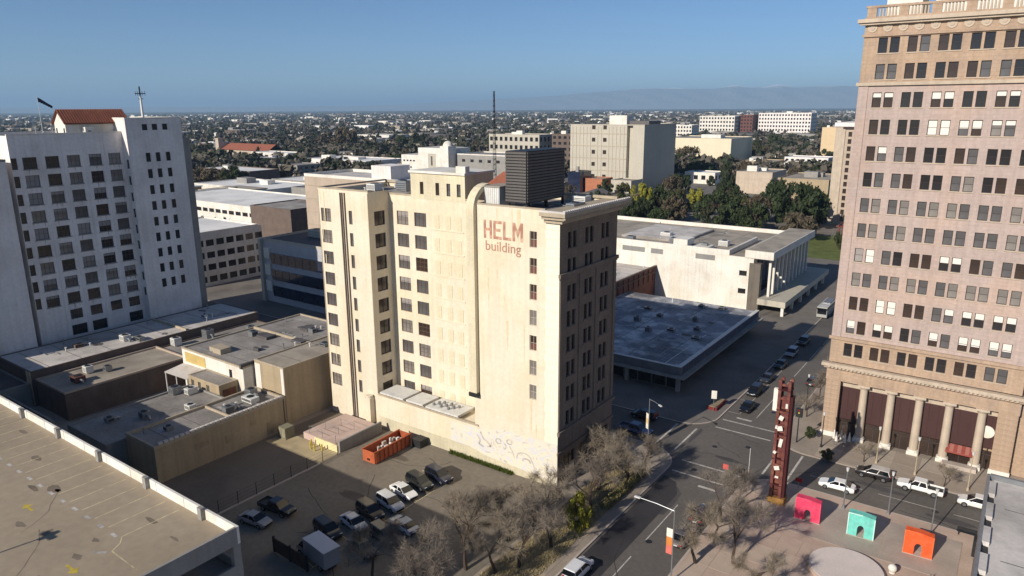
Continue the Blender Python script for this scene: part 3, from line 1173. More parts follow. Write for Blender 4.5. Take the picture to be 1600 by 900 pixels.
# ================================================================== THE PINK TOWER (right)
TX, TY = 26.0, 40.0
tow = thing('office_tower', 'tall pink and tan terracotta tower with paired windows and columned base', 'tower', (TX, TY, 0))
colx = [3.3 + 3.74 * k for k in range(6)]
us = [c + s for c in colx for s in (-.76, .76)]
rows_top = [60.5, 56.9]
rows_mid = [53.0 - 3.8 * k for k in range(10)]
rows_low = [15.0]
TW, TD = 25.4, 26.0
for z0, z1, rows, mat in ((12.7, 16.8, rows_low, TAN), (16.8, 55.2, rows_mid, PINK), (55.2, 64.0, rows_top, TAN)):
    q = MB()
    facade(q, (0, 0, z0), 0, TW, z1 - z0, win_grid(us, [r - z0 for r in rows], 1.18, 2.1), dep=.3)
    facade(q, (TW, 0, z0), 1, TD, z1 - z0)
    facade(q, (TW, TD, z0), 2, TW, z1 - z0)
    facade(q, (0, TD, z0), 3, TD, z1 - z0)
    q.obj('wall', mat, tow)
rr = random.Random(21)
# which windows carry pale blinds, row by row from the top
BL = {0: .0, 1: .35, 2: .75, 3: .35, 4: .25, 5: .15, 6: .1, 7: .05, 8: .15, 9: .0, 10: .9, 11: .85, 12: .0}
GREYROW = {6, 7, 9}
for ri, r in enumerate(rows_top[:1] + rows_top[1:] + rows_mid + rows_low):
    for ci in range(6):
        b = 0.0
        if rr.random() < BL[ri]:
            b = rr.choice([.3, .45, .55, .8, 1.0]) if ri not in (10, 11) else rr.choice([.3, .45, .5, .6, .75, 1.0])
        for s in (-.76, .76):
            bb = b if rr.random() < .85 else 0.0
            pane = rr.choice([G_GREY, G_GREY, G_LIGHT]) if ri in GREYROW or (ri in (5, 3) and rr.random() < .4) else rr.choice([G_BROWN, G_BROWN, G_DARK, G_DARK, G_GREY])
            window(tow, (0, 0, 0), 0, colx[ci] + s, r, 1.18, 2.1, nx=1, nz=2, fm=FRAME_D, pane=pane, dep=.22, blind=bb,
                   bm=BLIND if (ri in (2, 3, 4, 10, 11) or rr.random() < .4) else BLINDG)
# corner piers, belts, cornices
for x in (0, TW - 1.3):
    q = MB()
    q.box(x, -.12, 17.0, x + 1.3, 0, 55.0)
    q.obj('corner_pier', PINK, tow)
for z, hh, pd, m in ((16.5, .5, .3, TAN), (55.0, .45, .35, TANLIGHT), (61.7, .35, .25, TAN), (12.1, .5, .9, TANLIGHT), (11.7, .4, .55, TAN)):
    q = MB()
    q.box(-pd, -pd, z, TW + pd, 0, z + hh)
    q.obj('belt_course', m, tow)
q = MB()
for k in range(46):
    q.box(.1 + k * .55, -.85, 11.85, .38 + k * .55, -.5, 12.1)
tag(q.obj('dentils', TANLIGHT, tow), kind='stuff')
slq = MB()
slq.box(-1.5, -.1, 0, 1.5, 0, .15)
slqm = slq.mesh('window_sill', TANLIGHT)
for r in rows_top + rows_mid + rows_low:
    for c in colx:
        link('window_sill', slqm, tow, (c, 0, r - 1.2))
orn = MB()
orn.cyl(0, 0, 0, .1, .62, 12)
orn.cyl(0, 0, .1, .16, .3, 8)
ornm = orn.mesh('frieze_roundel', TANLIGHT)
for k in range(13):
    o = link('frieze_roundel', ornm, tow, (1.0 + k * 1.95, 0, 62.9))
    o.rotation_euler = (R(90), 0, 0)
q = MB()
q.box(-.9, -.9, 63.6, TW + .9, .3, 64.1)
q.box(-.6, -.6, 63.3, TW + .6, 0, 63.6)
q.obj('cornice', TANLIGHT, tow)
q = MB()
q.box(-.1, -.1, 64.1, TW + .1, .5, 64.4)
q.box(-.1, -.1, 65.6, TW + .1, .5, 65.9)
q.obj('balustrade_rail', TAN, tow)
bl = MB()
bl.cyl(0, 0, 0, 1.2, .14, 8, 0, .1)
blm = bl.mesh('baluster', TANLIGHT)
pr = MB()
pr.box(-.6, -.25, 0, .6, .25, 1.2)
prm = pr.mesh('balustrade_pier', TAN)
for k in range(7):
    link('balustrade_pier', prm, tow, (.7 + k * 4.0, .2, 64.4))
    if k < 6:
        for j in range(6):
            link('baluster', blm, tow, (1.7 + k * 4.0 + j * .4, .2, 64.4))
q = MB()
q.box(.5, .6, 63.9, TW - .5, TD - .5, 64.2)
q.obj('roof', ROOFGREY, tow)
q = MB()
q.box(2.0, 3.0, 64.2, 6.5, 9, 69)
q.box(8, 4.0, 64.2, 20, 14, 70)
q.obj('roof_house', WHITE, tow)
q = MB()
q.box(TW, 1.2, 0, TW + 14, TD - 2, 15.2)
q.obj('wing', TAN, tow)
q = MB()
q.box(TW, .9, 15.2, TW + 14.3, TD - 1.7, 15.8)
q.obj('wing_parapet', TANLIGHT, tow)
# base: entablature, piers, columns, maroon bays
q = MB()
q.box(-.15, -.15, 9.7, TW + .15, 1.4, 11.7)
q.box(0, 1.4, 0, TW, TD, 12.7)
q.obj('entablature', TAN, tow)
for xa, xb in ((0, 2.05), (23.1, TW)):
    q = MB()
    q.box(xa, -.2, 0, xb, 1.4, 9.7)
    pr_ = q.obj('pier', TAN, tow)
    sb = MB()
    sb.box(xa - .05, -.25, 0, xb + .05, -.2, .74)
    sbm = sb.mesh('stone_block', TAN)
    for k in range(11):
        link('stone_block', sbm, pr_, (0, 0, .9 + k * .8))
    q = MB()
    q.box(xa - .15, -.4, 0, xb + .15, .0, .9)
    q.obj('pier_base', WHITE, pr_)
cxs = [5.5, 9.35, 13.2, 17.1, 21.2]
cm = MB()
cm.cyl(0, 0, .9, 9.0, .62, 18, 0, .54)
colm = cm.mesh('column', TANLIGHT, True)
cb = MB()
cb.box(-.8, -.8, 0, .8, .8, .65)
cb.cyl(0, 0, .65, .9, .74, 16)
cbm = cb.mesh('column_base', WHITE)
cc = MB()
cc.box(-.85, -.8, 9.35, .85, .8, 9.7)
cc.cyl(0, 0, 9.0, 9.35, .6, 16, 0, .8)
ccm = cc.mesh('capital', TANLIGHT)
for x in cxs:
    c = link('column', colm, tow, (x, .45, 0))
    link('column_base', cbm, c)
    link('capital', ccm, c)
bays = [(2.05, 4.7), (6.3, 8.55), (10.15, 12.4), (14.0, 16.3), (17.9, 20.4), (22.0, 23.1)]
bays = [(2.05, cxs[0])] + [(cxs[k], cxs[k + 1]) for k in range(4)] + [(cxs[4], 23.1)]
for k, (a, b) in enumerate(bays):
    q = MB()
    q.box(a + .05, 1.0, 3.1 if k < 5 else 3.4, b - .05, 1.25, 8.6)
    pnl = q.obj('bay_panel', MAROON, tow)
    for j in range(1, 3):
        x = a + (b - a) * j / 3
        q = MB()
        q.box(x - .05, .92, 3.1, x + .05, 1.0, 8.6)
        q.obj('mullion', M('maroon_mullion', (78, 50, 48), var=.1, scale=1), pnl)
    q = MB()
    q.box(a + .05, .9, 8.6, b - .05, 1.38, 9.68)
    q.obj('lintel', TANLIGHT, tow)
    q = MB()
    q.box(a + .05, 1.05, .15, b - .05, 1.2, 3.0)
    q.obj('shop_glass', G_BROWN, tow)
    q = MB()
    q.box((a + b) / 2 - .06, .95, .15, (a + b) / 2 + .06, 1.05, 3.0)
    q.box(a + .05, .95, 2.4, b - .05, 1.05, 2.5)
    q.obj('shop_frame', FRAME_D, tow)
q = MB()
q.cyl(0, 0, 0, .12, .95, 24)
em = q.obj('round_sign', WHITE, tow, (22.1, .95, 6.0))
em.rotation_euler = (R(90), 0, 0)
q = MB()
for k in range(7):
    x = 17.4 + k * .5
    q.face([(x, -.6, 2.35), (x + .5, -.6, 2.35), (x + .5, .9, 3.0), (x, .9, 3.0)], k % 2)
q.face([(17.4, -.6, 2.1), (20.9, -.6, 2.1), (20.9, -.6, 2.35), (17.4, -.6, 2.35)])
q.obj('awning', [M('red_canvas', (146, 74, 64), var=.15), M('pale_canvas', (166, 108, 96), var=.12)], tow)
q = MB()
q.box(17.2, -1.6, .13, 21.6, -.5, .75)
q.obj('planter_wall', CONC_L, tow)

# ================================================================== THE GREY TOWER (left)
pat = thing('office_building', 'white grey office block with tiled roof house and square windows, left edge', 'building', (-110, -21, 0))
PZ = [42.3 - 3.475 * k for k in range(9)]
pc = [-17.7 + 21, -13.7 + 21, -9.7 + 21, -5.5 + 21, -1.6 + 21]
q = MB()
po = win_grid(pc, PZ, 2.5, 2.3)
po += win_grid([.6], PZ, 1.0, 2.2) + win_grid(pc[1:], [11.0], 2.4, 2.1) + win_grid([pc[1] + .2, pc[2] + .3, pc[4]], [7.6], 3.0, 2.2)
facade(q, (0, 0, 0), 1, 21.5, 47.6, po, dep=.3)
facade(q, (0, 21.5, 0), 2, 30, 47.6)
facade(q, (-30, 0, 0), 0, 30, 47.6)
facade(q, (-30, 21.5, 0), 3, 21.5, 47.6)
q.obj('wall', GREYWALL, pat)
for u in pc:
    for v in PZ:
        window(pat, (0, 0, 0), 1, u, v, 2.5, 2.3, nx=3, nz=2, fm=FRAME_B, pane=RND.choice([G_DARK, G_GREY, G_BROWN, G_LIGHT, G_DARK]), dep=.24, blind=RND.choice([0, 0, 0, .25, .5, 1.0]), bm=BLINDG)
for v in PZ:
    window(pat, (0, 0, 0), 1, .6, v, 1.0, 2.2, nx=1, nz=2, fm=FRAME_B, pane=G_DARK, dep=.24)
for u in pc[1:]:
    window(pat, (0, 0, 0), 1, u, 11.0, 2.4, 2.1, nx=3, nz=2, fm=FRAME_B, pane=G_DARK, dep=.24)
for u in (pc[1] + .2, pc[2] + .3, pc[4]):
    window(pat, (0, 0, 0), 1, u, 7.6, 3.0, 2.2, nx=3, nz=2, fm=FRAME_D, pane=G_DARK, dep=.24)
q = MB()
q.box(-29.7, .3, 46.6, -.3, 21.5, 46.9)
q.obj('roof', ROOFGREY, pat)
q = MB()
q.box(-.35, 0, 47.6, .05, 21.5, 47.9)
q.obj('parapet', WHITE, pat)
for k in range(5):
    y = pc[k] + (2.0 if k < 4 else 1.7)
    q = MB()
    q.box(0, y - .06, 6, .05, y + .06, 47.5)
    q.obj('wall_joint', GREYWALL, pat)
slq = MB()
slq.box(0, -1.4, 0, .14, 1.4, .14)
slqm = slq.mesh('window_sill', GREYCONC)
for u in pc:
    for v in PZ:
        link('window_sill', slqm, pat, (0, u, v - 1.3))
DRIP = M('wall_drip_stain', (186, 176, 166), var=.15, scale=1.0, spots=.15)
rr = random.Random(71)
for k in range(34):
    y, z = rr.choice(pc) + rr.uniform(-1.3, 1.3), rr.choice(PZ) - 1.3
    ln, wd = rr.uniform(.6, 1.1), rr.uniform(.05, .16)
    q = MB()
    q.face([(.012, y - wd, z), (.012, y - wd * .2, z - ln), (.012, y + wd * .2, z - ln), (.012, y + wd, z)])
    q.obj('drip_stain', DRIP, pat)
# right block
q = MB()
bo = win_grid([4.1, 6.3, 8.6], [42.25 - 3.5 * k for k in range(9)], 1.05, 1.95) + win_grid([4.1, 6.3, 8.6], [48.65], 1.2, 1.3)
facade(q, (2, 21.5, 0), 1, 12.4, 50.4, bo, dep=.3)
facade(q, (2, 33.9, 0), 2, 22, 50.4)
fo = win_grid([21.0], [41.0 - 3.5 * k for k in range(9)], 1.0, 1.9)
facade(q, (-20, 21.5, 0), 0, 22, 50.4, fo)
facade(q, (-20, 33.9, 0), 3, 12.4, 50.4)
q.obj('wall', GREYWALL, pat)
for u in (4.1, 6.3, 8.6):
    for k in range(9):
        window(pat, (2, 21.5, 0), 1, u, 42.25 - 3.5 * k, 1.05, 1.95, nx=1, nz=2, fm=FRAME_D, pane=G_DARK, dep=.24)
    window(pat, (2, 21.5, 0), 1, u, 48.65, 1.2, 1.3, nx=2, nz=1, fm=FRAME_D, pane=G_DARK, dep=.24)
for k in range(9):
    window(pat, (-20, 21.5, 0), 0, 21.0, 41.0 - 3.5 * k, 1.0, 1.9, nx=1, nz=2, fm=FRAME_D, pane=G_DARK)
q = MB()
q.box(-19.7, 21.8, 50.0, 1.7, 33.6, 50.2)
q.obj('roof', ROOFGREY, pat)
q = MB()
q.ring(-20.05, 21.45, 2.05, 33.95, 50.4, 50.7, .35)
q.obj('parapet', WHITE, pat)
q = MB()
q.box(-14, 33.9, 0, 0.4, 36.4, 46)
q.obj('stair_wall', GREYCONC, pat)
# left block
q = MB()
q.box(-28, -34, 0, 2.2, -1.6, 43.0)
q.obj('wall', GREYWALL, pat)
q = MB()
q.box(-28.05, -34.05, 43.0, 2.25, -1.55, 43.4)
q.obj('roof', ROOFGREY, pat)
rh = thing('roof_house', 'white gabled roof house with an orange tile roof on the grey block', 'roof house', (-113.5, -9.2, 46.9))
q = MB()
q.box(-4, 0, 0, 0.8, 12.6, 2.9)
q.face([(-4.0, 0, 2.9), (.8, 0, 2.9), (-1.6, 0, 5.2)])
q.face([(.8, 12.6, 2.9), (-4.0, 12.6, 2.9), (-1.6, 12.6, 5.2)])
q.obj('wall', WHITE, rh)
q = MB()
for a, b in (((1.3, 2.55), (-1.6, 5.35)), ((-1.6, 5.35), (-4.5, 2.55))):
    q.face([(a[0], -.4, a[1]), (a[0], 13.0, a[1]), (b[0], 13.0, b[1]), (b[0], -.4, b[1])])
    q.face([(a[0], -.4, a[1] + .18), (a[0], 13.0, a[1] + .18), (b[0], 13.0, b[1] + .18), (b[0], -.4, b[1] + .18)])
rf = q.obj('roof', TILERED, rh)
for k in range(26):
    q = MB()
    y = -.3 + k * .52
    q.tube([(1.3, y, 2.8), (-1.6, y, 5.58)], .09, 4, cap=False)
    q.obj('roof_tile', TILERED, rf)
for x in (-3.2, .1):
    q = MB()
    q.box(x - .25, -.05, .6, x + .25, 0, 1.8)
    q.obj('window', G_DARK, rh)
sh = thing('roof_box', 'small white roof box with a door beside the gabled roof house', 'roof box', (-111.6, -5.4, 46.9))
q = MB()
q.box(-1, -.8, 0, .6, .9, 2.0)
q.obj('wall', WHITE, sh)
q = MB()
q.box(.6, -.3, 0, .64, .3, 1.3)
q.obj('door', GREYCONC, sh)
ant = thing('antenna_mast', 'white lattice antenna with a cross arm on the tall grey block', 'antenna', (-112, 6.6, 50.2))
q = MB()
q.tube([(0, 0, 0), (0, 0, 5.2)], [.35, .22], 6)
q.obj('mast', METAL_W, ant)
q = MB()
q.tube([(0, -1.1, 5.5), (0, 1.2, 5.5)], .09, 4)
q.tube([(0, 0, 5.0), (0, 0, 7.0)], .16, 5)
q.tube([(0, -.5, 4.4), (0, .6, 4.4)], .07, 4)
for y in (-1.0, -.5, .5, 1.1):
    q.tube([(0, y, 5.1), (0, y, 6.0)], .05, 4)
q.obj('cross_arm', METAL_D, ant)
fl = thing('flagpole', 'flagpole with a limp dark flag on the grey roof at left', 'flagpole', (-113, -13.4, 46.9))
q = MB()
q.tube([(0, 0, 0), (0, 0, 8.2)], [.07, .04], 5)
q.obj('pole', METAL_W, fl)
q = MB()
for k in range(6):
    y0, y1 = k * .42, (k + 1) * .42
    z0, z1 = 7.9 - k * .28, 7.9 - (k + 1) * .28
    xx, x2 = .1 * math.sin(k), .1 * math.sin(k + 1)
    q.face([(xx, y0, z0), (x2, y1, z1), (x2, y1, z1 - .75 + k * .06), (xx, y0, z0 - .95 + k * .06)])
q.obj('flag', M('navy_flag_cloth', (52, 54, 76), var=.3, scale=2), fl)
for k, (y, hh) in enumerate(((-15.6, 2.2), (-14.2, 1.4), (-12.6, 1.8))):
    q = MB()
    q.tube([(0, 0, 0), (0, 0, hh)], .05, 4)
    q.tube([(0, -.5, hh * .8), (0, .5, hh * .8)], .04, 4)
    q.tube([(0, -.3, hh * .6), (0, .3, hh * .6)], .04, 4)
    tag(q.obj('aerial', METAL_W, None, (-110.6, y, 46.9)), 'thin white aerial on the parapet of the grey block at left', 'aerial', 'aerials on the grey block')

# ================================================================== LOW BLOCK BETWEEN THE TWO TALL BUILDINGS
W_OPT = dict(nx=2, nz=2, fm=FRAME_D, pane=G_DARK)
b1 = block('shop_building', 'low grey-walled building with notched coping along the alley by the lot', 'building', -55.5, -31.7, -47.5, -9.5, 5.9, BUFF, ROOFGREY, .45, cope=TRIM)
nm = MB()
nm.box(-.2, -.3, 0, .2, .3, .3)
nmm = nm.mesh('coping_block', ROOFWHITE)
for k in range(26):
    link('coping_block', nmm, b1, (7.85, 1.0 + k * .82, 5.9))
for k, (y, z, sy, sz) in enumerate(((6, 3.4, 2.2, .9), (11, 2.6, 1.4, 1.2), (15.5, 3.6, 1.0, .8), (18.4, 1.6, 1.1, 2.1))):
    q = MB()
    q.box(8.0, y, z - sz / 2, 8.04, y + sy, z + sz / 2)
    q.obj('wall_patch', M('patched_render', (160, 142, 116), var=.2, scale=.6, spots=.2), b1)
q = MB()
q.tube([(8.06, 21.9, .2), (8.06, 21.9, 5.6)], .07, 6)
q.obj('downpipe', BRICKBROWN, b1)
block('warehouse', 'lower grey-roofed strip building behind the notched coping', 'building', -68, -34.5, -55.6, -14.2, 5.0, GREYCONC, ROOFGREY, .3)
b2 = block('shop_building', 'tall tan-walled building touching the left side of the cream tower', 'building', -57.0, -8.2, -49.0, 15.5, 10.2, BUFF, ROOFTAN, .25, cope=TRIM,
           wins=[dict(d=0, us=[5.2], vs=[3.2], w=.9, h=1.8, nx=1, nz=2, fm=FRAME_W, pane=G_GREY)])
q = MB()
q.box(.1, -.06, .2, 1.6, 0, 9.6)
q.box(7.2, -.06, .2, 7.9, 0, 9.9)
q.obj('pale_render', WHITE, b2)
b3 = block('shop_building', 'wide grey-roofed building with a sunlit cream front and arched window', 'building', -76.5, -10.3, -57.4, 17.0, 9.2, WHITE, ROOFGREY, .3, cope=TRIM,
           wins=[dict(d=0, us=[15.3], vs=[7.1], w=.9, h=1.8, nx=1, nz=2, fm=FRAME_D, pane=G_DARK)])
q = MB()
q.box(1.0, -.05, 6.6, 7.6, 0, 8.5)
q.obj('yellow_panel', M('yellowed_panel', (198, 172, 110), var=.15, scale=.4, spots=.2), b3)
q = MB()
q.box(18.6, -.3, 8.9, 19.1, 26, 9.7)
q.obj('party_wall', ROOFDARK, b3)
for (x, y, sx, sy) in ((6, 12, 3.2, 2.2), (14.0, 14, 3.0, 1.6), (9, 20, 2.4, 1.8), (12, 7, 1.6, .6)):
    q = MB()
    q.box(x, y, 8.9, x + sx, y + sy, 9.5)
    q.obj('skylight', ROOFDARK, b3)
an = block('annex', 'small sunlit annex with three windows in front of the cream front', 'building', -68.6, -14.0, -59.2, -10.35, 6.6, BUFF, ROOFGREY, .15, cope=TRIM,
           wins=[dict(d=0, us=[1.3, 3.4, 6.0], vs=[5.3], w=.9, h=1.3, nx=1, nz=1, fm=FRAME_W, pane=G_GREY)])
q = MB()
q.face([(9.44, .6, 3.2), (9.44, 3.2, 3.2), (9.44, 3.2, 5.6), (9.44, .6, 5.6)])
q.obj('painted_sign', M('faded_sign_paint', (124, 84, 66), var=.4, scale=1.2, spots=.5), an)
cn = thing('canopy', 'grey lean-to roof on posts left of the small sunlit annex', 'canopy', (-76.4, -14.2, 0))
q = MB()
q.face([(0, 0, 5.5), (7.6, 0, 5.7), (7.6, 4.3, 6.3), (0, 4.3, 6.1)])
q.face([(0, 0, 5.4), (0, 4.3, 6.0), (7.6, 4.3, 6.2), (7.6, 0, 5.6)])
q.obj('roof', ROOFWHITE, cn)
for x in (.2, 3.8, 7.4):
    q = MB()
    q.box(x - .08, .1, .1, x + .08, .26, 5.5)
    q.obj('post', METAL_W, cn)
# brick yard and the long roofs further left
block('shop_building', 'brown brick building beside the yard with roof units', 'building', -92.4, -29.3, -81.0, -7.0, 5.4, BRICKBROWN, ROOFTAN, .35, cope=BRICKTAN)
block('shop_building', 'low building with a pale mottled roof between brick yard and grey front', 'building', -92.4, -6.9, -77.0, 16.8, 5.0, BRICKBROWN, ROOFGREY, .3)
b4 = block('warehouse', 'long pale-roofed building running along the foot of the grey office block', 'building', -107.6, -29.8, -92.9, 17.6, 6.7, BRICKBROWN, ROOFWHITE, .15)
q = MB()
q.box(13.0, -.12, .3, 14.75, -.02, 6.6)
q.obj('pale_render', M('cream_end_render', (214, 196, 164), var=.12, scale=.5, streak=.15), b4)
q = MB()
q.box(13.2, -.2, .4, 13.9, -.12, 2.6)
q.obj('door', FRAME_D, b4)
block('shop_building', 'low dark-roofed building in shadow at the left edge', 'building', -118, -45, -93.2, -30.1, 4.6, GREYCONC, ROOFDARK, .3)
block('shop_building', 'low shed in shadow between the parking deck and the brick building', 'building', -92.6, -44, -74, -34, 3.8, GREYCONC, ROOFDARK, .3)
gl = 'roof units on the low block'
for k, (x, y, z, sx, sy, sz, t) in enumerate((
        (-97.4, -10.5, 6.6, 1.8, 1.6, 1.2, 'boxy air conditioner on the long pale roof, left of a pair'),
        (-95.2, -8.8, 6.6, 2.4, 1.2, .8, 'flat air conditioner on the long pale roof, right of a pair'),
        (-91.0, -3.5, 4.9, 1.6, 1.6, 1.6, 'pale air conditioner at the step below the long pale roof'),
        (-89.8, 3.0, 4.9, 1.8, 1.8, 1.9, 'round-topped air conditioner further along the step below the pale roof'),
        (-88.5, -22.0, 5.2, 1.5, 1.3, 1.3, 'white air conditioner on the brown brick building nearest the pale front'),
        (-86.4, -19.5, 5.2, 1.2, 1.2, 1.0, 'small air conditioner mid-roof of the brown brick building'),
        (-85.2, -25.2, 5.2, 2.0, 1.8, 1.1, 'rusty brown air conditioner on the brown brick building'),
        (-66.5, -17.8, 4.8, 1.6, 1.6, 1.3, 'white air conditioner on the strip roof under the annex'),
        (-64.2, -16.2, 4.8, 1.2, 1.8, 1.1, 'small grey air conditioner beside the annex wall'),
        (-53.0, -12.0, 5.5, 1.6, 1.4, 1.4, 'white air conditioner on the notched-coping roof nearest the tan wall'),
        (-51.2, -13.4, 5.5, 2.6, 1.6, .9, 'low dark air conditioner on the notched-coping roof'))):
    ac_unit(x, y, z, sx, sy, sz, t, gl, BRICKRED if 'rusty' in t else (METAL_G if k % 2 else METAL_W), duct=(k % 3 == 0))
for k, (x, y) in enumerate(((-72.5, -15.5), (-70.6, -20.0), (-74.0, -24))):
    q = MB()
    q.box(-1.2, -.8, 0, 1.2, .8, 1.3)
    q.box(-1.25, -.85, 1.3, 1.25, .85, 1.4)
    tag(q.obj('bin', [METAL_G, METAL_D, METAL_W][k], None, (x, y, .13)), ['grey', 'dark', 'white'][k] + ' waste bin in the brick yard beside the annex', 'bin', 'bins in the yard')

# ================================================================== PARKING GARAGE (lower left)
gar = thing('parking_garage', 'multi-storey parking deck with cream parapet in the lower left corner', 'parking garage', (-5.3, -45.4, 0))
q = MB()
q.box(-110, -60, 14.4, -.25, -.25, 15.0)
deck = q.obj('deck', DECK, gar)
q = MB()
q.box(-110, -.25, 14.3, 0, 0, 16.0)
par_n = q.obj('parapet', WHITE, gar)
q = MB()
q.box(-.25, -60, 14.3, 0, -.25, 16.0)
q.obj('side_parapet', GREYCONC, gar)
for lv in range(5):
    q = MB()
    z = 13.0 - lv * 3.1
    q.box(-110, -60, z - 1.9, -.3, -.3, z - 1.6)
    q.obj('floor_slab', GREYCONC, gar)
    q = MB()
    q.box(-.24, -60, z - 1.9, 0, -.24, z - .7)
    q.box(-110, -.24, z - 1.9, 0, 0, z - .7)
    q.obj('spandrel', GREYCONC, gar)
for k in range(8):
    q = MB()
    q.box(-.6, -.75 - k * 8.4, 0, -.02, -.02 - k * 8.4, 14.3)
    q.obj('pillar', GREYCONC, gar)
for k in range(1, 13):
    q = MB()
    q.box(-.7 - k * 8.6, -.6, 0, -.1 - k * 8.6, -.02, 14.3)
    q.obj('pillar', GREYCONC, gar)
q = MB()
q.box(-40, -40, 0, -20, -12, 14.2)
q.obj('core', GREYCONC, gar)
# stall markings on the deck (local to the garage root)
def gm(name, x0, y0, x1, y1, wd, mat):
    return mark(name, x0 + 5.3, y0 + 45.4, x1 + 5.3, y1 + 45.4, wd, mat, 15.006, gar)


for k in range(22):
    x = -13.9 - k * 2.53
    gm('stall_line', x, -51.6, x, -46.2, .12, PAINTC)
    gm('dash', x - .4, -51.9, x - 1.25, -51.9, .3, PAINTW)
gm('stall_line', -13.9, -51.6, -13.0, -52.2, .12, PAINTC)
gm('stall_line', -13.0, -52.2, -12.4, -53.2, .12, PAINTC)
gm('stall_line', -12.4, -53.2, -8.0, -53.3, .12, PAINTC)
gm('dash', -13.6, -54.2, -12.6, -53.6, .3, PAINTW)
for ax, ay, s in ((-26.2, -54.4, 1), (-12.6, -56.4, -1), (-44, -54.6, 1)):
    q = MB()
    x, y, z = ax + 5.3, ay + 45.4, 15.007
    q.face([(x + .9 * s, y - .12, z), (x + .9 * s, y + .12, z), (x - .2 * s, y + .12, z), (x - .2 * s, y - .12, z)])
    q.face([(x - .2 * s, y - .5, z), (x - .2 * s, y + .5, z), (x - 1.0 * s, y, z)])
    q.obj('arrow_marking', PAINTY, gar)
STN = M('deck_stain', (128, 114, 98), var=.2, scale=.8, spots=.3)
rr = random.Random(33)
for k in range(26):
    x, y = rr.uniform(-52, -4), rr.uniform(-16, -2)
    sx, sy = rr.uniform(.3, 1.3), rr.uniform(.2, .7)
    q = MB()
    q.face([(x + sx * math.cos(t) * rr.uniform(.6, 1.1), y + sy * math.sin(t) * rr.uniform(.6, 1.1), 15.004) for t in [6.283 * j / 9 for j in range(9)]])
    q.obj('oil_stain', STN, gar)
for k in range(6):
    crack(gar, -8 - k * 8, -14 + (k % 3) * 4, rr.uniform(-.5, .8), 10, 15.005, 80 + k, STN, .07)
for k in range(8):
    q = MB()
    q.box(-10.6 + 5.3 - .3 - k * 9.9, -.65, 15.0, -10.6 + 5.3 + .3 - k * 9.9, -.25, 16.25)
    q.obj('parapet_post', GREYCONC, gar)
for k in range(20):
    q = MB()
    q.box(-8.6 - k * 5.05, -.27, 15.05, -8.56 - k * 5.05, -.25, 16.0)
    q.obj('joint', GREYCONC, gar)
lp = thing('light_pole', 'twin-arm light pole casting a cross-shaped shadow on the parking deck', 'lamp', (-21.6, -66.5, 15.0))
q = MB()
q.tube([(0, 0, 0), (0, 0, 5.7)], .09, 6)
q.obj('pole', METAL_D, lp)
q = MB()
q.box(-.9, -.18, 5.6, .9, .18, 5.8)
q.box(-.25, -.7, 5.6, .25, .7, 5.8)
q.obj('lamp_head', METAL_D, lp)

# ================================================================== NEAR BUILDING (lower right)
nr = thing('flat_roof_building', 'pale flat-roofed building with a stepped parapet in the lower right corner', 'building', (48.8, -60, 0))
q = MB()
q.box(0, 0, 0, 40, 77.6, 9.4)
q.obj('wall', GREYCONC, nr)
q = MB()
q.box(.7, .4, 9.4, 39.6, 77.2, 9.5)
q.obj('roof', ROOFWHITE, nr)
q = MB()
q.box(0, 0, 9.4, .3, 77.6, 10.0)
q.box(.3, 77.2, 9.4, 40, 77.6, 10.1)
q.obj('parapet', METAL_G, nr)
for k in range(9):
    y = 75.8 - k * 5.6
    q = MB()
    q.box(.3, y - 3.3, 9.5, .95, y, 9.98)
    q.obj('parapet_pier', ROOFWHITE, nr)
    q = MB()
    q.face([(.32, y - 5.5, 9.51), (1.0, y - 5.5, 9.51), (.9, y - 3.4, 9.51), (.32, y - 3.4, 9.51)])  # shadow in the parapet gap, laid down as a flat dark sheet
    q.obj('gap_shadow', METAL_D, nr)
q = MB()
q.box(1.4, 53.6, 9.5, 40, 53.7, 9.62)
q.obj('roof_seam', METAL_D, nr)
q = MB()
q.box(-.3, 70, 3.0, 0, 71.5, 5.0)
q.obj('sign_bracket', METAL_D, nr)
q = MB()
q.cyl(0, 0, 0, .5, .25, 8)
tag(q.obj('roof_vent', METAL_D, None, (54.2, -9.5, 9.5)), 'small dark vent on the pale flat roof in the lower right corner', 'roof vent')

# ================================================================== BLOCK ACROSS THE CROSS STREET
blu = thing('shop_building', 'single-storey shop with a mottled blue-grey roof in shadow', 'building', (-60, 42.8, 0))
q = MB()
q.box(0, 1.5, 0, 58.5, 46.6, 4.3)
q.obj('wall', M('shop_wall', (110, 106, 104), var=.15, scale=.4), blu)
q = MB()
q.box(.3, .5, 4.7, 59.5, 46.6, 5.0)
q.obj('roof', ROOFBLUE, blu)
q = MB()
q.box(-.2, 0, 3.5, 60.2, .5, 5.1)
q.box(59.5, .5, 3.5, 60.2, 46.9, 5.1)
q.obj('fascia', M('grey_fascia', (112, 111, 114), var=.15, scale=.5, streak=.1), blu)
q = MB()
q.box(-.6, -1.2, 3.2, 61.4, -.0, 3.45)
q.box(60.2, 0, 3.2, 61.4, 46.9, 3.45)
q.obj('canopy', GREYCONC, blu)
q = MB()
q.box(59.4, .0, 5.1, 60.25, 47.0, 5.2)
q.box(-.2, -.05, 5.1, 59.4, .5, 5.2)
q.obj('roof_edge', METAL_W, blu)
for k in range(16):
    q = MB()
    q.box(60.2, 1.0 + k * 2.85, 3.7, 60.26, 3.4 + k * 2.85, 4.9)
    q.obj('fascia_panel', M('slate_panel', (84, 88, 104), var=.15, scale=.6), blu)
for k in range(15):
    q = MB()
    q.box(58.5, 2.6 + k * 2.9, .3, 58.6, 5.2 + k * 2.9, 3.0)
    q.obj('shop_window', G_DARK, blu)
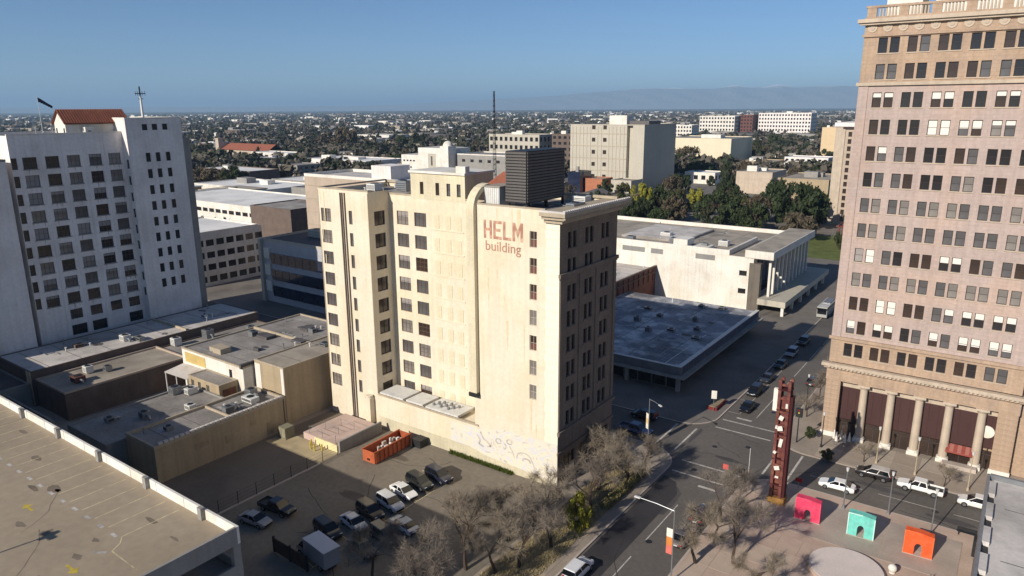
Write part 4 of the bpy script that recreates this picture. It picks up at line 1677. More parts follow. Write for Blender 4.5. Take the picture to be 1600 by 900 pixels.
for k in range(16):
    q = MB()
    q.box(12 + k * 3.0, 1.4, .3, 14.6 + k * 3.0, 1.5, 3.0)
    q.obj('shop_window', G_DARK, blu)
for x in (59.6, 49.0):
    q = MB()
    q.box(x - .35, .1, .1, x + .35, .8, 3.4)
    q.obj('pillar', GREYCONC, blu)
q = MB()
for k in range(9):
    q.box(56.6 - k * .01, .8 + k * 2.4, 5.0, 56.75, 2.9 + k * 2.4, 5.06)
q.obj('roof_seam', METAL_W, blu)
gl = 'vents on the blue-grey roof'
for k, (x, y, s) in enumerate(((-10.5, 63, 1.6), (-6.0, 66.5, 1.4), (-14.5, 60, 1.2), (-3.8, 60.5, 1.8), (-17.0, 71.5, 1.3), (-9.0, 73, 1.2), (-7.5, 86.0, 1.5), (-12.0, 84.5, 1.3), (-20, 66, 1.4), (-22, 76, 1.6))):
    ac_unit(x, y, 5.0, s, s * .8, .7 + .2 * (k % 3), 'low grey vent unit scattered on the mottled blue-grey shop roof', gl, METAL_G)
rb = thing('brick_building', 'red brick building with a white roof behind the blue-grey roof', 'building', (-58, 70, 0))
q = MB()
q.box(0, 0, 0, 24.0, 36.5, 8.2)
q.obj('wall', BRICKRED, rb)
q = MB()
q.box(.4, .4, 8.2, 23.6, 36.1, 8.3)
q.obj('roof', ROOFWHITE, rb)
q = MB()
q.ring(-.05, -.05, 24.05, 36.55, 8.2, 9.0, .4)
q.obj('parapet', BRICKRED, rb)
q = MB()
q.box(24.05, -.1, 7.2, 24.3, 36.6, 7.45)
q.box(24.05, -.1, 8.7, 24.35, 36.6, 9.1)
q.obj('brick_band', BRICKBROWN, rb)
for k in range(12):
    q = MB()
    q.box(24.05, 1.2 + k * 3.0, 5.1, 24.2, 1.6 + k * 3.0, 8.6)
    q.obj('brick_pilaster', BRICKRED, rb)

wb = thing('civic_building', 'large white windowless building with stepped roof and columned side', 'building', (-70, 106, 0))
q = MB()
facade(q, (0, 0, 0), 0, 63.2, 14.2, [(59.6, 9.2, 61.6, 10.6), (59.6, 4.4, 61.6, 5.8)], dep=.5)
facade(q, (63.2, 0, 0), 1, 41, 14.2)
facade(q, (63.2, 41, 0), 2, 63.2, 14.2)
facade(q, (0, 41, 0), 3, 41, 14.2)
q.obj('wall', WHITE, wb)
for v in (9.9, 5.1):
    window(wb, (0, 0, 0), 0, 60.6, v, 2.0, 1.4, nx=1, nz=1, fm=FRAME_D, pane=G_DARK, dep=.4)
q = MB()
q.box(.3, .3, 13.8, 62.9, 40.7, 14.25)
q.obj('roof', ROOFTAN, wb)
for nm_, bx_ in (('parapet', (-.3, -.05, 14.2, 56.7, .5, 15.6)), ('parapet', (-.3, .5, 14.2, .3, 41, 15.6)), ('parapet', (56.1, .5, 14.2, 56.7, 24, 15.6)), ('parapet', (.3, 40.5, 14.2, 68, 41, 15.4)),
                 ('roof_tower', (41.0, -.12, 15.6, 45.0, 5, 17.2)), ('plant_wall', (45.4, 2, 14.25, 50, 7, 15.2))):
    q = MB()
    q.box(*bx_)
    q.obj(nm_, WHITE, wb)
q = MB()
q.box(20, 10, 14.25, 40.0, 34, 14.9)
q.obj('roof_deck', ROOFGREY, wb)
q = MB()
q.box(20.5, 10.5, 14.9, 39.5, 33.5, 14.95)
q.obj('deck_roofing', ROOFWHITE, wb)
q = MB()
q.box(60.9, -.3, 14.2, 68.2, 41.6, 16.2)
q.obj('roof_slab', WHITE, wb)
q = MB()
q.box(61.2, 0, 16.2, 67.9, 41.3, 16.25)
q.obj('slab_roofing', ROOFTAN, wb)
cm = MB()
cm.box(-.3, -.4, 0, .3, .4, 10.2)
cmm = cm.mesh('fin', WHITE)
for k in range(11):
    link('fin', cmm, wb, (66.8, 2.6 + k * 3.7, 4.0))
q = MB()
q.box(63.3, 3, 4.0, 63.5, 40, 14.1)
q.obj('side_glass', G_BLUE, wb)
q = MB()
q.box(62.3, -.5, 0, 65.2, 1.2, 12.9)
q.obj('stone_pier', M('brown_stone', (112, 104, 94), var=.15, scale=.5, streak=.2), wb)
q = MB()
q.box(65.2, -1.4, 2.5, 72.3, 46, 4.0)
q.obj('canopy', BEIGE, wb)
for k in range(6):
    q = MB()
    q.box(71.2, -1.0 + k * 8.6, 0, 71.9, -.3 + k * 8.6, 2.5)
    q.obj('canopy_post', WHITE, wb)
for x, wd in ((25.5, 7.0), (34.4, 3.6), (47.5, 5.4)):
    q = MB()
    q.box(x, -.06, 12.4, x + wd, 0, 13.8)
    gr = q.obj('vent_grille', GREYCONC, wb)
    for k in range(4):
        q = MB()
        q.box(x + .1, -.12, 12.55 + k * .3, x + wd - .1, -.06, 12.66 + k * .3)
        q.obj('grille_slat', METAL_G, gr)
gl = 'roof units on the white civic building'
for k, (x, y, s, t) in enumerate(((-44.0, 110, 2.4, 'far left'), (-38, 122, 3.0, 'behind the left corner'), (-32, 114, 2.6, 'left of the roof tower'), (-19, 118, 2.6, 'right-hand end'), (-22, 111, 1.6, 'small, front right'))):
    ac_unit(x, y, 14.25, s, s * .8, 1.6, 'roof unit on the white civic building, ' + t, gl, METAL_W if k % 2 else METAL_G)

# ================================================================== BUILDINGS BEHIND, LEFT OF CENTRE
def strip_rows(n, z0, dz):
    return [z0 + dz * k for k in range(n)]


g4 = block('office_building', 'four-storey grey building with banded windows right of the grey tower', 'building', -180, 33, -150, 59, 16.8, WHITE, ROOFBRIGHT, .5,
           wins=[dict(d=1, us=[2.2 + 3.4 * k for k in range(8)], vs=strip_rows(4, 2.2, 3.7), w=2.6, h=1.9, nx=2, nz=1, fm=FRAME_D, pane=G_DARK),
                 dict(d=0, us=[3 + 3.6 * k for k in range(8)], vs=strip_rows(4, 2.2, 3.7), w=2.4, h=1.7, nx=2, nz=1, fm=FRAME_D, pane=G_DARK)])
q = MB()
q.box(29.9, .2, 14.6, 30.12, 25.8, 15.0)
q.obj('ledge', WHITE, g4)
dg = thing('office_building', 'dark glass-banded building with white panels left of the cream tower', 'building', (-122, 40, 0))
q = MB()
q.box(0, .4, 0, 50, 24, 17.2)
q.obj('wall', M('slate_cladding', (182, 181, 184), var=.1, scale=.3), dg)
for k in range(3):
    q = MB()
    q.box(4.0, .05, 2.0 + k * 4.6, 50, .4, 4.9 + k * 4.6)
    gb = q.obj('glass_band', G_BLUE, dg)
    for j in range(15):
        q = MB()
        q.box(5.5 + 3 * j, 0, 2.0 + k * 4.6, 5.6 + 3 * j, .05, 4.9 + k * 4.6)
        q.obj('mullion', METAL_D, gb)
    q = MB()
    q.box(1.2, -.05, 3.2 + k * 4.6, 3.6, .4, 6.2 + k * 4.6)
    q.obj('white_panel', WHITE, dg)
q = MB()
q.box(-.6, -.4, 0, .6, 1.0, 17.6)
q.obj('corner_pier', BEIGE, dg)
q = MB()
q.box(.4, .8, 17.2, 49.6, 23.6, 17.3)
q.obj('roof', ROOFDARK, dg)
q = MB()
q.ring(0, .4, 50, 24, 17.2, 17.9, .4)
q.obj('parapet', BEIGE, dg)
ac_unit(-112, 52, 17.3, 5, 3, 2.2, 'cream plant box on the dark glass-banded building', 'roof units behind the cream tower', BEIGE)
tb = block('brick_building', 'tan brick block with a white parapet just behind the cream tower', 'building', -136.5, 68, -84, 88, 32.8, BRICKTAN, ROOFWHITE, .9, cope=WHITE)
for k in range(7):
    q = MB()
    q.box(0, -.1, 4.5 + k * 4.1, 52.5, 0, 4.8 + k * 4.1)
    q.obj('stone_band', TRIM, tb)
q = MB()
q.box(26, 4, 31.9, 34, 12, 36.0)
q.obj('roof_house', GREYWALL, tb)
block('brick_building', 'brown windowless brick building behind the dark glass building', 'building', -190, 84, -166, 106, 17.2, BRICKBROWN, ROOFGREY, .4)
pk = block('parking_garage', 'low cream parking structure with a long curved rail', 'parking garage', -290, 100, -190, 140, 13.0, WHITE, ROOFBRIGHT, .6)
for k in range(20):
    q = MB()
    q.box(2 + k * 4.9, -.05, 8.6, 5.6 + k * 4.9, 0, 10.2)
    q.obj('opening', G_DARK, pk)

BG = [
    # name, label, x0, x1, y0, depth, h, wall, roof, windows(cols, rows)
    ('warehouse', 'long low white-roofed store behind brown trees, far left', -474, -410, 235, 26, 9, BRICKBROWN, ROOFBRIGHT, None),
    ('warehouse', 'wide white-roofed sheds beside the grey tower, middle distance', -395, -319, 183, 40, 6, WHITE, ROOFBRIGHT, None),
    ('warehouse', 'second white-roofed shed behind the wide sheds', -372, -316, 226, 30, 6.5, GREYCONC, ROOFBRIGHT, None),
    ('warehouse', 'grey-roofed store right of the white sheds', -312, -255, 196, 36, 7, GREYCONC, ROOFGREY, None),
    ('church_hall', 'cream hall with white gable beside the red-roofed church', -611, -551, 377, 22, 10, WHITE, ROOFBRIGHT, (6, 1)),
    ('store', 'small grey store left of the long white roof', -445, -421, 286, 24, 9.5, GREYCONC, ROOFGREY, (4, 2)),
    ('warehouse', 'long white-roofed warehouse left of the domed white building', -496, -414, 352, 45, 8.7, GREYWALL, ROOFBRIGHT, None),
    ('warehouse', 'white-roofed store in front of the long warehouse', -360, -292, 262, 34, 7.5, GREYCONC, ROOFBRIGHT, None),
    ('store', 'white far store among trees above the warehouse roofs', -812, -777, 709, 18, 8, WHITE, ROOFBRIGHT, None),
    ('store', 'pale far store right of the white one', -683, -661, 615, 14, 5.5, TANLIGHT, ROOFTAN, None),
    ('store', 'cream low store left of the domed building', -392, -372, 368, 20, 7, TANLIGHT, ROOFTAN, None),
    ('office_building', 'cream mid-rise with a row of square windows behind the mast', -350, -296, 442, 24, 30, BEIGE, ROOFTAN, (10, 4)),
    ('office_building', 'narrow white stair tower between two mid-rise blocks', -308, -300, 468, 12, 29.3, WHITE, ROOFBRIGHT, None),
    ('office_building', 'brown brick mid-rise left of the beige block', -287, -266, 448, 30, 30.8, BRICKBROWN, ROOFGREY, (4, 6)),
    ('office_building', 'small dark glass block below the beige block', -190, -181, 315, 14, 13, G_BLUE, ROOFDARK, None),
    ('store', 'orange brick store below the beige block', -180, -168, 320, 14, 9, M('orange_brick', (172, 112, 84), var=.15, scale=.5), ROOFTAN, None),
    ('store', 'cream store at the foot of the beige block', -166, -152, 328, 16, 8, BEIGE, ROOFTAN, None),
    ('hall', 'wide blank cream hall right of the beige block', -236, -172, 565, 60, 24.5, M('cream_hall_plaster', (226, 213, 184), var=.06, scale=.1, streak=.08), ROOFGREY, None),
    ('office_building', 'white low building behind the blank cream hall', -433, -390, 1015, 30, 25, WHITE, ROOFBRIGHT, (9, 4)),
    ('hospital', 'long white hospital wing with banded windows near the horizon', -466, -400, 1241, 40, 36, WHITE, ROOFBRIGHT, (12, 5)),
    ('hospital', 'red brick hospital tower between the white wings', -396, -374, 1262, 34, 38, BRICKRED, ROOFBRIGHT, (4, 6)),
    ('hospital', 'white hospital block with red brick bay at right', -370, -278, 1283, 40, 41, GREYWALL, ROOFBRIGHT, (18, 6)),
    ('office_building', 'tan flat-roofed building among dark trees by the park', -100, -78, 368, 30, 13.5, TANLIGHT, ROOFGREY, None),
    ('office_building', 'pale building with roof boxes right of the park trees', -62, -36, 322, 40, 15, BUFF, ROOFTAN, None),
    ('office_building', 'cream building with red corner roof near the pink tower', -125, -112, 692, 24, 32, M('peach_plaster', (214, 188, 150), var=.06, scale=.2), TILERED, None),
    ('office_building', 'white cottage-like office in the park, behind yellow trees', -150, -128, 408, 18, 8, WHITE, ROOFBRIGHT, (4, 1)),
    ('office_building', 'low pale building between the hall and the tall conifer', -150, -120, 520, 30, 9, BUFF, ROOFTAN, (5, 1)),
    ('store', 'low white store right of the blank cream hall', -152, -110, 610, 30, 8, WHITE, ROOFBRIGHT, None),
    ('office_building', 'pale three-storey block below the red hospital tower', -118, -84, 540, 24, 12, GREYWALL, ROOFBRIGHT, (8, 3)),
    ('store', 'tan store left of the brown tower', -60, -40, 470, 20, 9, TAN, ROOFBRIGHT, None),
]
rr = random.Random(99)
for (nm_, lb, x0, x1, y0, dp, hh, wl, rf, wn) in BG:
    wins = []
    if wn:
        cols, rows = wn
        W = x1 - x0
        sp = W / cols
        dz = (hh - 2.0) / rows
        wins = [dict(d=0, us=[sp * (k + .5) for k in range(cols)], vs=[1.4 + dz * (k + .5) for k in range(rows)], w=sp * .55, h=dz * .5, nx=1, nz=1, fm=FRAME_D, pane=G_DARK)]
        nc = max(2, int(dp / sp))
        wins.append(dict(d=1, us=[dp / nc * (k + .5) for k in range(nc)], vs=[1.4 + dz * (k + .5) for k in range(rows)], w=dp / nc * .5, h=dz * .5, nx=1, nz=1, fm=FRAME_D, pane=G_DARK))
    t = block(nm_, lb, 'building', x0, y0, x1, y0 + dp, hh, wl, rf, .6, wins=wins, group=None)
    if hh > 12 or dp > 24:
        for k in range(2):
            q = MB()
            a, b = rr.uniform(.15, .6) * (x1 - x0), rr.uniform(.2, .6) * dp
            s = min(x1 - x0, dp) * rr.uniform(.12, .22)
            q.box(a, b, hh - .6, a + s * 1.5, b + s, hh + rr.uniform(1.2, 3.2))
            q.obj('roof_box', rr.choice([WHITE, GREYCONC]), t)
# red-roofed church
ch = thing('church', 'church with a long red tiled roof and white stepped front, far left', 'church', (-705, 403, 0))
q = MB()
q.box(0, 0, 0, 86, 20, 9)
q.face([(0, 0, 9), (0, 20, 9), (0, 10, 15)][::-1])
q.obj('wall', TANLIGHT, ch)
q = MB()
q.face([(-1, -1, 8.6), (87, -1, 8.6), (87, 10, 15.4), (-1, 10, 15.4)])
q.face([(87, 21, 8.6), (-1, 21, 8.6), (-1, 10, 15.4), (87, 10, 15.4)])
q.obj('roof', TILERED, ch)
q = MB()
q.box(-6, -3, 0, 0, 3, 20)
q.box(-5, 3, 0, 0, 20, 16)
q.prism([(-6.5, -3.5), (.5, -3.5), (.5, 3.5), (-6.5, 3.5)], 20, 21)
q.obj('front_tower', TANLIGHT, ch)
# domed white building
dm = thing('office_building', 'white building with a small dome above the cream tower roof', 'building', (-359, 335, 0))
q = MB()
facade(q, (0, 4, 0), 0, 22, 17, win_grid([3, 6.5, 10, 13.5], [12.6], 2.0, 1.2) + win_grid([3, 6.5, 10], [7.5], 1.6, 1.4))
facade(q, (22, 4, 0), 1, 20, 17)
facade(q, (22, 24, 0), 2, 22, 17)
facade(q, (0, 24, 0), 3, 20, 17)
q.box(22, 0, 0, 52, 26, 23)
q.box(47, -3, 0, 55, 6, 25)
q.obj('wall', WHITE, dm)
for u in (3, 6.5, 10, 13.5):
    window(dm, (0, 4, 0), 0, u, 12.6, 2.0, 1.2, nx=1, nz=1)
for u in (3, 6.5, 10):
    window(dm, (0, 4, 0), 0, u, 7.5, 1.6, 1.4, nx=1, nz=1)
q = MB()
q.box(.2, 4.2, 17, 21.8, 23.8, 17.2)
q.box(22.2, .2, 23, 46.8, 25.8, 23.2)
q.obj('roof', ROOFWHITE, dm)
q = MB()
q.sphere((51, 1.5, 25), 3.8, 16, 6, 0, 1.0, True)
q.obj('dome', WHITE, dm, smooth=True)
q = MB()
q.box(32, -.06, 8, 40, 0, 19)
q.obj('recessed_panel', BEIGE, dm)
q = MB()
q.box(35, -.1, 10, 36.6, -.06, 17)
q.obj('slit_window', G_GREY, dm)
gw = block('office_building', 'long grey-roofed block right of the small dome', 'building', -302, 340, -246, 372, 19.5, GREYCONC, ROOFGREY, .8, cope=WHITE,
           wins=[dict(d=0, us=[6 + 8 * k for k in range(6)], vs=[14.5], w=3.2, h=2.2, nx=1, nz=1, fm=FRAME_W, pane=G_DARK)])
# the big beige block
jl = thing('office_building', 'big beige concrete block with blue-shaded side above the corner roof', 'building', (-209, 349, 0))
JH = 41.0
q = MB()
jo = win_grid([18.0, 26.4], [7.5 + 8.0 * k for k in range(5)], 2.6, 2.6)
facade(q, (0, 0, 0), 0, 42.5, JH, jo, dep=.6)
facade(q, (42.5, 0, 0), 1, 3, JH)
facade(q, (42.5, 3.0, 0), 0, 4.2, JH)
facade(q, (46.7, 3, 0), 3, 3, JH)
facade(q, (46.7, 0, 0), 0, 8.0, JH)
facade(q, (54.7, 50, 0), 2, 54.7, JH)
facade(q, (0, 50, 0), 3, 50, JH)
q.obj('wall', BEIGE, jl)
q = MB()
facade(q, (54.7, 0, 0), 1, 50, JH)
q.obj('side_wall', BEIGE, jl)
for u in (18.0, 26.4):
    for k in range(5):
        window(jl, (0, 0, 0), 0, u, 7.5 + 8.0 * k, 2.6, 2.6, nx=2, nz=2, fm=FRAME_D, pane=G_BROWN, dep=.4)
rib = MB()
rib.box(-.25, -.25, 0, .25, 0, 38)
ribm = rib.mesh('rib', BEIGE)
for k in range(15):
    x = 1.8 + 2.75 * k
    if abs(x - 18) > 2 and abs(x - 26.4) > 2:
        link('rib', ribm, jl, (x, 0, 2))
bnd = MB()
bnd.box(0, -.12, 0, 42.5, 0, .5)
bndm = bnd.mesh('stone_band', TRIM)
for k in range(5):
    link('stone_band', bndm, jl, (0, 0, 3.2 + 8.0 * k))
q = MB()
q.box(.4, .4, JH - .4, 54.3, 49.6, JH - .1)
q.obj('roof', ROOFGREY, jl)
q = MB()
q.ring(-.1, -.1, 54.8, 50.1, JH, JH + .5, .5)
q.obj('parapet', BEIGE, jl)
q = MB()
q.box(22, 14, JH, 35, 24, JH + 6.0)
q.obj('roof_house', WHITE, jl)
q = MB()
q.box(38, 12, JH, 52, 30, JH + 2.6)
q.obj('plant_screen', LOUVRE, jl)
# brown gridded tower behind the pink one
bt = thing('office_tower', 'brown gridded tower with a pale edge peeking left of the pink tower', 'tower', (-24, 268, 0))
q = MB()
q.box(0, 0, 0, 4.0, 4.0, 43.5)
q.obj('corner_pier', TANLIGHT, bt)
bc = [6 + 2.3 * k for k in range(12)]
bz = [3 + 3.1 * k for k in range(13)]
q = MB()
facade(q, (4, .5, 0), 0, 32, 42.5, win_grid([u - 4 for u in bc], bz, 1.5, 2.1), dep=.4)
facade(q, (36, .5, 0), 1, 30, 42.5)
facade(q, (36, 30.5, 0), 2, 36, 42.5)
facade(q, (0, 30.5, 0), 3, 26.5, 42.5)
q.obj('wall', BRICKTAN, bt)
for u in bc:
    for v in bz:
        window(bt, (4, .5, 0), 0, u - 4, v, 1.5, 2.1, nx=1, nz=1, fm=FRAME_B, pane=G_BROWN, dep=.3)
q = MB()
q.box(-.5, -.5, 43.5, 37, 31, 45.2)
q.obj('roof', GREYWALL, bt)
q = MB()
q.box(3, -.2, 42.5, 36.4, .3, 43.5)
q.obj('cornice', FRAME_D, bt)
# low pergola frame and lawn by the park
q = MB()
q.face([(-22, 186, .15), (9.0, 186, .15), (9.0, 236, .15), (-22, 236, .15)])
tag(q.obj('lawn', LAWN), kind='structure')
pg = thing('pergola', 'rust-red steel pergola at the park edge left of the pink tower', 'pergola', (-8, 214, 0))
for x in (0, 5, 10):
    for y in (0, 8):
        q = MB()
        q.box(x - .3, y - .3, 0, x + .3, y + .3, 7.5)
        q.obj('post', PYLON, pg)
for y in (0, 8):
    q = MB()
    q.box(-1, y - .3, 7.5, 11, y + .3, 8.2)
    q.obj('beam', PYLON, pg)
for k in range(6):
    q = MB()
    q.box(k * 2 - .15, -1, 8.2, k * 2 + .15, 9, 8.6)
    q.obj('rafter', PYLON, pg)


# seams, pipes and small vents on the flat roofs
SEAM = M('roof_seam_tar', (112, 106, 102), var=.25, scale=1.0, spots=.2)


def roof_detail(root, x0, y0, x1, y1, z, ns, npipe, nvent, seed):
    """local to the building root: felt seams, one pipe run and a few vent stubs, all fixed to the roof"""
    rr = random.Random(seed)
    for k in range(ns):
        q = MB()
        if (x1 - x0) > (y1 - y0):
            x = x0 + (x1 - x0) * (k + .5) / ns
            q.box(x - .06, y0, z, x + .06, y1, z + .02)
        else:
            y = y0 + (y1 - y0) * (k + .5) / ns
            q.box(x0, y - .06, z, x1, y + .06, z + .02)
        q.obj('roof_seam', SEAM, root)
    for k in range(npipe):
        x, y = rr.uniform(x0 + 1, x1 - 3), rr.uniform(y0 + 1, y1 - 3)
        q = MB()
        pts = [(x, y, z + .15)]
        for j in range(3):
            if j % 2 == 0:
                x = min(x1 - .6, x + rr.uniform(1.5, 5))
            else:
                y = min(y1 - .6, y + rr.uniform(1, 5))
            pts.append((x, y, z + .15))
        q.tube(pts, .07, 5)
        q.obj('roof_pipe', METAL_G, root)
    for k in range(nvent):
        x, y, h = rr.uniform(x0 + .8, x1 - .8), rr.uniform(y0 + .8, y1 - .8), rr.uniform(.4, 1.0)
        q = MB()
        q.tube([(x, y, z), (x, y, z + h)], .12, 6)
        q.cyl(x, y, z + h, z + h + .12, .22, 8)
        q.obj('vent_stub', METAL_G if k % 2 else METAL_W, root)
    for k in range(max(1, nvent // 2)):
        x, y, s = rr.uniform(x0 + 1.5, x1 - 1.5), rr.uniform(y0 + 1.5, y1 - 1.5), rr.uniform(.6, 1.6)
        q = MB()
        q.face([(x + s * math.cos(t) * rr.uniform(.6, 1.2), y + s * .7 * math.sin(t) * rr.uniform(.6, 1.2), z + .006) for t in [6.283 * j / 9 for j in range(9)]])
        q.obj('roof_patch', rr.choice([ROOFDARK, SEAM, ROOFWHITE]), root)


roof_detail(b1, .4, .5, 7.5, 21.5, 5.48, 4, 1, 4, 1)
roof_detail(b2, .5, .5, 7.5, 23, 9.98, 3, 1, 3, 2)
roof_detail(b3, .6, .6, 18, 26, 8.93, 6, 2, 8, 3)
roof_detail(b4, .6, .6, 14, 46, 6.58, 8, 2, 8, 4)
roof_detail(blu, 1, 2, 58, 45, 5.0, 9, 4, 14, 5)
roof_detail(wb, 2, 3, 54, 39, 14.25, 7, 3, 9, 6)
roof_detail(helm, -13.5, 6, -3, 14.8, 38.6, 2, 1, 4, 7)
roof_detail(helm, -46, 2, -36, 14.8, 38.6, 3, 1, 4, 8)
roof_detail(nr, 2, 20, 38, 76, 9.5, 5, 2, 5, 9)
roof_detail(rb, 1, 1, 23, 35, 8.3, 5, 1, 4, 10)

gl = 'small roof units on the low block'
rr = random.Random(17)
for k, (x, y, z, lb) in enumerate(((-61, -26, 4.72, 'shaded strip roof'), (-58, -20, 4.72, 'strip roof nearest the notched coping'), (-64, -30, 4.72, 'dark end of the strip roof'), (-52, -27, 5.5, 'shaded end of the notched-coping roof'),
                                  (-50.4, -18, 5.5, 'middle of the notched-coping roof'), (-72, 2, 8.95, 'left part of the wide grey roof'), (-64, 10, 8.95, 'far part of the wide grey roof'), (-53, 4, 10.0, 'tan roof beside the cream tower'),
                                  (-101, -18, 6.6, 'near end of the long pale roof'), (-99, 8, 6.6, 'far end of the long pale roof'), (-84, 8, 4.75, 'mottled roof behind the brown brick building'), (-88, 12, 4.75, 'far corner of the mottled roof'))):
    ac_unit(x, y, z, rr.uniform(.9, 1.7), rr.uniform(.8, 1.4), rr.uniform(.6, 1.2), 'small rooftop unit on the ' + lb, gl, rr.choice([METAL_W, METAL_G, METAL_G, BRICKBROWN]), rr.choice([0, 1.57]), duct=k % 2 == 0)
for (bb, x0, y0, x1, y1, z0, z1) in ((b1, .4, 12.5, 7.6, 12.75, 5.46, 5.85), (b3, .5, 15.2, 18.3, 15.5, 8.92, 9.4), (b4, .5, 30, 14.2, 30.3, 6.56, 7.0), (b3, 6.0, 2.0, 9.5, 4.2, 8.92, 9.9)):
    q = MB()
    q.box(x0, y0, z0, x1, y1, z1)
    q.obj('roof_upstand', TRIM, bb)

# ================================================================== THINGS IN THE LOT
dk = thing('loading_dock', 'pinkish concrete loading dock with a grey retaining wall behind the dumpster', 'loading dock', (-42.3, -10.2, 0))
q = MB()
q.box(0, 0, 0, 8.5, 8.9, 1.25)
q.obj('slab', M('pink_dock_concrete', (196, 172, 160), var=.12, scale=.5, spots=.2), dk)
q = MB()
q.box(8.5, -.1, 0, 8.85, 8.9, 2.0)
q.obj('retaining_wall', GREYCONC, dk)
q = MB()
q.box(3.0, -.25, 0, 8.5, -.02, 1.3)
q.obj('kerb_face', M('cream_kerb_paint', (222, 208, 160), var=.1, scale=.5), dk)
for k in range(7):
    q = MB()
    q.tube([(1.2 + k * 1.05, .3 + (k % 3) * 2.4, 1.25), (1.2 + k * 1.05, .3 + (k % 3) * 2.4, 2.6)], .04, 5)
    q.obj('rail_post', METAL_G, dk)
q = MB()
for a, b in (((1.2, .3), (4.35, .3)), ((2.25, 2.7), (5.4, 2.7)), ((3.3, 5.1), (6.45, 5.1))):
    q.tube([(a[0], a[1], 2.5), (b[0], b[1], 2.5)], .03, 4)
    q.tube([(a[0], a[1], 1.9), (b[0], b[1], 1.9)], .03, 4)
q.obj('rail', METAL_G, dk)
mb = MB()
mb.face([(-46.5, -14.5, .145), (-33.6, -14.5, .145), (-33.6, -10.3, .145), (-46.5, -10.3, .145)])
tag(mb.obj('concrete_apron', M('apron_concrete', (176, 160, 128), var=.14, scale=.4, spots=.2)), kind='structure')

ds = thing('dumpster', 'long open orange roll-off dumpster full of rubble by the graffiti wall', 'dumpster', (-27.4, -6.0, .14), R(1))
q = MB()
q.box(-1.25, -4.0, .15, 1.25, 4.0, .3)
for sx in (-1, 1):
    q.box(min(sx * 1.25, sx * 1.17), -4.0, .3, max(sx * 1.25, sx * 1.17), 4.0, 2.0)
q.box(-1.17, -4.0, .3, 1.17, -3.92, 2.0)
q.box(-1.17, 3.92, .3, 1.17, 4.0, 2.0)
q.obj('bin', RUST, ds)
for k in range(9):
    for sx in (-1, 1):
        q = MB()
        y = -3.8 + k * .93
        q.box(min(sx * 1.25, sx * 1.36), y, .2, max(sx * 1.25, sx * 1.36), y + .14, 1.95)
        q.obj('rib', RUST, ds)
q = MB()
q.box(-1.38, -4.1, 1.95, -1.15, 4.1, 2.08)
q.box(1.15, -4.1, 1.95, 1.38, 4.1, 2.08)
q.obj('rim', RUST, ds)
q = MB()
rr = random.Random(5)
for k in range(46):
    x, y, s = rr.uniform(-1, .9), rr.uniform(-3.6, 3.5), rr.uniform(.12, .4)
    z = rr.uniform(.5, 1.5) + .5 * math.exp(-((y - .5) / 2) ** 2)
    q.box(x, y, z - .4, x + s, y + s * rr.uniform(.6, 2), z + s * .4, rr.randrange(3))
tag(q.obj('rubble', [CONC_L, BRICKBROWN, METAL_W], ds), kind='stuff')
q = MB()
q.box(-.25, -4.12, .5, .25, -4.0, .8)
q.obj('hook_plate', METAL_D, ds)
q = MB()
q.box(-.9, -.8, 0, .9, .8, 1.2)
q.box(-.95, -.85, 1.2, .95, .85, 1.3)
tag(q.obj('bin', METAL_D, None, (-25.0, -1.3, .14)), 'dark square waste bin against the graffiti wall behind the dumpster', 'bin')
tr = thing('transformer_box', 'grey-green electrical transformer cabinet at the alley wall', 'transformer', (-45.2, -11.4, .14))
q = MB()
q.box(-1.0, -.9, .15, 1.0, .9, 1.9)
q.box(-1.1, -1.0, 0, 1.1, 1.0, .15)
q.obj('cabinet', M('grey_green_paint', (128, 124, 104), var=.12, scale=1.2), tr)
for x in (-.5, .5):
    q = MB()
    q.box(x - .42, -.94, .25, x + .42, -.9, 1.75)
    q.obj('door', M('grey_green_paint2', (140, 134, 112), var=.12, scale=1.2), tr)
for k, (x, y) in enumerate(((-38.4, -12.0), (-37.2, -12.2), (-36.4, -11.4), (-39.2, -11.2))):
    q = MB()
    q.tube([(0, 0, 0), (0, 0, 1.0)], .13, 8)
    q.sphere((0, 0, 1.0), .13, 8, 4, 0, 1, True)
    tag(q.obj('bollard', PAINTY, None, (x, y, .145)), 'yellow bollard on the pale apron in front of the loading dock', 'bollard', 'yellow bollards')
# wire fence along the lot edge
fn = thing('wire_fence', 'dark post and wire fence between the alley and the lot', 'fence', (-33.2, -40, .14))
for k in range(11):
    q = MB()
    q.tube([(0, 0, 0), (0, 0, 2.0)], .05, 5)
    q.obj('post', METAL_D, fn, (0, k * 2.9, 0))
for k in range(4):
    q = MB()
    q.tube([(0, 0, .4 + k * .5), (0, 29, .4 + k * .5)], .015, 3)
    q.obj('wire', METAL_D, fn)
gt = thing('gate', 'dark solid gate panel beside the box truck', 'gate', (-20.2, -32.2, .14), R(-2))
q = MB()
q.box(0, -.06, .1, 6.4, .06, 1.9)
q.obj('panel', M('brown_gate_panel', (72, 60, 54), var=.2, scale=.8), gt)
for x in (0, 3.2, 6.4):
    q = MB()
    q.box(x - .1, -.12, 0, x + .1, .12, 2.1)
    q.obj('post', METAL_D, gt)


# ================================================================== VEHICLES
def loft_body(st, mi=0):
    rings = []
    for (x, zb, zt, hw) in st:
        rings.append([(x, -hw * .9, zb), (x, hw * .9, zb), (x, hw, zb + .2), (x, hw, zt - .14), (x, hw * .9, zt), (x, -hw * .9, zt), (x, -hw, zt - .14), (x, -hw, zb + .2)])
    b = MB()
    b.loft(rings, mi)
    return b


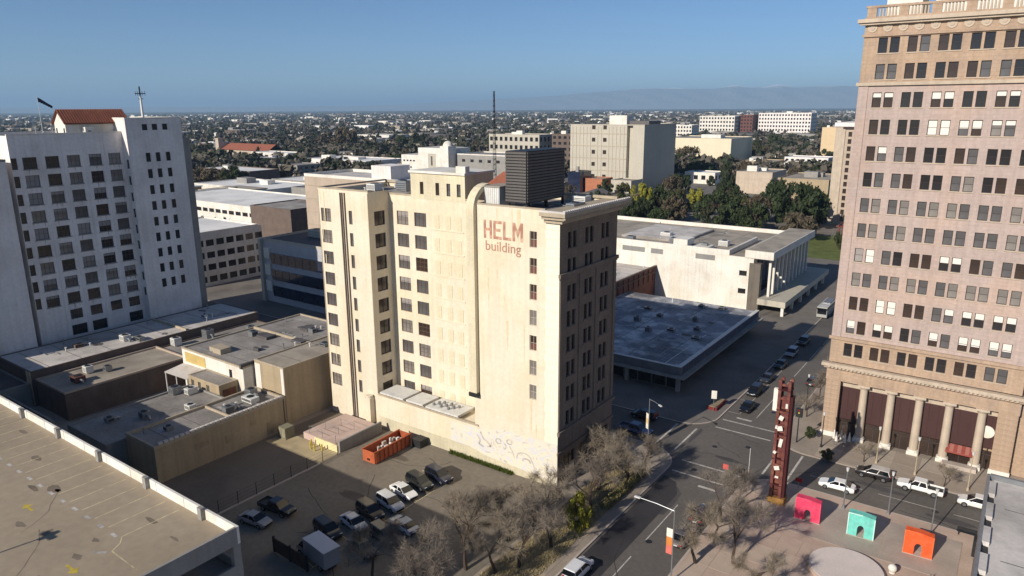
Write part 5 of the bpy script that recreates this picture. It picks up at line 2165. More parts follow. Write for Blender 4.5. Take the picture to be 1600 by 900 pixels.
CARS = {
    'sedan': dict(st=[(-2.36, .42, .72, .7), (-2.3, .32, .86, .8), (-2.0, .25, .96, .88), (-1.3, .2, .98, .91), (0, .2, .95, .91), (1.1, .2, .93, .91), (1.8, .22, .86, .88), (2.25, .3, .72, .8), (2.36, .4, .62, .68)],
                  gh=(-1.85, 1.2, -1.0, .25, .93, 1.43, .83, .64), wb=(-1.4, 1.42), wr=.33, tail=(-2.33, .74), head=(2.2, .66)),
    'suv': dict(st=[(-2.3, .45, .9, .75), (-2.25, .35, 1.05, .86), (-1.9, .28, 1.1, .93), (0, .26, 1.08, .94), (1.1, .26, 1.06, .94), (1.8, .28, 1.0, .91), (2.25, .36, .86, .84), (2.36, .46, .74, .7)],
                gh=(-2.22, 1.25, -1.95, .3, 1.06, 1.72, .87, .7), wb=(-1.4, 1.45), wr=.37, tail=(-2.29, .95), head=(2.24, .8)),
    'pickup': dict(st=[(-2.85, .5, .8, .8), (-2.8, .45, .86, .93), (-.9, .4, .88, .95), (-.88, .4, 1.12, .95), (1.2, .4, 1.12, .95), (2.1, .42, 1.06, .93), (2.7, .5, .94, .88), (2.85, .55, .84, .74)],
                   gh=(-.95, 1.45, -.7, .7, 1.1, 1.82, .86, .72), wb=(-1.75, 1.75), wr=.4, tail=(-2.86, .75), head=(2.74, .86)),
}
CARMESH = {}


def car_meshes(kind):
    if kind in CARMESH:
        return CARMESH[kind]
    c = CARS[kind]
    out = {}
    b = loft_body(c['st'])
    if kind == 'pickup':
        for sx in (-1, 1):
            b.box(-2.8, min(sx * .93, sx * .82), .8, -.92, max(sx * .93, sx * .82), 1.12)
        b.box(-2.84, -.82, .8, -2.76, .82, 1.1)
    out['body'] = b
    x0, x1, r0, r1, zl, zh, hl, hh = c['gh']
    g = MB()
    zm = zl + (zh - zl) * .88
    g.loft([[(x0, -hl, zl), (x1, -hl, zl), (x1, hl, zl), (x0, hl, zl)],
            [(r0 - .05, -hh - .04, zm), (r1 + .06, -hh - .04, zm), (r1 + .06, hh + .04, zm), (r0 - .05, hh + .04, zm)]])
    out['window_glass'] = g
    p = MB()
    p.loft([[(r0 - .08, -hh - .06, zm), (r1 + .1, -hh - .06, zm), (r1 + .1, hh + .06, zm), (r0 - .08, hh + .06, zm)],
            [(r0, -hh + .06, zh), (r1, -hh + .06, zh), (r1, hh - .06, zh), (r0, hh - .06, zh)]])
    for sy in (-1, 1):                                   # pillars
        for xa, xb in ((x0 + .04, r0), (x1 - .1, r1), ((x0 + x1) / 2 - .05, (r0 + r1) / 2)):
            ya, yb = sy * (hl + .012), sy * (hh + .055)
            p.face([(xa - .05, ya, zl), (xa + .07, ya, zl), (xb + .07, yb, zm), (xb - .05, yb, zm)][::sy])
    out['roof'] = p
    L0, L1 = c['st'][0][0], c['st'][-1][0]
    hw_ = max(s[3] for s in c['st'])
    zb_ = min(s[1] for s in c['st'])
    for nm_, bx_ in (('front_bumper', (L1 - .12, -.62, zb_ + .16, L1 + .04, .62, zb_ + .36)), ('rear_bumper', (L0 - .05, -.66, zb_ + .16, L0 + .12, .66, zb_ + .34)),
                     ('sill', (-1.0, hw_, zb_ + .06, 1.0, hw_ + .015, zb_ + .16)), ('sill_', (-1.0, -hw_ - .015, zb_ + .06, 1.0, -hw_, zb_ + .16)),
                     ('mirror', (x1 - .55, hl + .05, zl + .02, x1 - .38, hl + .22, zl + .16)), ('mirror_', (x1 - .55, -hl - .22, zl + .02, x1 - .38, -hl - .05, zl + .16))):
        tr = MB()
        tr.box(*bx_)
        out[nm_] = tr
    pl = MB()
    pl.box(L0 - .075, -.26, zb_ + .36, L0 - .02, .26, zb_ + .48)
    out['licence_plate'] = pl
    return CARMESH.setdefault(kind, out)


WH = MB()
WH.cyl(0, 0, -.11, .11, 1.0, 18)
RM = MB()
RM.cyl(0, 0, .11, .125, .62, 12)
WHM = WH.mesh('wheel', TYRE)
RMM = RM.mesh('rim', RIM)
HL = MB()
HL.box(-.06, -.17, -.07, .05, .17, .07)
HLM = HL.mesh('headlight', LAMP_W)
TLM = HL.mesh('taillight', LAMP_R)
PAINT = {}


def paint(rgb):
    k = 'car_paint_%d_%d_%d' % rgb
    if k not in PAINT:
        m = M(k, rgb, rough=.28, var=.04, scale=.8, spec=.5, fine=0)
        m.node_tree.nodes['Principled BSDF'].inputs['Coat Weight'].default_value = .5
        PAINT[k] = m
    return PAINT[k]


BUILT = {}


def vehicle(kind, rgb, x, y, rz, label, z=.005, group=None, roof=None, cat=None):
    t = thing({'sedan': 'parked_car', 'suv': 'parked_car', 'pickup': 'pickup_truck'}[kind], label, cat or ('pickup truck' if kind == 'pickup' else 'car'), (x, y, z), rz, group)
    ms = car_meshes(kind)
    c = CARS[kind]
    for part, mt in (('body', paint(rgb)), ('window_glass', CARGLASS), ('roof', paint(roof or rgb)), ('front_bumper', TYRE), ('rear_bumper', TYRE), ('sill', TYRE), ('sill_', TYRE), ('mirror', TYRE), ('mirror_', TYRE), ('licence_plate', LAMP_W)):
        k = (kind, part, mt.name)
        if k not in BUILT:
            BUILT[k] = ms[part].mesh(part, mt, part == 'body')
        link(part.rstrip('_'), BUILT[k], t)
    hw = .8 if kind == 'sedan' else .84
    for wx in c['wb']:
        for sy in (-1, 1):
            wo = link('wheel', WHM, t, (wx, sy * hw, c['wr']))
            wo.rotation_euler = (R(-90 * sy), 0, 0)
            wo.scale = (c['wr'], c['wr'], 1)
            link('rim', RMM, wo)
    for sy in (-1, 1):
        link('headlight', HLM, t, (c['head'][0], sy * .58, c['head'][1]))
        link('taillight', TLM, t, (c['tail'][0], sy * .62, c['tail'][1]))
    if kind == 'pickup':
        if ('bed',) not in BUILT:
            q = MB()
            q.box(-2.74, -.8, .885, -.95, .8, .9)
            BUILT[('bed',)] = q.mesh('bed_liner', METAL_D)
        link('bed_liner', BUILT[('bed',)], t)
    return t


LOTG = 'cars in the lot'
LZ = .146
for (kind, rgb, x, y, a, lb, rf) in (
        ('sedan', (232, 230, 226), -16.6, -13.6, -10, 'white car half in sun, next to two dark cars in the lot', None),
        ('suv', (34, 36, 34), -16.4, -10.6, -10, 'black green suv between white car and navy car in the lot', None),
        ('suv', (30, 32, 50), -15.4, -7.6, -8, 'navy suv in full sun, nearest the graffiti wall', None),
        ('suv', (206, 206, 206), -15.9, -16.9, -10, 'silver white suv just inside the shadow edge of the lot', None),
        ('sedan', (190, 192, 192), -10.8, -19.6, 170, 'pale silver sedan, right-most of the shaded front row', None),
        ('suv', (58, 52, 46), -16.6, -19.9, -10, 'dark brown suv between the two whitest shaded cars', (96, 84, 66)),
        ('suv', (66, 66, 66), -11.2, -22.7, -10, 'dark grey car in the front row beside the pale sedan', None),
        ('sedan', (198, 200, 204), -16.4, -22.9, -10, 'white sedan in shadow, back row beside the dark brown suv', None),
        ('sedan', (60, 62, 64), -11.4, -26.0, -10, 'charcoal sedan in the front row nearest the box truck', None),
        ('suv', (36, 38, 42), -17.8, -26.0, -10, 'black suv in the back row beside the box truck', None),
        ('sedan', (150, 150, 152), -27.4, -29.8, 8, 'silver sedan parked by the alley fence', None)):
    vehicle(kind, rgb, x, y, R(a), lb, LZ, LOTG, rf)
vehicle('pickup', (24, 24, 26), -27.4, -26.4, R(6), 'black pickup truck beside the silver sedan by the fence', LZ, LOTG)
bt_ = thing('box_truck', 'white box truck in shadow at the bottom of the lot', 'truck', (-14.6, -30.3, LZ), R(172))
q = loft_body([(1.2, .5, 1.3, .95), (1.3, .45, 1.35, 1.0), (2.6, .45, 1.3, 1.0), (3.1, .5, 1.1, .95), (3.2, .6, 1.0, .8)])
q.obj('cab', paint((120, 122, 126)), bt_)
q = MB()
q.loft([[(1.2, -.92, 1.3), (2.7, -.92, 1.3), (2.7, .92, 1.3), (1.2, .92, 1.3)], [(1.25, -.8, 2.0), (2.0, -.8, 2.0), (2.0, .8, 2.0), (1.25, .8, 2.0)]])
q.obj('window_glass', CARGLASS, bt_)
q = MB()
q.box(-3.4, -1.1, .8, 1.1, 1.1, 2.9)
q.obj('cargo_box', paint((150, 151, 155)), bt_)
q = MB()
q.box(-3.45, -1.12, 2.9, 1.15, 1.12, 2.96)
q.obj('box_roof', paint((196, 196, 198)), bt_)
for wx in (-2.2, 2.2):
    for sy in (-1, 1):
        wo = link('wheel', WHM, bt_, (wx, sy * .9, .42))
        wo.rotation_euler = (R(-90 * sy), 0, 0)
        wo.scale = (.42, .42, 1.2)
        link('rim', RMM, wo)
q = MB()
q.box(-3.3, -.5, .5, 1.2, .5, .8)
q.obj('chassis', METAL_D, bt_)

vehicle('sedan', (232, 232, 230), 32.0, 22.8, R(182), 'white sedan driving on the cross street above the pink sculpture', group='cars on the cross street')
vehicle('suv', (40, 36, 36), 35.6, 29.2, R(180), 'black car with pale roof rails parked before the columns', group='cars on the cross street', roof=(190, 184, 178))
vehicle('pickup', (232, 230, 226), 41.6, 28.6, R(180), 'white pickup truck parked before the columned base', group='cars on the cross street')
vehicle('suv', (230, 226, 220), 48.4, 28.4, R(180), 'white suv half hidden by the lower right building', group='cars on the cross street')
MS = 'cars on the main street'
vehicle('sedan', (24, 24, 28), 13.0, 42.6, R(-90), 'black sedan waiting at the far crosswalk in the sun', group=MS)
vehicle('suv', (22, 22, 26), 11.8, 50.5, R(-90), 'black suv parked in shadow behind the waiting sedan', group=MS)
vehicle('suv', (150, 152, 156), 11.6, 76.5, R(-90), 'grey suv parked in shadow, furthest along the blue roof', group=MS)
vehicle('sedan', (40, 42, 44), 11.7, 68.0, R(-90), 'dark sedan parked in shadow in front of the grey suv', group=MS)
vehicle('sedan', (54, 56, 62), 11.7, 58.6, R(-90), 'slate sedan parked in shadow between the black suv and the dark sedan', group=MS)
vehicle('suv', (34, 34, 36), 11.7, 86.0, R(-90), 'black suv parked behind the grey suv near the white civic building', group=MS)
vehicle('sedan', (70, 66, 64), 19.4, 62.0, R(90), 'brown grey sedan parked under bare trees beside the pink tower', group=MS)
vehicle('suv', (226, 226, 226), 12.0, -14.6, R(90), 'white suv driving along the street at the bottom edge', group=MS)
vehicle('sedan', (120, 112, 106), 19.2, -1.4, R(90), 'dusty grey car parked under bare trees, pale front', group=MS, roof=(104, 98, 94))
vehicle('suv', (64, 52, 50), 19.3, 4.6, R(90), 'dark maroon suv parked under bare trees ahead of the grey car', group=MS)
vehicle('pickup', (84, 90, 124), .9, 22.8, R(0), 'blue grey pickup in the shade at the corner building', group=MS)
vehicle('suv', (26, 27, 30), -.4, 28.8, R(180), 'black suv in the shade across from the blue grey pickup', group=MS)
vehicle('sedan', (30, 30, 34), -10, 28.8, R(180), 'black sedan in deep shade beside the blue-grey shop', group=MS)
bs = thing('bus', 'pale city bus turning in beside the white civic building', 'bus', (10.2, 114.5, .005), R(-90))
q = MB()
q.box(-5.4, -1.22, .4, 5.4, 1.22, 2.3)
q.box(-5.4, -1.22, 2.75, 5.4, 1.22, 3.05)
q.obj('body', paint((164, 164, 158)), bs)
q = MB()
q.box(-5.35, -1.2, 2.3, 5.38, 1.2, 2.75)
q.box(5.4, -1.1, 1.2, 5.43, 1.1, 2.75)
q.obj('window_glass', CARGLASS, bs)
q = MB()
q.box(-4.6, -.9, 3.05, 1, .9, 3.25)
q.obj('roof_unit', METAL_G, bs)
for wx in (-3.2, 3.4):
    for sy in (-1, 1):
        wo = link('wheel', WHM, bs, (wx, sy * 1.12, .48))
        wo.rotation_euler = (R(-90 * sy), 0, 0)
        wo.scale = (.48, .48, 1.2)

# ================================================================== STREET THINGS
def street_lamp(x, y, h, label, arm=0, banner=None, z=.13, glow=None, rz=0.0, pole=None, base_h=.5):
    t = thing('street_lamp', label, 'street lamp', (x, y, z), rz, 'street lamps')
    q = MB()
    q.tube([(0, 0, 0), (0, 0, base_h), (0, 0, h)], [.13, .09, .06], 8)
    q.obj('pole', pole or METAL_G, t)
    q = MB()
    q.cyl(0, 0, 0, base_h, .2, 10, 0, .14)
    q.obj('base', pole or METAL_G, t)
    if arm:
        q = MB()
        q.tube([(0, 0, h - .1), (arm * .5, 0, h + .1), (arm, 0, h + .12)], [.06, .05, .05], 6)
        q.obj('arm', pole or METAL_G, t)
        q = MB()
        q.box(arm - .45, -.14, h + .04, arm + .25, .14, h + .18)
        q.obj('lamp_head', METAL_W, t)
    else:
        q = MB()
        q.cyl(0, 0, h, h + .5, .12, 8, 0, .2)
        q.obj('lantern', METAL_W, t)
    if banner:
        z0, z1, cols = banner
        nseg = len(cols)
        for k, c in enumerate(cols):
            q = MB()
            za, zb = z0 + (z1 - z0) * k / nseg, z0 + (z1 - z0) * (k + 1) / nseg
            q.box(-.78, -.03, za, -.08, .0, zb)
            q.obj('banner', c, t)
        q = MB()
        q.tube([(0, -.015, z1 + .03), (-.85, -.015, z1 + .03)], .025, 4)
        q.tube([(0, -.015, z0 - .03), (-.85, -.015, z0 - .03)], .025, 4)
        q.obj('banner_rod', METAL_D, t)
    return t


BW, BO = M('white_banner_cloth', (226, 220, 206), var=.06), M('orange_banner_cloth', (206, 128, 62), var=.15)
BP = M('pink_banner_cloth', (206, 110, 96), var=.15)
street_lamp(4.9, 19.0, 8.2, 'street lamp with a sunlit pale banner at the corner building', 3.2, (3.0, 5.6, [BW, M('pale_orange_cloth', (222, 190, 140), var=.1), BW]), rz=R(-35))
street_lamp(20.9 + .4, -9.8, 9.0, 'street lamp with an orange and white banner at the bottom edge', -4.4, (3.4, 6.6, [BP, BO, BW]))
street_lamp(33.9, 17.6, 5.4, 'slim lamp post behind the pink sculpture', 0, None, .2)
street_lamp(39.0, 19.5, 5.6, 'slim lamp post behind the teal sculpture', 0)
street_lamp(44.1, 17.6, 5.7, 'slim lamp post behind the orange sculpture', 0)
for k, (x, y) in enumerate(((27.2, 34.6), (35.2, 33.8), (40.4, 33.2), (47.0, 32.4))):
    street_lamp(x, y, 5.4, ['slim lamp post at the tower corner behind the oxblood pylon', 'slim lamp post before the second column of the tower', 'slim lamp post before the middle columns of the tower', 'slim lamp post before the red awning of the tower'][k], 0,
                pole=METAL_D if k == 0 else M('tan_painted_metal', (176, 160, 136), var=.1))
for k, y in enumerate((48, 66, 84)):
    street_lamp(21.6, y, 6.2, ['nearest', 'middle', 'furthest'][k] + ' lamp post along the far street beside the tower', 0, pole=METAL_D)
# small signs
def sign(x, y, h, w_, hh, mat, label, z=.13, rz=0.0):
    t = thing('street_sign', label, 'sign', (x, y, z), rz)
    q = MB()
    q.tube([(0, 0, 0), (0, 0, h)], .05, 6)
    q.obj('post', METAL_G, t)
    q = MB()
    q.box(-w_ / 2, -.09, h - hh, w_ / 2, -.05, h)
    q.obj('sign_board', mat, t)
    return t


sign(8.4, 38.2, 3.9, .9, 1.5, WHITE, 'white street sign on a post at the far left street corner', rz=R(20))
sign(18.6, 15.4, 2.8, .8, .8, M('coral_sign', (206, 90, 84), var=.1), 'coral red sign on a thin post at the near crosswalk')
sign(27.6, 19.6, 1.6, .9, .6, M('red_sign', (170, 40, 44), var=.15), 'small red street sign beside the pylon base')
ts = thing('traffic_signal', 'dark traffic signal pole at the right-hand corner of the crossing', 'traffic signal', (23.6, 34.2, .13))
q = MB()
q.tube([(0, 0, 0), (0, 0, 5.2)], [.11, .07], 8)
q.obj('pole', METAL_D, ts)
q = MB()
q.box(-.5, -.25, 4.4, .5, .2, 5.8)
q.obj('signal_head', METAL_D, ts)
for k in range(3):
    q = MB()
    q.cyl(0, 0, 0, .03, .13, 10)
    o = q.obj('lens', [LAMP_R, PAINTY, LEAF_G][k], ts, (0, -.25, 5.55 - k * .42))
    o.rotation_euler = (R(90), 0, 0)
q = MB()
q.tube([(0, 0, 0), (0, 0, 4.6)], .04, 5)
tag(q.obj('sign_post', METAL_W, None, (20.9, 18.6, .13)), 'thin white post at the near right corner of the crossing', 'post')
q = MB()
q.box(-2.4, -.9, 0, 2.4, .9, .5)
q.box(-2.2, -.7, .5, 2.2, .7, .62, 1)
tag(q.obj('planter', [M('oxblood_planter', (120, 44, 44), var=.15), DIRT], None, (8.0, 41.0, .13), R(90)), 'dark red planter bed at the far left street corner', 'planter')
for k, (x, y) in enumerate(((28.4, 37.6), (29.4, 37.9), (30.6, 37.7), (28.9, 36.8), (30.1, 36.9))):
    t = thing('cafe_umbrella', 'folded white cafe parasol before the left bays of the tower', 'parasol', (x, y, .13), 0, 'folded white parasols')
    q = MB()
    q.tube([(0, 0, 0), (0, 0, 2.3)], .03, 5)
    q.cyl(0, 0, 0, .06, .25, 10)
    q.obj('pole', METAL_G, t)
    q = MB()
    q.cyl(0, 0, .7, 2.2, .24, 8, 0, .06)
    q.obj('canopy', WHITE, t)
for k, (x, y, a) in enumerate(((49.0, 19.6, 0), (46.6, 6.0, 90))):
    t = thing('bench', ['dark bench at the kerb left of the lower right building', 'dark bench along the wall of the lower right building'][k], 'bench', (x - 1.2, y, .17), R(a))
    q = MB()
    q.box(-1.1, -.25, .42, 1.1, .25, .5)
    q.obj('seat', METAL_D, t)
    q = MB()
    q.box(-1.1, .22, .5, 1.1, .28, .9)
    q.obj('backrest', METAL_D, t)
    for sx in (-.9, .9):
        q = MB()
        q.box(sx - .05, -.22, 0, sx + .05, .22, .42)
        q.obj('leg', METAL_D, t)

# --- oxblood pylon with white panels
py = thing('street_pylon', 'tall oxblood steel pylon with white panels at the square corner', 'pylon', (26.0, 14.5, .13))
for xa, xb in ((-.8, -.42), (.38, .75)):
    for ya, yb in ((-.8, -.45), (.35, .7)):
        q = MB()
        q.box(xa, ya, .9, xb, yb, 17.6)
        q.obj('post', PYLON, py)
q = MB()
q.box(-.42, -.3, .9, .38, .2, 15.2)
q.obj('core_panel', PYLON, py)
for k in range(9):
    q = MB()
    q.box(-.42, -.7, 1.6 + k * 1.9, .38, -.5, 1.9 + k * 1.9)
    q.obj('rung', PYLON, py)
q = MB()
q.box(.75, -.6, 1.0, 1.1, .5, 15.4)
q.obj('side_fin', M('dark_oxblood', (70, 28, 30), var=.2, scale=.7), py)
q = MB()
q.box(-.95, -.95, 0, 1.2, .85, .9)
q.obj('base', M('brass_base', (150, 112, 62), var=.2, scale=1.0), py)
q = MB()
q.box(-1.35, -.75, 13.2, -.8, -.25, 16.3)
q.obj('white_panel', WHITE, py)
for k, (x, z, w_, h_, a) in enumerate(((-.1, 12.4, .7, .8, 20), (-.15, 10.9, .9, .8, -15), (.1, 8.9, .55, 1.5, 8), (-.55, 7.4, .5, .5, 30), (-.1, 5.2, .9, .7, -18), (.45, 14.2, .35, .8, 0), (-.6, 11.0, .35, .6, 10), (0.0, 3.9, .6, .35, 0))):
    q = MB()
    q.box(-w_ * .38, -.06, -h_ * .4, w_ * .38, 0, h_ * .4)
    o = q.obj('white_panel', WHITE, py, (x, -.8, z))
    o.rotation_euler = (0, R(a), 0)
for k, z in enumerate((2.6, 6.4, 10.0, 13.4, 16.2)):
    q = MB()
    q.box(-.84, -.84, z, .79, .74, z + .12)
    q.obj('band', M('dark_oxblood', (70, 28, 30)), py)

# --- three coloured arch sculptures
def arch(x, y, rgb, edge, label, cut=False):
    t = thing('arch_sculpture', label, 'sculpture', (x, y, .2), R(3), 'arch sculptures')
    m = M('sculpture_paint_%d' % rgb[0], rgb, rough=.65, var=.16, scale=1.6, spots=.14, streak=.12, tint=(tuple(int(v * .78 + 34) for v in rgb), 1.2, .6))
    # rectangular block with an arched notch, as one front polygon extruded
    ptsL = [(-1.5, 0), (-.4, 0)]
    ar = [(-.4, 1.05)] + [(-.4 * math.cos(R(a)), 1.05 + .55 * math.sin(R(a))) for a in range(20, 170, 25)] + [(.4, 1.05)]
    ptsR = [(.4, 0), (1.5, 0), (1.5, 2.85), (.1, 3.05), (-1.5, 3.05)]
    poly = ptsL + ar + ptsR
    q = MB()
    n = len(poly)
    d = 1.0
    i = 0
    q.v.extend([(px_, 0, pz) for px_, pz in poly] + [(px_, d, pz) for px_, pz in poly])
    for k in range(n):
        k2 = (k + 1) % n
        q.f.append((k, n + k, n + k2, k2))
        q.m.append(0)
    # faces split so that the concave outline triangulates cleanly
    def fill(off, rev):
        idx_ar = [off + 2 + j for j in range(len(ar))]
        L0, L1 = off, off + 1
        R0, R1, T1, T2, T3 = [off + 2 + len(ar) + j for j in range(5)]
        h = len(ar) // 2
        left = [L0, L1] + idx_ar[:h + 1] + [T3]
        right = idx_ar[h:] + [R0, R1, T1, T2]
        mid = [idx_ar[h], T2, T3]
        for f in (left, right, mid):
            q.f.append(tuple(f[::-1] if rev else f))
            q.m.append(0)
    fill(0, False)
    fill(n, True)
    q.obj('arch_block', m, t)
    q = MB()
    q.box(-1.6, -.1, -.04, 1.6, d + .1, .05)
    q.obj('plinth', CONC_L, t)
    q = MB()
    em_ = M('sculpture_edge_%d' % rgb[0], edge, rough=.5, var=.08)
    q.box(-1.53, -.05, .05, -1.42, 0, 3.05)
    q.box(1.42, -.05, .05, 1.53, 0, 2.85)
    q.box(-1.42, -.05, 2.95, .1, 0, 3.06)
    q.obj('edge_trim', em_, t)
    return t


arch(30.7, 11.6, (226, 66, 100), (232, 84, 112), 'bright pink arch-shaped sculpture on the square, left of three')
arch(37.0, 11.6, (116, 206, 190), (196, 232, 220), 'teal arch-shaped sculpture with pale edges, middle of three')
arch(43.3, 11.4, (236, 94, 46), (240, 108, 58), 'bright orange arch-shaped sculpture, right of three')
# round stage with a white ball
st = thing('round_stage', 'round pale concrete stage at the bottom edge of the square', 'stage', (37.0, 3.5, .13))
q = MB()
q.cyl(0, 0, 0, .45, 4.05, 48)
q.obj('drum', CONC_P, st)
q = MB()
q.cyl(0, 0, .45, .52, 3.95, 48)
q.obj('top', M('pale_stage_top', (214, 200, 192), var=.08, scale=.4, spots=.1), st)
q = MB()
q.cyl(0, 0, 0, .18, .34, 12)
q.sphere((0, 0, .58), .48, 16, 10)
tag(q.obj('ball_bollard', WHITE, None, (41.4, 6.3, .14), smooth=True), 'white stone ball beside the round stage', 'ball')

# ================================================================== TREES
def bare_tree_meshes(seed, h, spread, ntw, leaf=False, tw_len=1.0):
    rr = random.Random(seed)
    trunk = MB()
    tips = []

    def grow(p, d, ln, r, lv):
        n = 3
        pts = [p]
        rad = [r]
        for k in range(n):
            d = (d + Vector((rr.gauss(0, .12), rr.gauss(0, .12), rr.gauss(.03, .06)))).normalized()
            p = p + d * (ln / n)
            pts.append(p)
            rad.append(r * (1 - .38 * (k + 1) / n))
        trunk.tube(pts, rad, 5 if lv < 2 else 3, cap=False)
        if lv >= 2:
            tips.append((pts, d))
        if lv < 4:
            for k in range(rr.choice((3, 3, 4)) if lv < 2 else rr.choice((2, 3))):
                a = rr.uniform(0, 6.28)
                e = rr.uniform(.45, 1.0) * spread
                s = d.cross(Vector((math.cos(a), math.sin(a), .3))).normalized()
                nd = (d + s * e).normalized()
                nd.z = max(nd.z, -.05)
                grow(p, nd.normalized(), ln * rr.uniform(.62, .8), rad[-1] * .8, lv + 1)
    grow(Vector((0, 0, 0)), Vector((rr.gauss(0, .05), rr.gauss(0, .05), 1)).normalized(), h * .25, h * .021, 0)
    nr = np.random.default_rng(seed)
    V, Q = [], []
    for k in range(ntw):
        pts, d = tips[nr.integers(len(tips))]
        j = nr.integers(1, len(pts))
        t = nr.random()
        p = np.array(pts[j - 1]) * (1 - t) + np.array(pts[j]) * t
        dv = np.array(d) * .6 + nr.normal(0, .7, 3)
        dv /= np.linalg.norm(dv) + 1e-6
        L = tw_len * nr.uniform(.4, 1.3)
        sd = np.cross(dv, nr.normal(0, 1, 3))
        sd /= np.linalg.norm(sd) + 1e-6
        w0 = .011
        i = len(V)
        e = p + dv * L + np.array([0, 0, nr.normal(0, .12)])
        V += [p - sd * w0, p + sd * w0, e + sd * .005, e - sd * .005]
        Q.append((i, i + 1, i + 2, i + 3))
        if leaf and nr.random() < .25:
            c = p + dv * L * nr.uniform(.3, 1)
            a = nr.normal(0, 1, 3)
            a /= np.linalg.norm(a)
            b = np.cross(a, nr.normal(0, 1, 3))
            b /= np.linalg.norm(b)
            s = .10
            i = len(V)
            V += [c - a * s, c + b * s, c + a * s, c - b * s]
            Q.append((i, i + 1, i + 2, i + 3))
    return trunk.mesh('trunk', BARK_D), npmesh('crown', np.array(V), np.array(Q), TWIG)


def leafy_crown(seed, n, kind):
    """unit crown: radius 1 about the origin, height 0..1 in z; leaf cards gathered in clumps"""
    nr = np.random.default_rng(seed)
    nc = 26 if kind == 'round' else 34
    cl = []
    while len(cl) < nc:
        p = nr.uniform(-1, 1, 3)
        z = (p[2] + 1) / 2
        if kind == 'round':
            ok = p[0] ** 2 + p[1] ** 2 + (p[2] * .95) ** 2 < 1 and (p[0] ** 2 + p[1] ** 2 + p[2] ** 2 > .2)
        else:
            ok = p[0] ** 2 + p[1] ** 2 < (1.02 - z) ** 2 * 1.0
        if ok:
            cl.append((p[0] * .82, p[1] * .82, .08 + .84 * z, nr.uniform(.14, .32) * (1 if kind == 'round' else .75)))
    cl = np.array(cl)
    idx = nr.integers(0, nc, n)
    d = nr.normal(0, 1, (n, 3))
    d /= np.linalg.norm(d, axis=1)[:, None]
    rad = nr.uniform(.45, 1.0, n)[:, None] * cl[idx, 3][:, None]
    c = cl[idx, :3] + d * rad * np.array([1, 1, .62])
    a = nr.normal(0, 1, (n, 3))
    a /= np.linalg.norm(a, axis=1)[:, None]
    b = np.cross(a, d)
    b /= np.linalg.norm(b, axis=1)[:, None] + 1e-6
    s = nr.uniform(.035, .075, n)[:, None] * (1.0 if n > 600 else 1.9)
    V = np.stack([c - a * s, c + b * s * .7, c + a * s, c - b * s * .7], 1).reshape(-1, 3)
    Q = np.arange(n * 4).reshape(-1, 4)
    return V, Q


CROWN = {}
for kd, mats in (('round', (LEAF_G, LEAF_Y, LEAF_B, LEAF_O)), ('cone', (LEAF_C,))):
    for sd_ in (1, 2, 3):
        V, Q = leafy_crown(sd_ * 7 + len(kd), 3000, kd)
        for m in mats:
            CROWN[(kd, sd_, m.name)] = npmesh('crown', V, Q, m)
tk = MB()
tk.tube([(0, 0, 0), (.02, .01, .3), (0, .02, .62)], [.045, .032, .02], 7, cap=False)
for a in range(5):
    t = a * 1.256
    tk.tube([(0, .01, .34 + .04 * a), (.35 * math.cos(t), .35 * math.sin(t), .62 + .03 * a)], [.018, .006], 4, cap=False)
TRUNK = tk.mesh('trunk', BARK_D)


def leafy(kind, x, y, h, r, label, group, seed=1, z=0.0):
    kd = 'cone' if kind == 'c' else 'round'
    m = {'g': LEAF_G, 'y': LEAF_Y, 'b': LEAF_B, 'c': LEAF_C, 'o': LEAF_O}[kind]
    t = thing('tree' if kind != 'c' else 'conifer_tree', label, 'tree', (x, y, z), seed * 1.7, group)
    c = link('crown', CROWN[(kd, seed % 3 + 1, m.name)], t, (0, 0, h * .04))
    c.scale = (r, r * (.85 + .1 * (seed % 4)), h * .96)
    k = link('trunk', TRUNK, t)
    k.scale = (h * .55, h * .55, h)
    return t


BT = {}
for k, (h, sp, nt_, lf) in enumerate(((11, 1.15, 3300, False), (10.5, 1.3, 3500, False), (12.5, 1.2, 4300, False), (6.0, 1.1, 1200, False))):
    BT[k] = bare_tree_meshes(31 + k, h, sp, nt_, lf)


def bare(k, x, y, s, label, group, a=0.0, mat=None, z=.13):
    t = thing('bare_tree', label, 'tree', (x, y, z), a, group)
    tr_ = link('trunk', BT[k][0], t)
    cr_ = link('crown', BT[k][1], t)
    tr_.scale = cr_.scale = (s, s, s)
    if mat:
        cr_.data = CACHE_B.setdefault((k, mat.name), None) or CACHE_B.__setitem__((k, mat.name), _recol(BT[k][1], mat)) or CACHE_B[(k, mat.name)]
    return t


CACHE_B = {}


def _recol(me, mat):
    m2 = me.copy()
    m2.materials.clear()
    m2.materials.append(mat)
    return m2


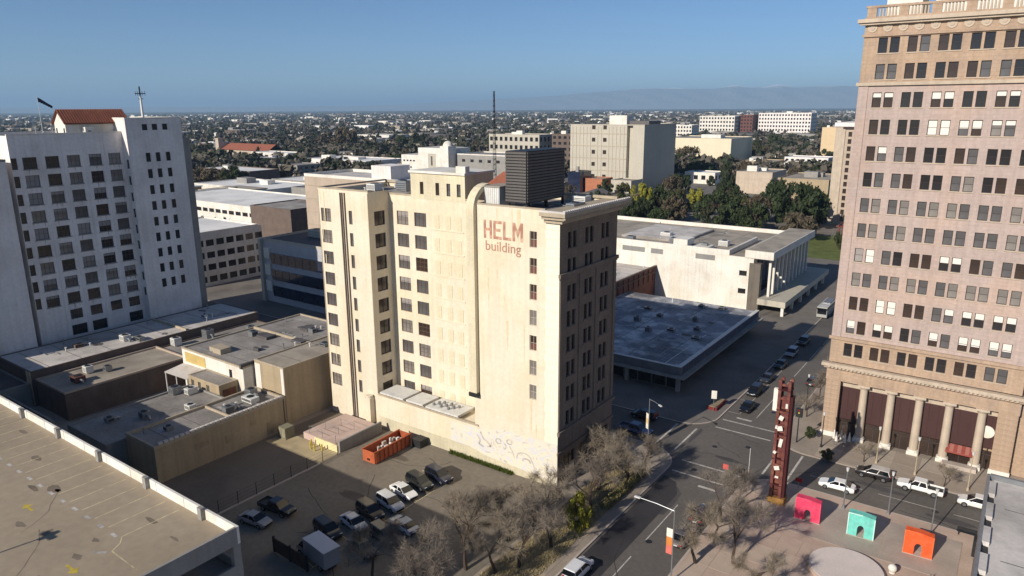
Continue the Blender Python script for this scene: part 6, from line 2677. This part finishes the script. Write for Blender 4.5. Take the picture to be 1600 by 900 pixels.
WG, EG, PGp = 'bare trees between the lot and the street', 'bare trees along the square', 'bare trees up the far street'
for k, (kk, x, y, s, a, mt, lb) in enumerate((
        (2, 6.7, -12.1, 1.0, .3, TWIG_T, 'bare brown tree on the pavement nearest the white suv'),
        (0, 7.3, -3.0, 1.05, 1.9, None, 'bare dark-limbed tree at the kerb right of the yellow-green shrub'),
        (2, 4.8, 3.2, 1.0, 2.6, TWIG_T, 'bare tree before the shaded street wall of the corner building'),
        (1, 3.2, 8.6, 1.0, .7, TWIG_T, 'bare tree further along the shaded street wall'),
        (0, 1.6, -14.0, 1.0, 4.0, TWIG_T, 'bare tree at the lot edge behind the pavement'),
        (2, 1.0, -21.5, 1.05, 5.1, TWIG_T, 'bare bushy tree at the bottom edge of the lot'),
        (1, -3.2, -25.5, 1.0, 1.2, None, 'bare tree overhanging the bottom of the lot'),
        (1, 4.2, -20.0, 1.0, 2.2, TWIG_T, 'bare twiggy tree at the bottom edge by the pavement'),
        (1, 2.6, -6.4, .9, 3.3, TWIG_T, 'bare tree at the foot of the mural wall corner'),
        (0, 8.2, 11.2, .8, .2, None, 'bare tree at the near crosswalk on the shady side'),
        (1, -.6, -18.2, .9, 2.8, TWIG_T, 'bare tree leaning into the lot near the pale sedan'),
        (2, 5.8, -17.6, .95, 3.9, None, 'bare tree at the kerb left of the white suv'),
        (1, -6.2, -29.5, .95, .4, TWIG_T, 'bare tree at the bottom of the lot right of the charcoal sedan'),
        (0, 8.4, 4.2, .95, 5.3, TWIG_T, 'bare tree over the olive hedge'),
        (2, 2.2, -27.5, 1.0, 1.6, None, 'bare tree at the very bottom edge beside the lot'))):
    bare(kk, x, y, s, lb, WG, a, mt)
for k, (kk, x, y, s, a, mt, lb) in enumerate((
        (0, 21.8, 5.1, .95, .9, None, 'bare tree beside the parked cars on the square side'),
        (1, 22.3, -5.0, 1.0, 2.4, TWIG_T, 'bare tree at the bottom kerb of the square'),
        (2, 26.0, -2.6, .9, 4.4, None, 'bare tree on the paved square left of the round stage'),
        (3, 22.0, 11.6, 1.1, 3.0, None, 'small bare tree near the thin white post'),
        (1, 30.2, -6.8, .8, 1.1, TWIG_T, 'bare tree at the bottom edge left of the round stage'),
        (0, 22.6, .2, .8, 5.0, TWIG_T, 'bare tree between the two parked cars on the square side'))):
    bare(kk, x, y, s, lb, EG, a, mt)
for k, (kk, x, y, s) in enumerate(((3, 22.4, 45.2, 1.05), (3, 22.2, 54.5, 1.15), (3, 22.6, 63.5, 1.1), (3, 22.3, 73, 1.15), (3, 22.2, 84, 1.1), (3, 22.4, 96, 1.1))):
    bare(kk, x, y, s, ['nearest', 'second', 'third', 'fourth', 'fifth', 'furthest'][k] + ' bare street tree in the row beside the pink tower', PGp, k * 1.1, TWIG)
for k, (x, y, lb) in enumerate(((33.6, 33.2, 'thin bare sapling before the left columns'), (44.2, 31.8, 'thin bare sapling behind the white pickup'))):
    bare(3, x, y, .75, lb, 'saplings before the tower', k * 2.0, TWIG_T)
leafy('y', 7.9, -7.4, 5.6, 1.9, 'yellow-green leafy shrub among the bare street trees', None, 1, .13)
leafy('o', 28.6, 30.9, 1.6, 1.4, 'olive shrub at the kerb in front of the tower corner', None, 2, .13)
leafy('g', 25.0, 36.6, 2.2, .9, 'dark round shrub at the tower corner', None, 3, .13)


# weeds along the foot of the graffiti wall and dry grass strip under the street trees
def grass_patch(name, label, x0, y0, x1, y1, n, h, mat, seed, z=.14):
    nr = np.random.default_rng(seed)
    x = nr.uniform(x0, x1, n)
    y = nr.uniform(y0, y1, n)
    a = nr.uniform(0, 6.28, n)
    hh = h * nr.uniform(.4, 1.2, n)
    wv = .05
    dx, dy = np.cos(a) * wv, np.sin(a) * wv
    lx, ly = nr.normal(0, h * .3, n), nr.normal(0, h * .3, n)
    zz = np.full(n, z)
    V = np.stack([np.stack([x - dx, y - dy, zz], 1), np.stack([x + dx, y + dy, zz], 1),
                  np.stack([x + lx + dx * .3, y + ly + dy * .3, z + hh], 1), np.stack([x + lx - dx * .3, y + ly - dy * .3, z + hh], 1)], 1).reshape(-1, 3)
    return tag(link(name, npmesh(name, V, np.arange(n * 4).reshape(-1, 4), mat)), label, 'plants', kind='stuff')


grass_patch('weeds', 'green weeds along the foot of the graffiti wall', -19.5, -.7, -7.5, -.12, 1500, .55, leafmat('weed_leaves', (62, 78, 26), (98, 104, 44)), 4)
mb = MB()
mb.face([(3.0, -55, .168), (8.6, -55, .168), (8.6, 12, .168), (3.0, 12, .168)])
tag(mb.obj('planting_strip', DIRT), kind='structure')
grass_patch('dry_grass', 'dry tan and olive grass under the bare street trees', 3.0, -30, 8.6, 12, 9000, .22, leafmat('dry_grass_blades', (150, 136, 98), (166, 154, 108)), 5, .168)
hd = thing('hedge', 'olive clipped hedge beside the pavement under the bare trees', 'hedge', (8.0, 4.0, .14))
nr = np.random.default_rng(12)
n = 5200
c = np.stack([nr.uniform(-.7, .7, n), nr.uniform(-5, 7, n), nr.uniform(.05, .95, n)], 1)
a = nr.normal(0, 1, (n, 3))
a /= np.linalg.norm(a, axis=1)[:, None]
b = np.cross(a, nr.normal(0, 1, (n, 3)))
b /= np.linalg.norm(b, axis=1)[:, None]
s = .09
link('foliage', npmesh('foliage', np.stack([c - a * s, c + b * s, c + a * s, c - b * s], 1).reshape(-1, 3), np.arange(n * 4).reshape(-1, 4),
                       leafmat('dusty_hedge', (122, 114, 74), (144, 134, 92))), hd)
q = MB()
q.box(-.4, -4.6, 0, .4, 6.6, .5)
q.obj('stems', BARK_D, hd)

PT = [('y', -103, 241, 17.4, 5.4), ('g', -95, 244, 16.4, 5.7), ('y', -90, 276, 12.2, 5.1), ('c', -87, 314, 30.5, 5.9), ('g', -64, 238, 15.7, 10.2), ('g', -61, 256, 13.6, 6.3),
      ('g', -45, 267, 20.1, 8.3), ('g', -31, 244, 20.7, 10.1), ('g', -28, 262, 17.9, 6.9), ('b', -52, 255, 13.3, 6.2), ('c', -164, 618, 29.8, 5.2), ('g', -149, 435, 13.5, 10.8),
      ('b', -211, 560, 17.9, 15.2), ('g', -99, 596, 16.5, 7.4), ('g', -224, 877, 19.3, 8.0), ('c', -630, 645, 27.9, 7.1), ('c', -621, 650, 26.2, 6.2), ('g', -648, 635, 18.7, 8.0),
      ('b', -691, 575, 30.6, 15.9), ('b', -735, 585, 23.1, 14.7), ('c', -622, 393, 18.8, 3.7), ('g', -524, 334, 9.3, 7.6), ('g', -417, 226, 13.6, 8.1), ('b', -445, 228, 11.0, 8.4),
      ('b', -459, 226, 10.4, 7.3), ('b', -432, 230, 11.3, 7.2), ('g', -505, 346, 12.8, 6.2), ('g', -427, 404, 12.7, 8.4), ('g', -400, 348, 10.6, 6.6), ('b', -406, 403, 11.5, 7.2),
      ('g', -133, 352, 12.1, 4.2), ('g', -162, 314, 9.7, 4.1), ('b', -133, 482, 12.3, 7.4), ('c', -135, 660, 17.9, 5.3), ('b', -128, 578, 13.3, 7.3), ('g', -6, 208, 7.3, 2.6),
      ('b', -83, 404, 12.0, 5.2), ('g', -237, 92, 8.4, 1.9), ('c', -224, 90, 11.9, 1.5), ('c', -219, 91, 12.5, 1.5), ('b', -86, 240, 12.1, 6.2), ('b', -109, 225, 10.6, 4.9)]
PL = ['yellow-green tree at the left end of the park row', 'dark green tree beside the leftmost yellow-green tree', 'small yellow tree on its own in the park middle', 'tallest dark conifer of the park',
      'wide dark evergreen below the tall conifer', 'evergreen right of the wide dark one behind the white building', 'big dark evergreen left of the park tree clump near the pink tower', 'widest dark evergreen of the clump near the pink tower',
      'rightmost evergreen of the clump near the pink tower', 'brown leafless tree between the evergreen clumps', 'slim conifer before the red hospital tower', 'very dark low tree in the shadow of the beige block', 'wide brown tree before the blank cream hall',
      'evergreen beside the cream building with red corner roof', 'evergreen at the foot of the white hospital block', 'left conifer of a pair behind the long warehouse', 'right conifer of a pair behind the long warehouse', 'round dark tree left of the conifer pair',
      'largest brown tree in the left distance', 'brown tree left of the largest brown one', 'slim conifer beside the white hall of the church', 'low evergreen before the white hall of the church', 'evergreen at the right end of the white-roofed store', 'middle brown tree before the white-roofed store',
      'left brown tree before the white-roofed store', 'right brown tree before the white-roofed store', 'evergreen at the left end of the long white warehouse', 'evergreen right of the long white warehouse', 'evergreen left of the low cream store', 'brown tree behind the low cream store',
      'slim evergreen at the right foot of the beige block', 'small evergreen before the cream store below the beige block', 'brown tree behind the white park office', 'slim conifer behind the pale three-storey block', 'brown tree left of the pale three-storey block', 'small evergreen on the lawn left of the pink tower',
      'brown tree behind the tan flat-roofed building', 'small round tree beside the brown windowless building', 'left of two slim cypresses behind the cream tower', 'right of two slim cypresses behind the cream tower', 'brown leafless tree before the yellow-green park trees', 'brown leafless tree behind the corner roof']
for k, (kd, x, y, h, r) in enumerate(PT):
    leafy(kd, x, y, h, r * 1.22, PL[k], 'trees behind the main street', k)

rr = random.Random(52)
for k in range(20):
    x, y = rr.uniform(-118, -22), rr.uniform(212, 300)
    leafy(rr.choice('gggob'), x, y, rr.uniform(9, 15), rr.uniform(5, 8), 'tree in the dense park clump behind the white civic building', 'dense park clump', k + 3)

# ================================================================== THE CITY BEYOND
KEEP = [(x0 - 6, y0 - 6, x1 + 6, y0 + dp + 6) for (_n, _l, x0, x1, y0, dp, _h, _w, _r, _g) in BG]
KEEP += [(-715, 395, -610, 430), (-365, 325, -240, 380), (-215, 340, -148, 405), (-30, 260, 20, 305), (-300, 95, -145, 145), (-320, -200, 120, 205), (-30, 180, 12, 240)]
PTS = [(x, y, r) for (_k, x, y, _h, r) in PT]


def free(x, y, m=0.0):
    return not any(a - m < x < c + m and b - m < y < d + m for a, b, c, d in KEEP)


def polar(rr, r0, r1, p=1.0, spread=40):
    """a random spot on the valley floor in the sector the camera looks into"""
    a = CAM_YAW + R(rr.uniform(-spread, spread))
    if p == 0:
        r = r0 * (r1 / r0) ** rr.random()
    else:
        r = (r0 ** p + (r1 ** p - r0 ** p) * rr.random()) ** (1 / p)
    return CAM_POS[0] + r * math.sin(a), CAM_POS[1] + r * math.cos(a), r


# streets of the neighbourhood
q = MB()
for k in range(-9, 3):
    x = 15.5 + k * 118
    if k == 0:
        continue
    if k < 0:
        q.face([(x - 6, 210 if k > -3 else 60, -.03), (x + 6, 210 if k > -3 else 60, -.03), (x + 6, 1700, -.03), (x - 6, 1700, -.03)])
for k in range(1, 14):
    y = 25.5 + k * 118
    q.face([(-1300, y - 6, -.02), (9.8, y - 6, -.02), (9.8, y + 6, -.02), (-1300, y + 6, -.02)])
tag(q.obj('far_road', ASPHALT_D), kind='structure')
q = MB()
q.face([(-613, 650, -.012), (-598, 662, -.012), (-3470, 3660, -.012), (-3500, 3630, -.012)])
tag(q.obj('far_avenue', CONC), kind='structure')
q = MB()
for (x0, y0, x1, y1) in ((-300, 150, -190, 178), (-150, 150, -80, 215), (-290, 225, -235, 255), (-150, 290, -105, 335), (-215, 240, -160, 310), (-120, 420, -60, 460), (-235, 420, -170, 470)):
    q.face([(x0, y0, -.01), (x1, y0, -.01), (x1, y1, -.01), (x0, y1, -.01)])
tag(q.obj('far_parking_lot', LOTASPH), kind='structure')

rr = random.Random(77)
HW = [WHITE, TANLIGHT, BUFF, GREYCONC, GREYCONC, BRICKBROWN]
HR = [ROOFGREY, ROOFWHITE, ROOFGREY, ROOFTAN, ROOFTAN, ROOFDARK, ROOFDARK, BRICKBROWN]
HM = {}


def house_meshes(kind, wm, rm):
    k = (kind, wm.name, rm.name)
    if k in HM:
        return HM[k]
    a = MB()
    b = MB()
    a.box(-.5, -.5, 0, .5, .5, 1.0)
    if kind == 0:
        b.box(-.52, -.52, 1.0, .52, .52, 1.08)
        b.box(-.2, -.1, 1.08, .05, .2, 1.28)
    elif kind == 1:
        b.face([(-.55, -.56, .95), (.55, -.56, .95), (.55, 0, 1.6), (-.55, 0, 1.6)])
        b.face([(.55, .56, .95), (-.55, .56, .95), (-.55, 0, 1.6), (.55, 0, 1.6)])
        a.face([(.5, -.5, 1), (.5, .5, 1), (.5, 0, 1.55)])
        a.face([(-.5, .5, 1), (-.5, -.5, 1), (-.5, 0, 1.55)])
    else:
        b4 = [(-.56, -.56, .95), (.56, -.56, .95), (.56, .56, .95), (-.56, .56, .95)]
        p, s = (-.18, 0, 1.5), (.18, 0, 1.5)
        b.face([b4[0], b4[1], s, p]); b.face([b4[1], b4[2], s]); b.face([b4[2], b4[3], p, s]); b.face([b4[3], b4[0], p])
    g = MB()
    for u in (-.32, -.05, .22):
        g.box(u, -.515, .35, u + .14, -.5, .72)
    HM[k] = (a.mesh('wall', wm), b.mesh('roof', rm), g.mesh('window', G_DARK))
    return HM[k]


spots = []
tries = 0
while len(spots) < 285 and tries < 20000:
    tries += 1
    x, y, r = polar(rr, 330, 1350, 1.25)
    if not free(x, y, 4):
        continue
    w_, d_, h_ = rr.uniform(9, 17), rr.uniform(8, 14), rr.uniform(3.2, 5.0)
    if rr.random() < .36:
        w_, d_, h_ = rr.uniform(20, 42), rr.uniform(14, 28), rr.uniform(4.5, 8)
    m = max(w_, d_) * .55
    if any(abs(x - a) < m + c and abs(y - b) < m + c for a, b, c in spots):
        continue
    if any((x - a) ** 2 + (y - b) ** 2 < (m + c) ** 2 for a, b, c in PTS):
        continue
    spots.append((x, y, m))
    big = w_ > 18
    kd = 0 if big or rr.random() < .3 else rr.choice((1, 2, 2))
    wm = rr.choice(HW)
    rm = rr.choice([ROOFBRIGHT, ROOFBRIGHT, ROOFWHITE, ROOFGREY, ROOFTAN]) if big else rr.choice(HR)
    a, b, g = house_meshes(kd, wm, rm)
    t = thing('house' if not big else 'store', 'small house among trees in the far low-rise neighbourhood' if not big else 'flat-roofed store among trees in the far low-rise neighbourhood',
              'building', (x, y, 0), rr.choice((0, 0, math.pi / 2, .78)), 'houses in the distance' if not big else 'stores in the distance')
    for nm_, me in (('wall', a), ('roof', b), ('window', g)):
        o = link(nm_, me, t)
        o.scale = (w_, d_, h_)

# individual trees of the nearer neighbourhood
n_ = 0
tries = 0
placed = list(spots)
while n_ < 280 and tries < 20000:
    tries += 1
    x, y, r = polar(rr, 260, 1000, 1.1)
    h = rr.uniform(7, 14)
    rad = h * rr.uniform(.38, .55)
    if not free(x, y, rad):
        continue
    if any((x - a) ** 2 + (y - b) ** 2 < (rad * .6 + c * .7) ** 2 for a, b, c in placed):
        continue
    placed.append((x, y, rad))
    kd = rr.choice('ggggbbboc')
    if kd == 'c':
        h *= 1.4
        rad *= .5
    wz = {'g': 'dark evergreen tree', 'b': 'brown leafless tree', 'o': 'olive tree', 'c': 'dark conifer'}[kd]
    leafy(kd, x, y, h, rad, wz + ' among far houses', 'far neighbourhood trees, ' + wz, tries)
    n_ += 1


# beyond that, houses and trees melt into one mass
def tree_mass(name, label, n, r0, r1, nq, mat, seed, hr=(6, 13)):
    r2 = random.Random(seed)
    nr = np.random.default_rng(seed)
    cs = []
    while len(cs) < n:
        x, y, r = polar(r2, r0, r1, 0)
        if free(x, y, 4):
            cs.append((x, y, r2.uniform(*hr)))
    cs = np.array(cs)
    idx = np.repeat(np.arange(n), nq)
    N = n * nq
    d = nr.normal(0, 1, (N, 3))
    d /= np.linalg.norm(d, axis=1)[:, None]
    h = cs[idx, 2]
    c = np.stack([cs[idx, 0] + d[:, 0] * h * .42, cs[idx, 1] + d[:, 1] * h * .42, h * .55 + d[:, 2] * h * .42], 1)
    a = nr.normal(0, 1, (N, 3))
    a /= np.linalg.norm(a, axis=1)[:, None]
    b = np.cross(a, d)
    b /= np.linalg.norm(b, axis=1)[:, None] + 1e-6
    s = (h * .24 * nr.uniform(.7, 1.3, N))[:, None]
    V = np.stack([c - a * s, c + b * s * .8, c + a * s, c - b * s * .8], 1).reshape(-1, 3)
    return tag(link(name, npmesh(name, V, np.arange(N * 4).reshape(-1, 4), mat)), label, 'trees', kind='stuff')


tree_mass('far_trees', 'dark mass of town trees stretching to the horizon', 7000, 600, 9000, 26, leafmat('far_leaves', (50, 57, 42), (84, 80, 64)), 3)
tree_mass('far_brown_trees', 'brown winter trees spread through the distant town', 5200, 560, 8000, 22, leafmat('far_twigs', (80, 74, 64), (108, 100, 88)), 4)


def house_mass(name, label, n, r0, r1, mats, seed):
    r2 = random.Random(seed)
    q = MB()
    for k in range(n):
        x, y, r = polar(r2, r0, r1, .5)
        if not free(x, y, 8):
            continue
        w_, d_, h_ = r2.uniform(9, 20), r2.uniform(8, 16), r2.uniform(3, 6)
        if r2.random() < .2:
            w_, d_, h_ = r2.uniform(30, 80), r2.uniform(20, 50), r2.uniform(6, 11)
        i = r2.randrange(len(mats))
        q.box(x - w_ / 2, y - d_ / 2, 0, x + w_ / 2, y + d_ / 2, h_, i, False)
        if w_ < 22:
            q.face([(x - w_ / 2, y - d_ / 2, h_), (x + w_ / 2, y - d_ / 2, h_), (x + w_ / 2, y, h_ * 1.5), (x - w_ / 2, y, h_ * 1.5)], i)
            q.face([(x + w_ / 2, y + d_ / 2, h_), (x - w_ / 2, y + d_ / 2, h_), (x - w_ / 2, y, h_ * 1.5), (x + w_ / 2, y, h_ * 1.5)], i)
    return tag(q.obj(name, mats), label, 'buildings', kind='stuff')


house_mass('far_houses', 'pale specks of roofs scattered to the horizon', 2600, 1250, 9000, [WHITE, ROOFBRIGHT, ROOFGREY, ROOFTAN, ROOFDARK, GREYCONC, BRICKBROWN, ROOFGREY], 8)


# mountains on the horizon
def mountain_mat():
    m = bpy.data.materials.new('mountain_rock_and_snow')
    m.use_nodes = True
    n, l = m.node_tree.nodes, m.node_tree.links
    b = n['Principled BSDF']
    b.inputs['Roughness'].default_value = .95
    g = n.new('ShaderNodeNewGeometry')
    sp = n.new('ShaderNodeSeparateXYZ')
    l.new(g.outputs['Position'], sp.inputs[0])
    t = n.new('ShaderNodeTexNoise')
    t.inputs['Scale'].default_value = .0012
    t.inputs['Detail'].default_value = 8
    l.new(g.outputs['Position'], t.inputs['Vector'])
    mu = n.new('ShaderNodeMath')
    mu.operation = 'MULTIPLY_ADD'
    mu.inputs[1].default_value = 200
    l.new(t.outputs['Fac'], mu.inputs[0])
    l.new(sp.outputs['Z'], mu.inputs[2])
    r = n.new('ShaderNodeMapRange')
    r.inputs[1].default_value = 730
    r.inputs[2].default_value = 800
    l.new(mu.outputs[0], r.inputs[0])
    mx = n.new('ShaderNodeMix')
    mx.data_type = 'RGBA'
    mx.inputs[6].default_value = (*lin((142, 148, 152)), 1)
    mx.inputs[7].default_value = (*lin((240, 240, 244)), 1)
    l.new(r.outputs[0], mx.inputs[0])
    l.new(mx.outputs[2], b.inputs['Base Color'])
    return m


q = MB()
NA, NB = 260, 7
rr = random.Random(15)
ph = [rr.uniform(0, 6.28) for _ in range(8)]
grid = []
for i in range(NA + 1):
    t = i / NA
    ang = CAM_YAW + R(-46 + 92 * t)
    env = 130 + 500 * min(1, max(0, (t - .36) / .25)) ** 1.2
    rid = sum(math.sin(t * f + ph[j]) * a for j, (f, a) in enumerate(((9, .10), (23, .07), (47, .045), (91, .03), (170, .022), (300, .015))))
    top = env * (1 + rid * .45) * 1.05
    for (tp, ex) in ((.683, 95), (.716, 75)):
        top += ex * math.exp(-((t - tp) / .008) ** 2)
    row = []
    for j in range(NB):
        s = j / (NB - 1)
        r = 21000 + 4000 * s
        z = -10 + (top + 10) * (s ** .8) * (1 + .12 * math.sin(t * 240 + j * 2.1) * (1 - s))
        row.append((CAM_POS[0] + r * math.sin(ang), CAM_POS[1] + r * math.cos(ang), z))
    grid.append(row)
for i in range(NA):
    for j in range(NB - 1):
        q.face([grid[i][j], grid[i + 1][j], grid[i + 1][j + 1], grid[i][j + 1]])
tag(q.obj('mountains', mountain_mat()), kind='structure')

# the air over the valley
HAZE = 1
if HAZE:
    q = MB()
    q.box(-63000, -2500, -14, 33000, 63000, 860)
    hz = bpy.data.materials.new('valley_haze')
    hz.use_nodes = True
    n, l = hz.node_tree.nodes, hz.node_tree.links
    n.remove(n['Principled BSDF'])
    pv = n.new('ShaderNodeVolumePrincipled')
    pv.inputs['Color'].default_value = (.46, .72, 1.0, 1)
    pv.inputs['Density'].default_value = 0.00006
    pv.inputs['Anisotropy'].default_value = 0.0
    l.new(pv.outputs[0], n['Material Output'].inputs['Volume'])
    tag(q.obj('haze', hz), 'pale blue haze over the valley', 'haze', kind='stuff')
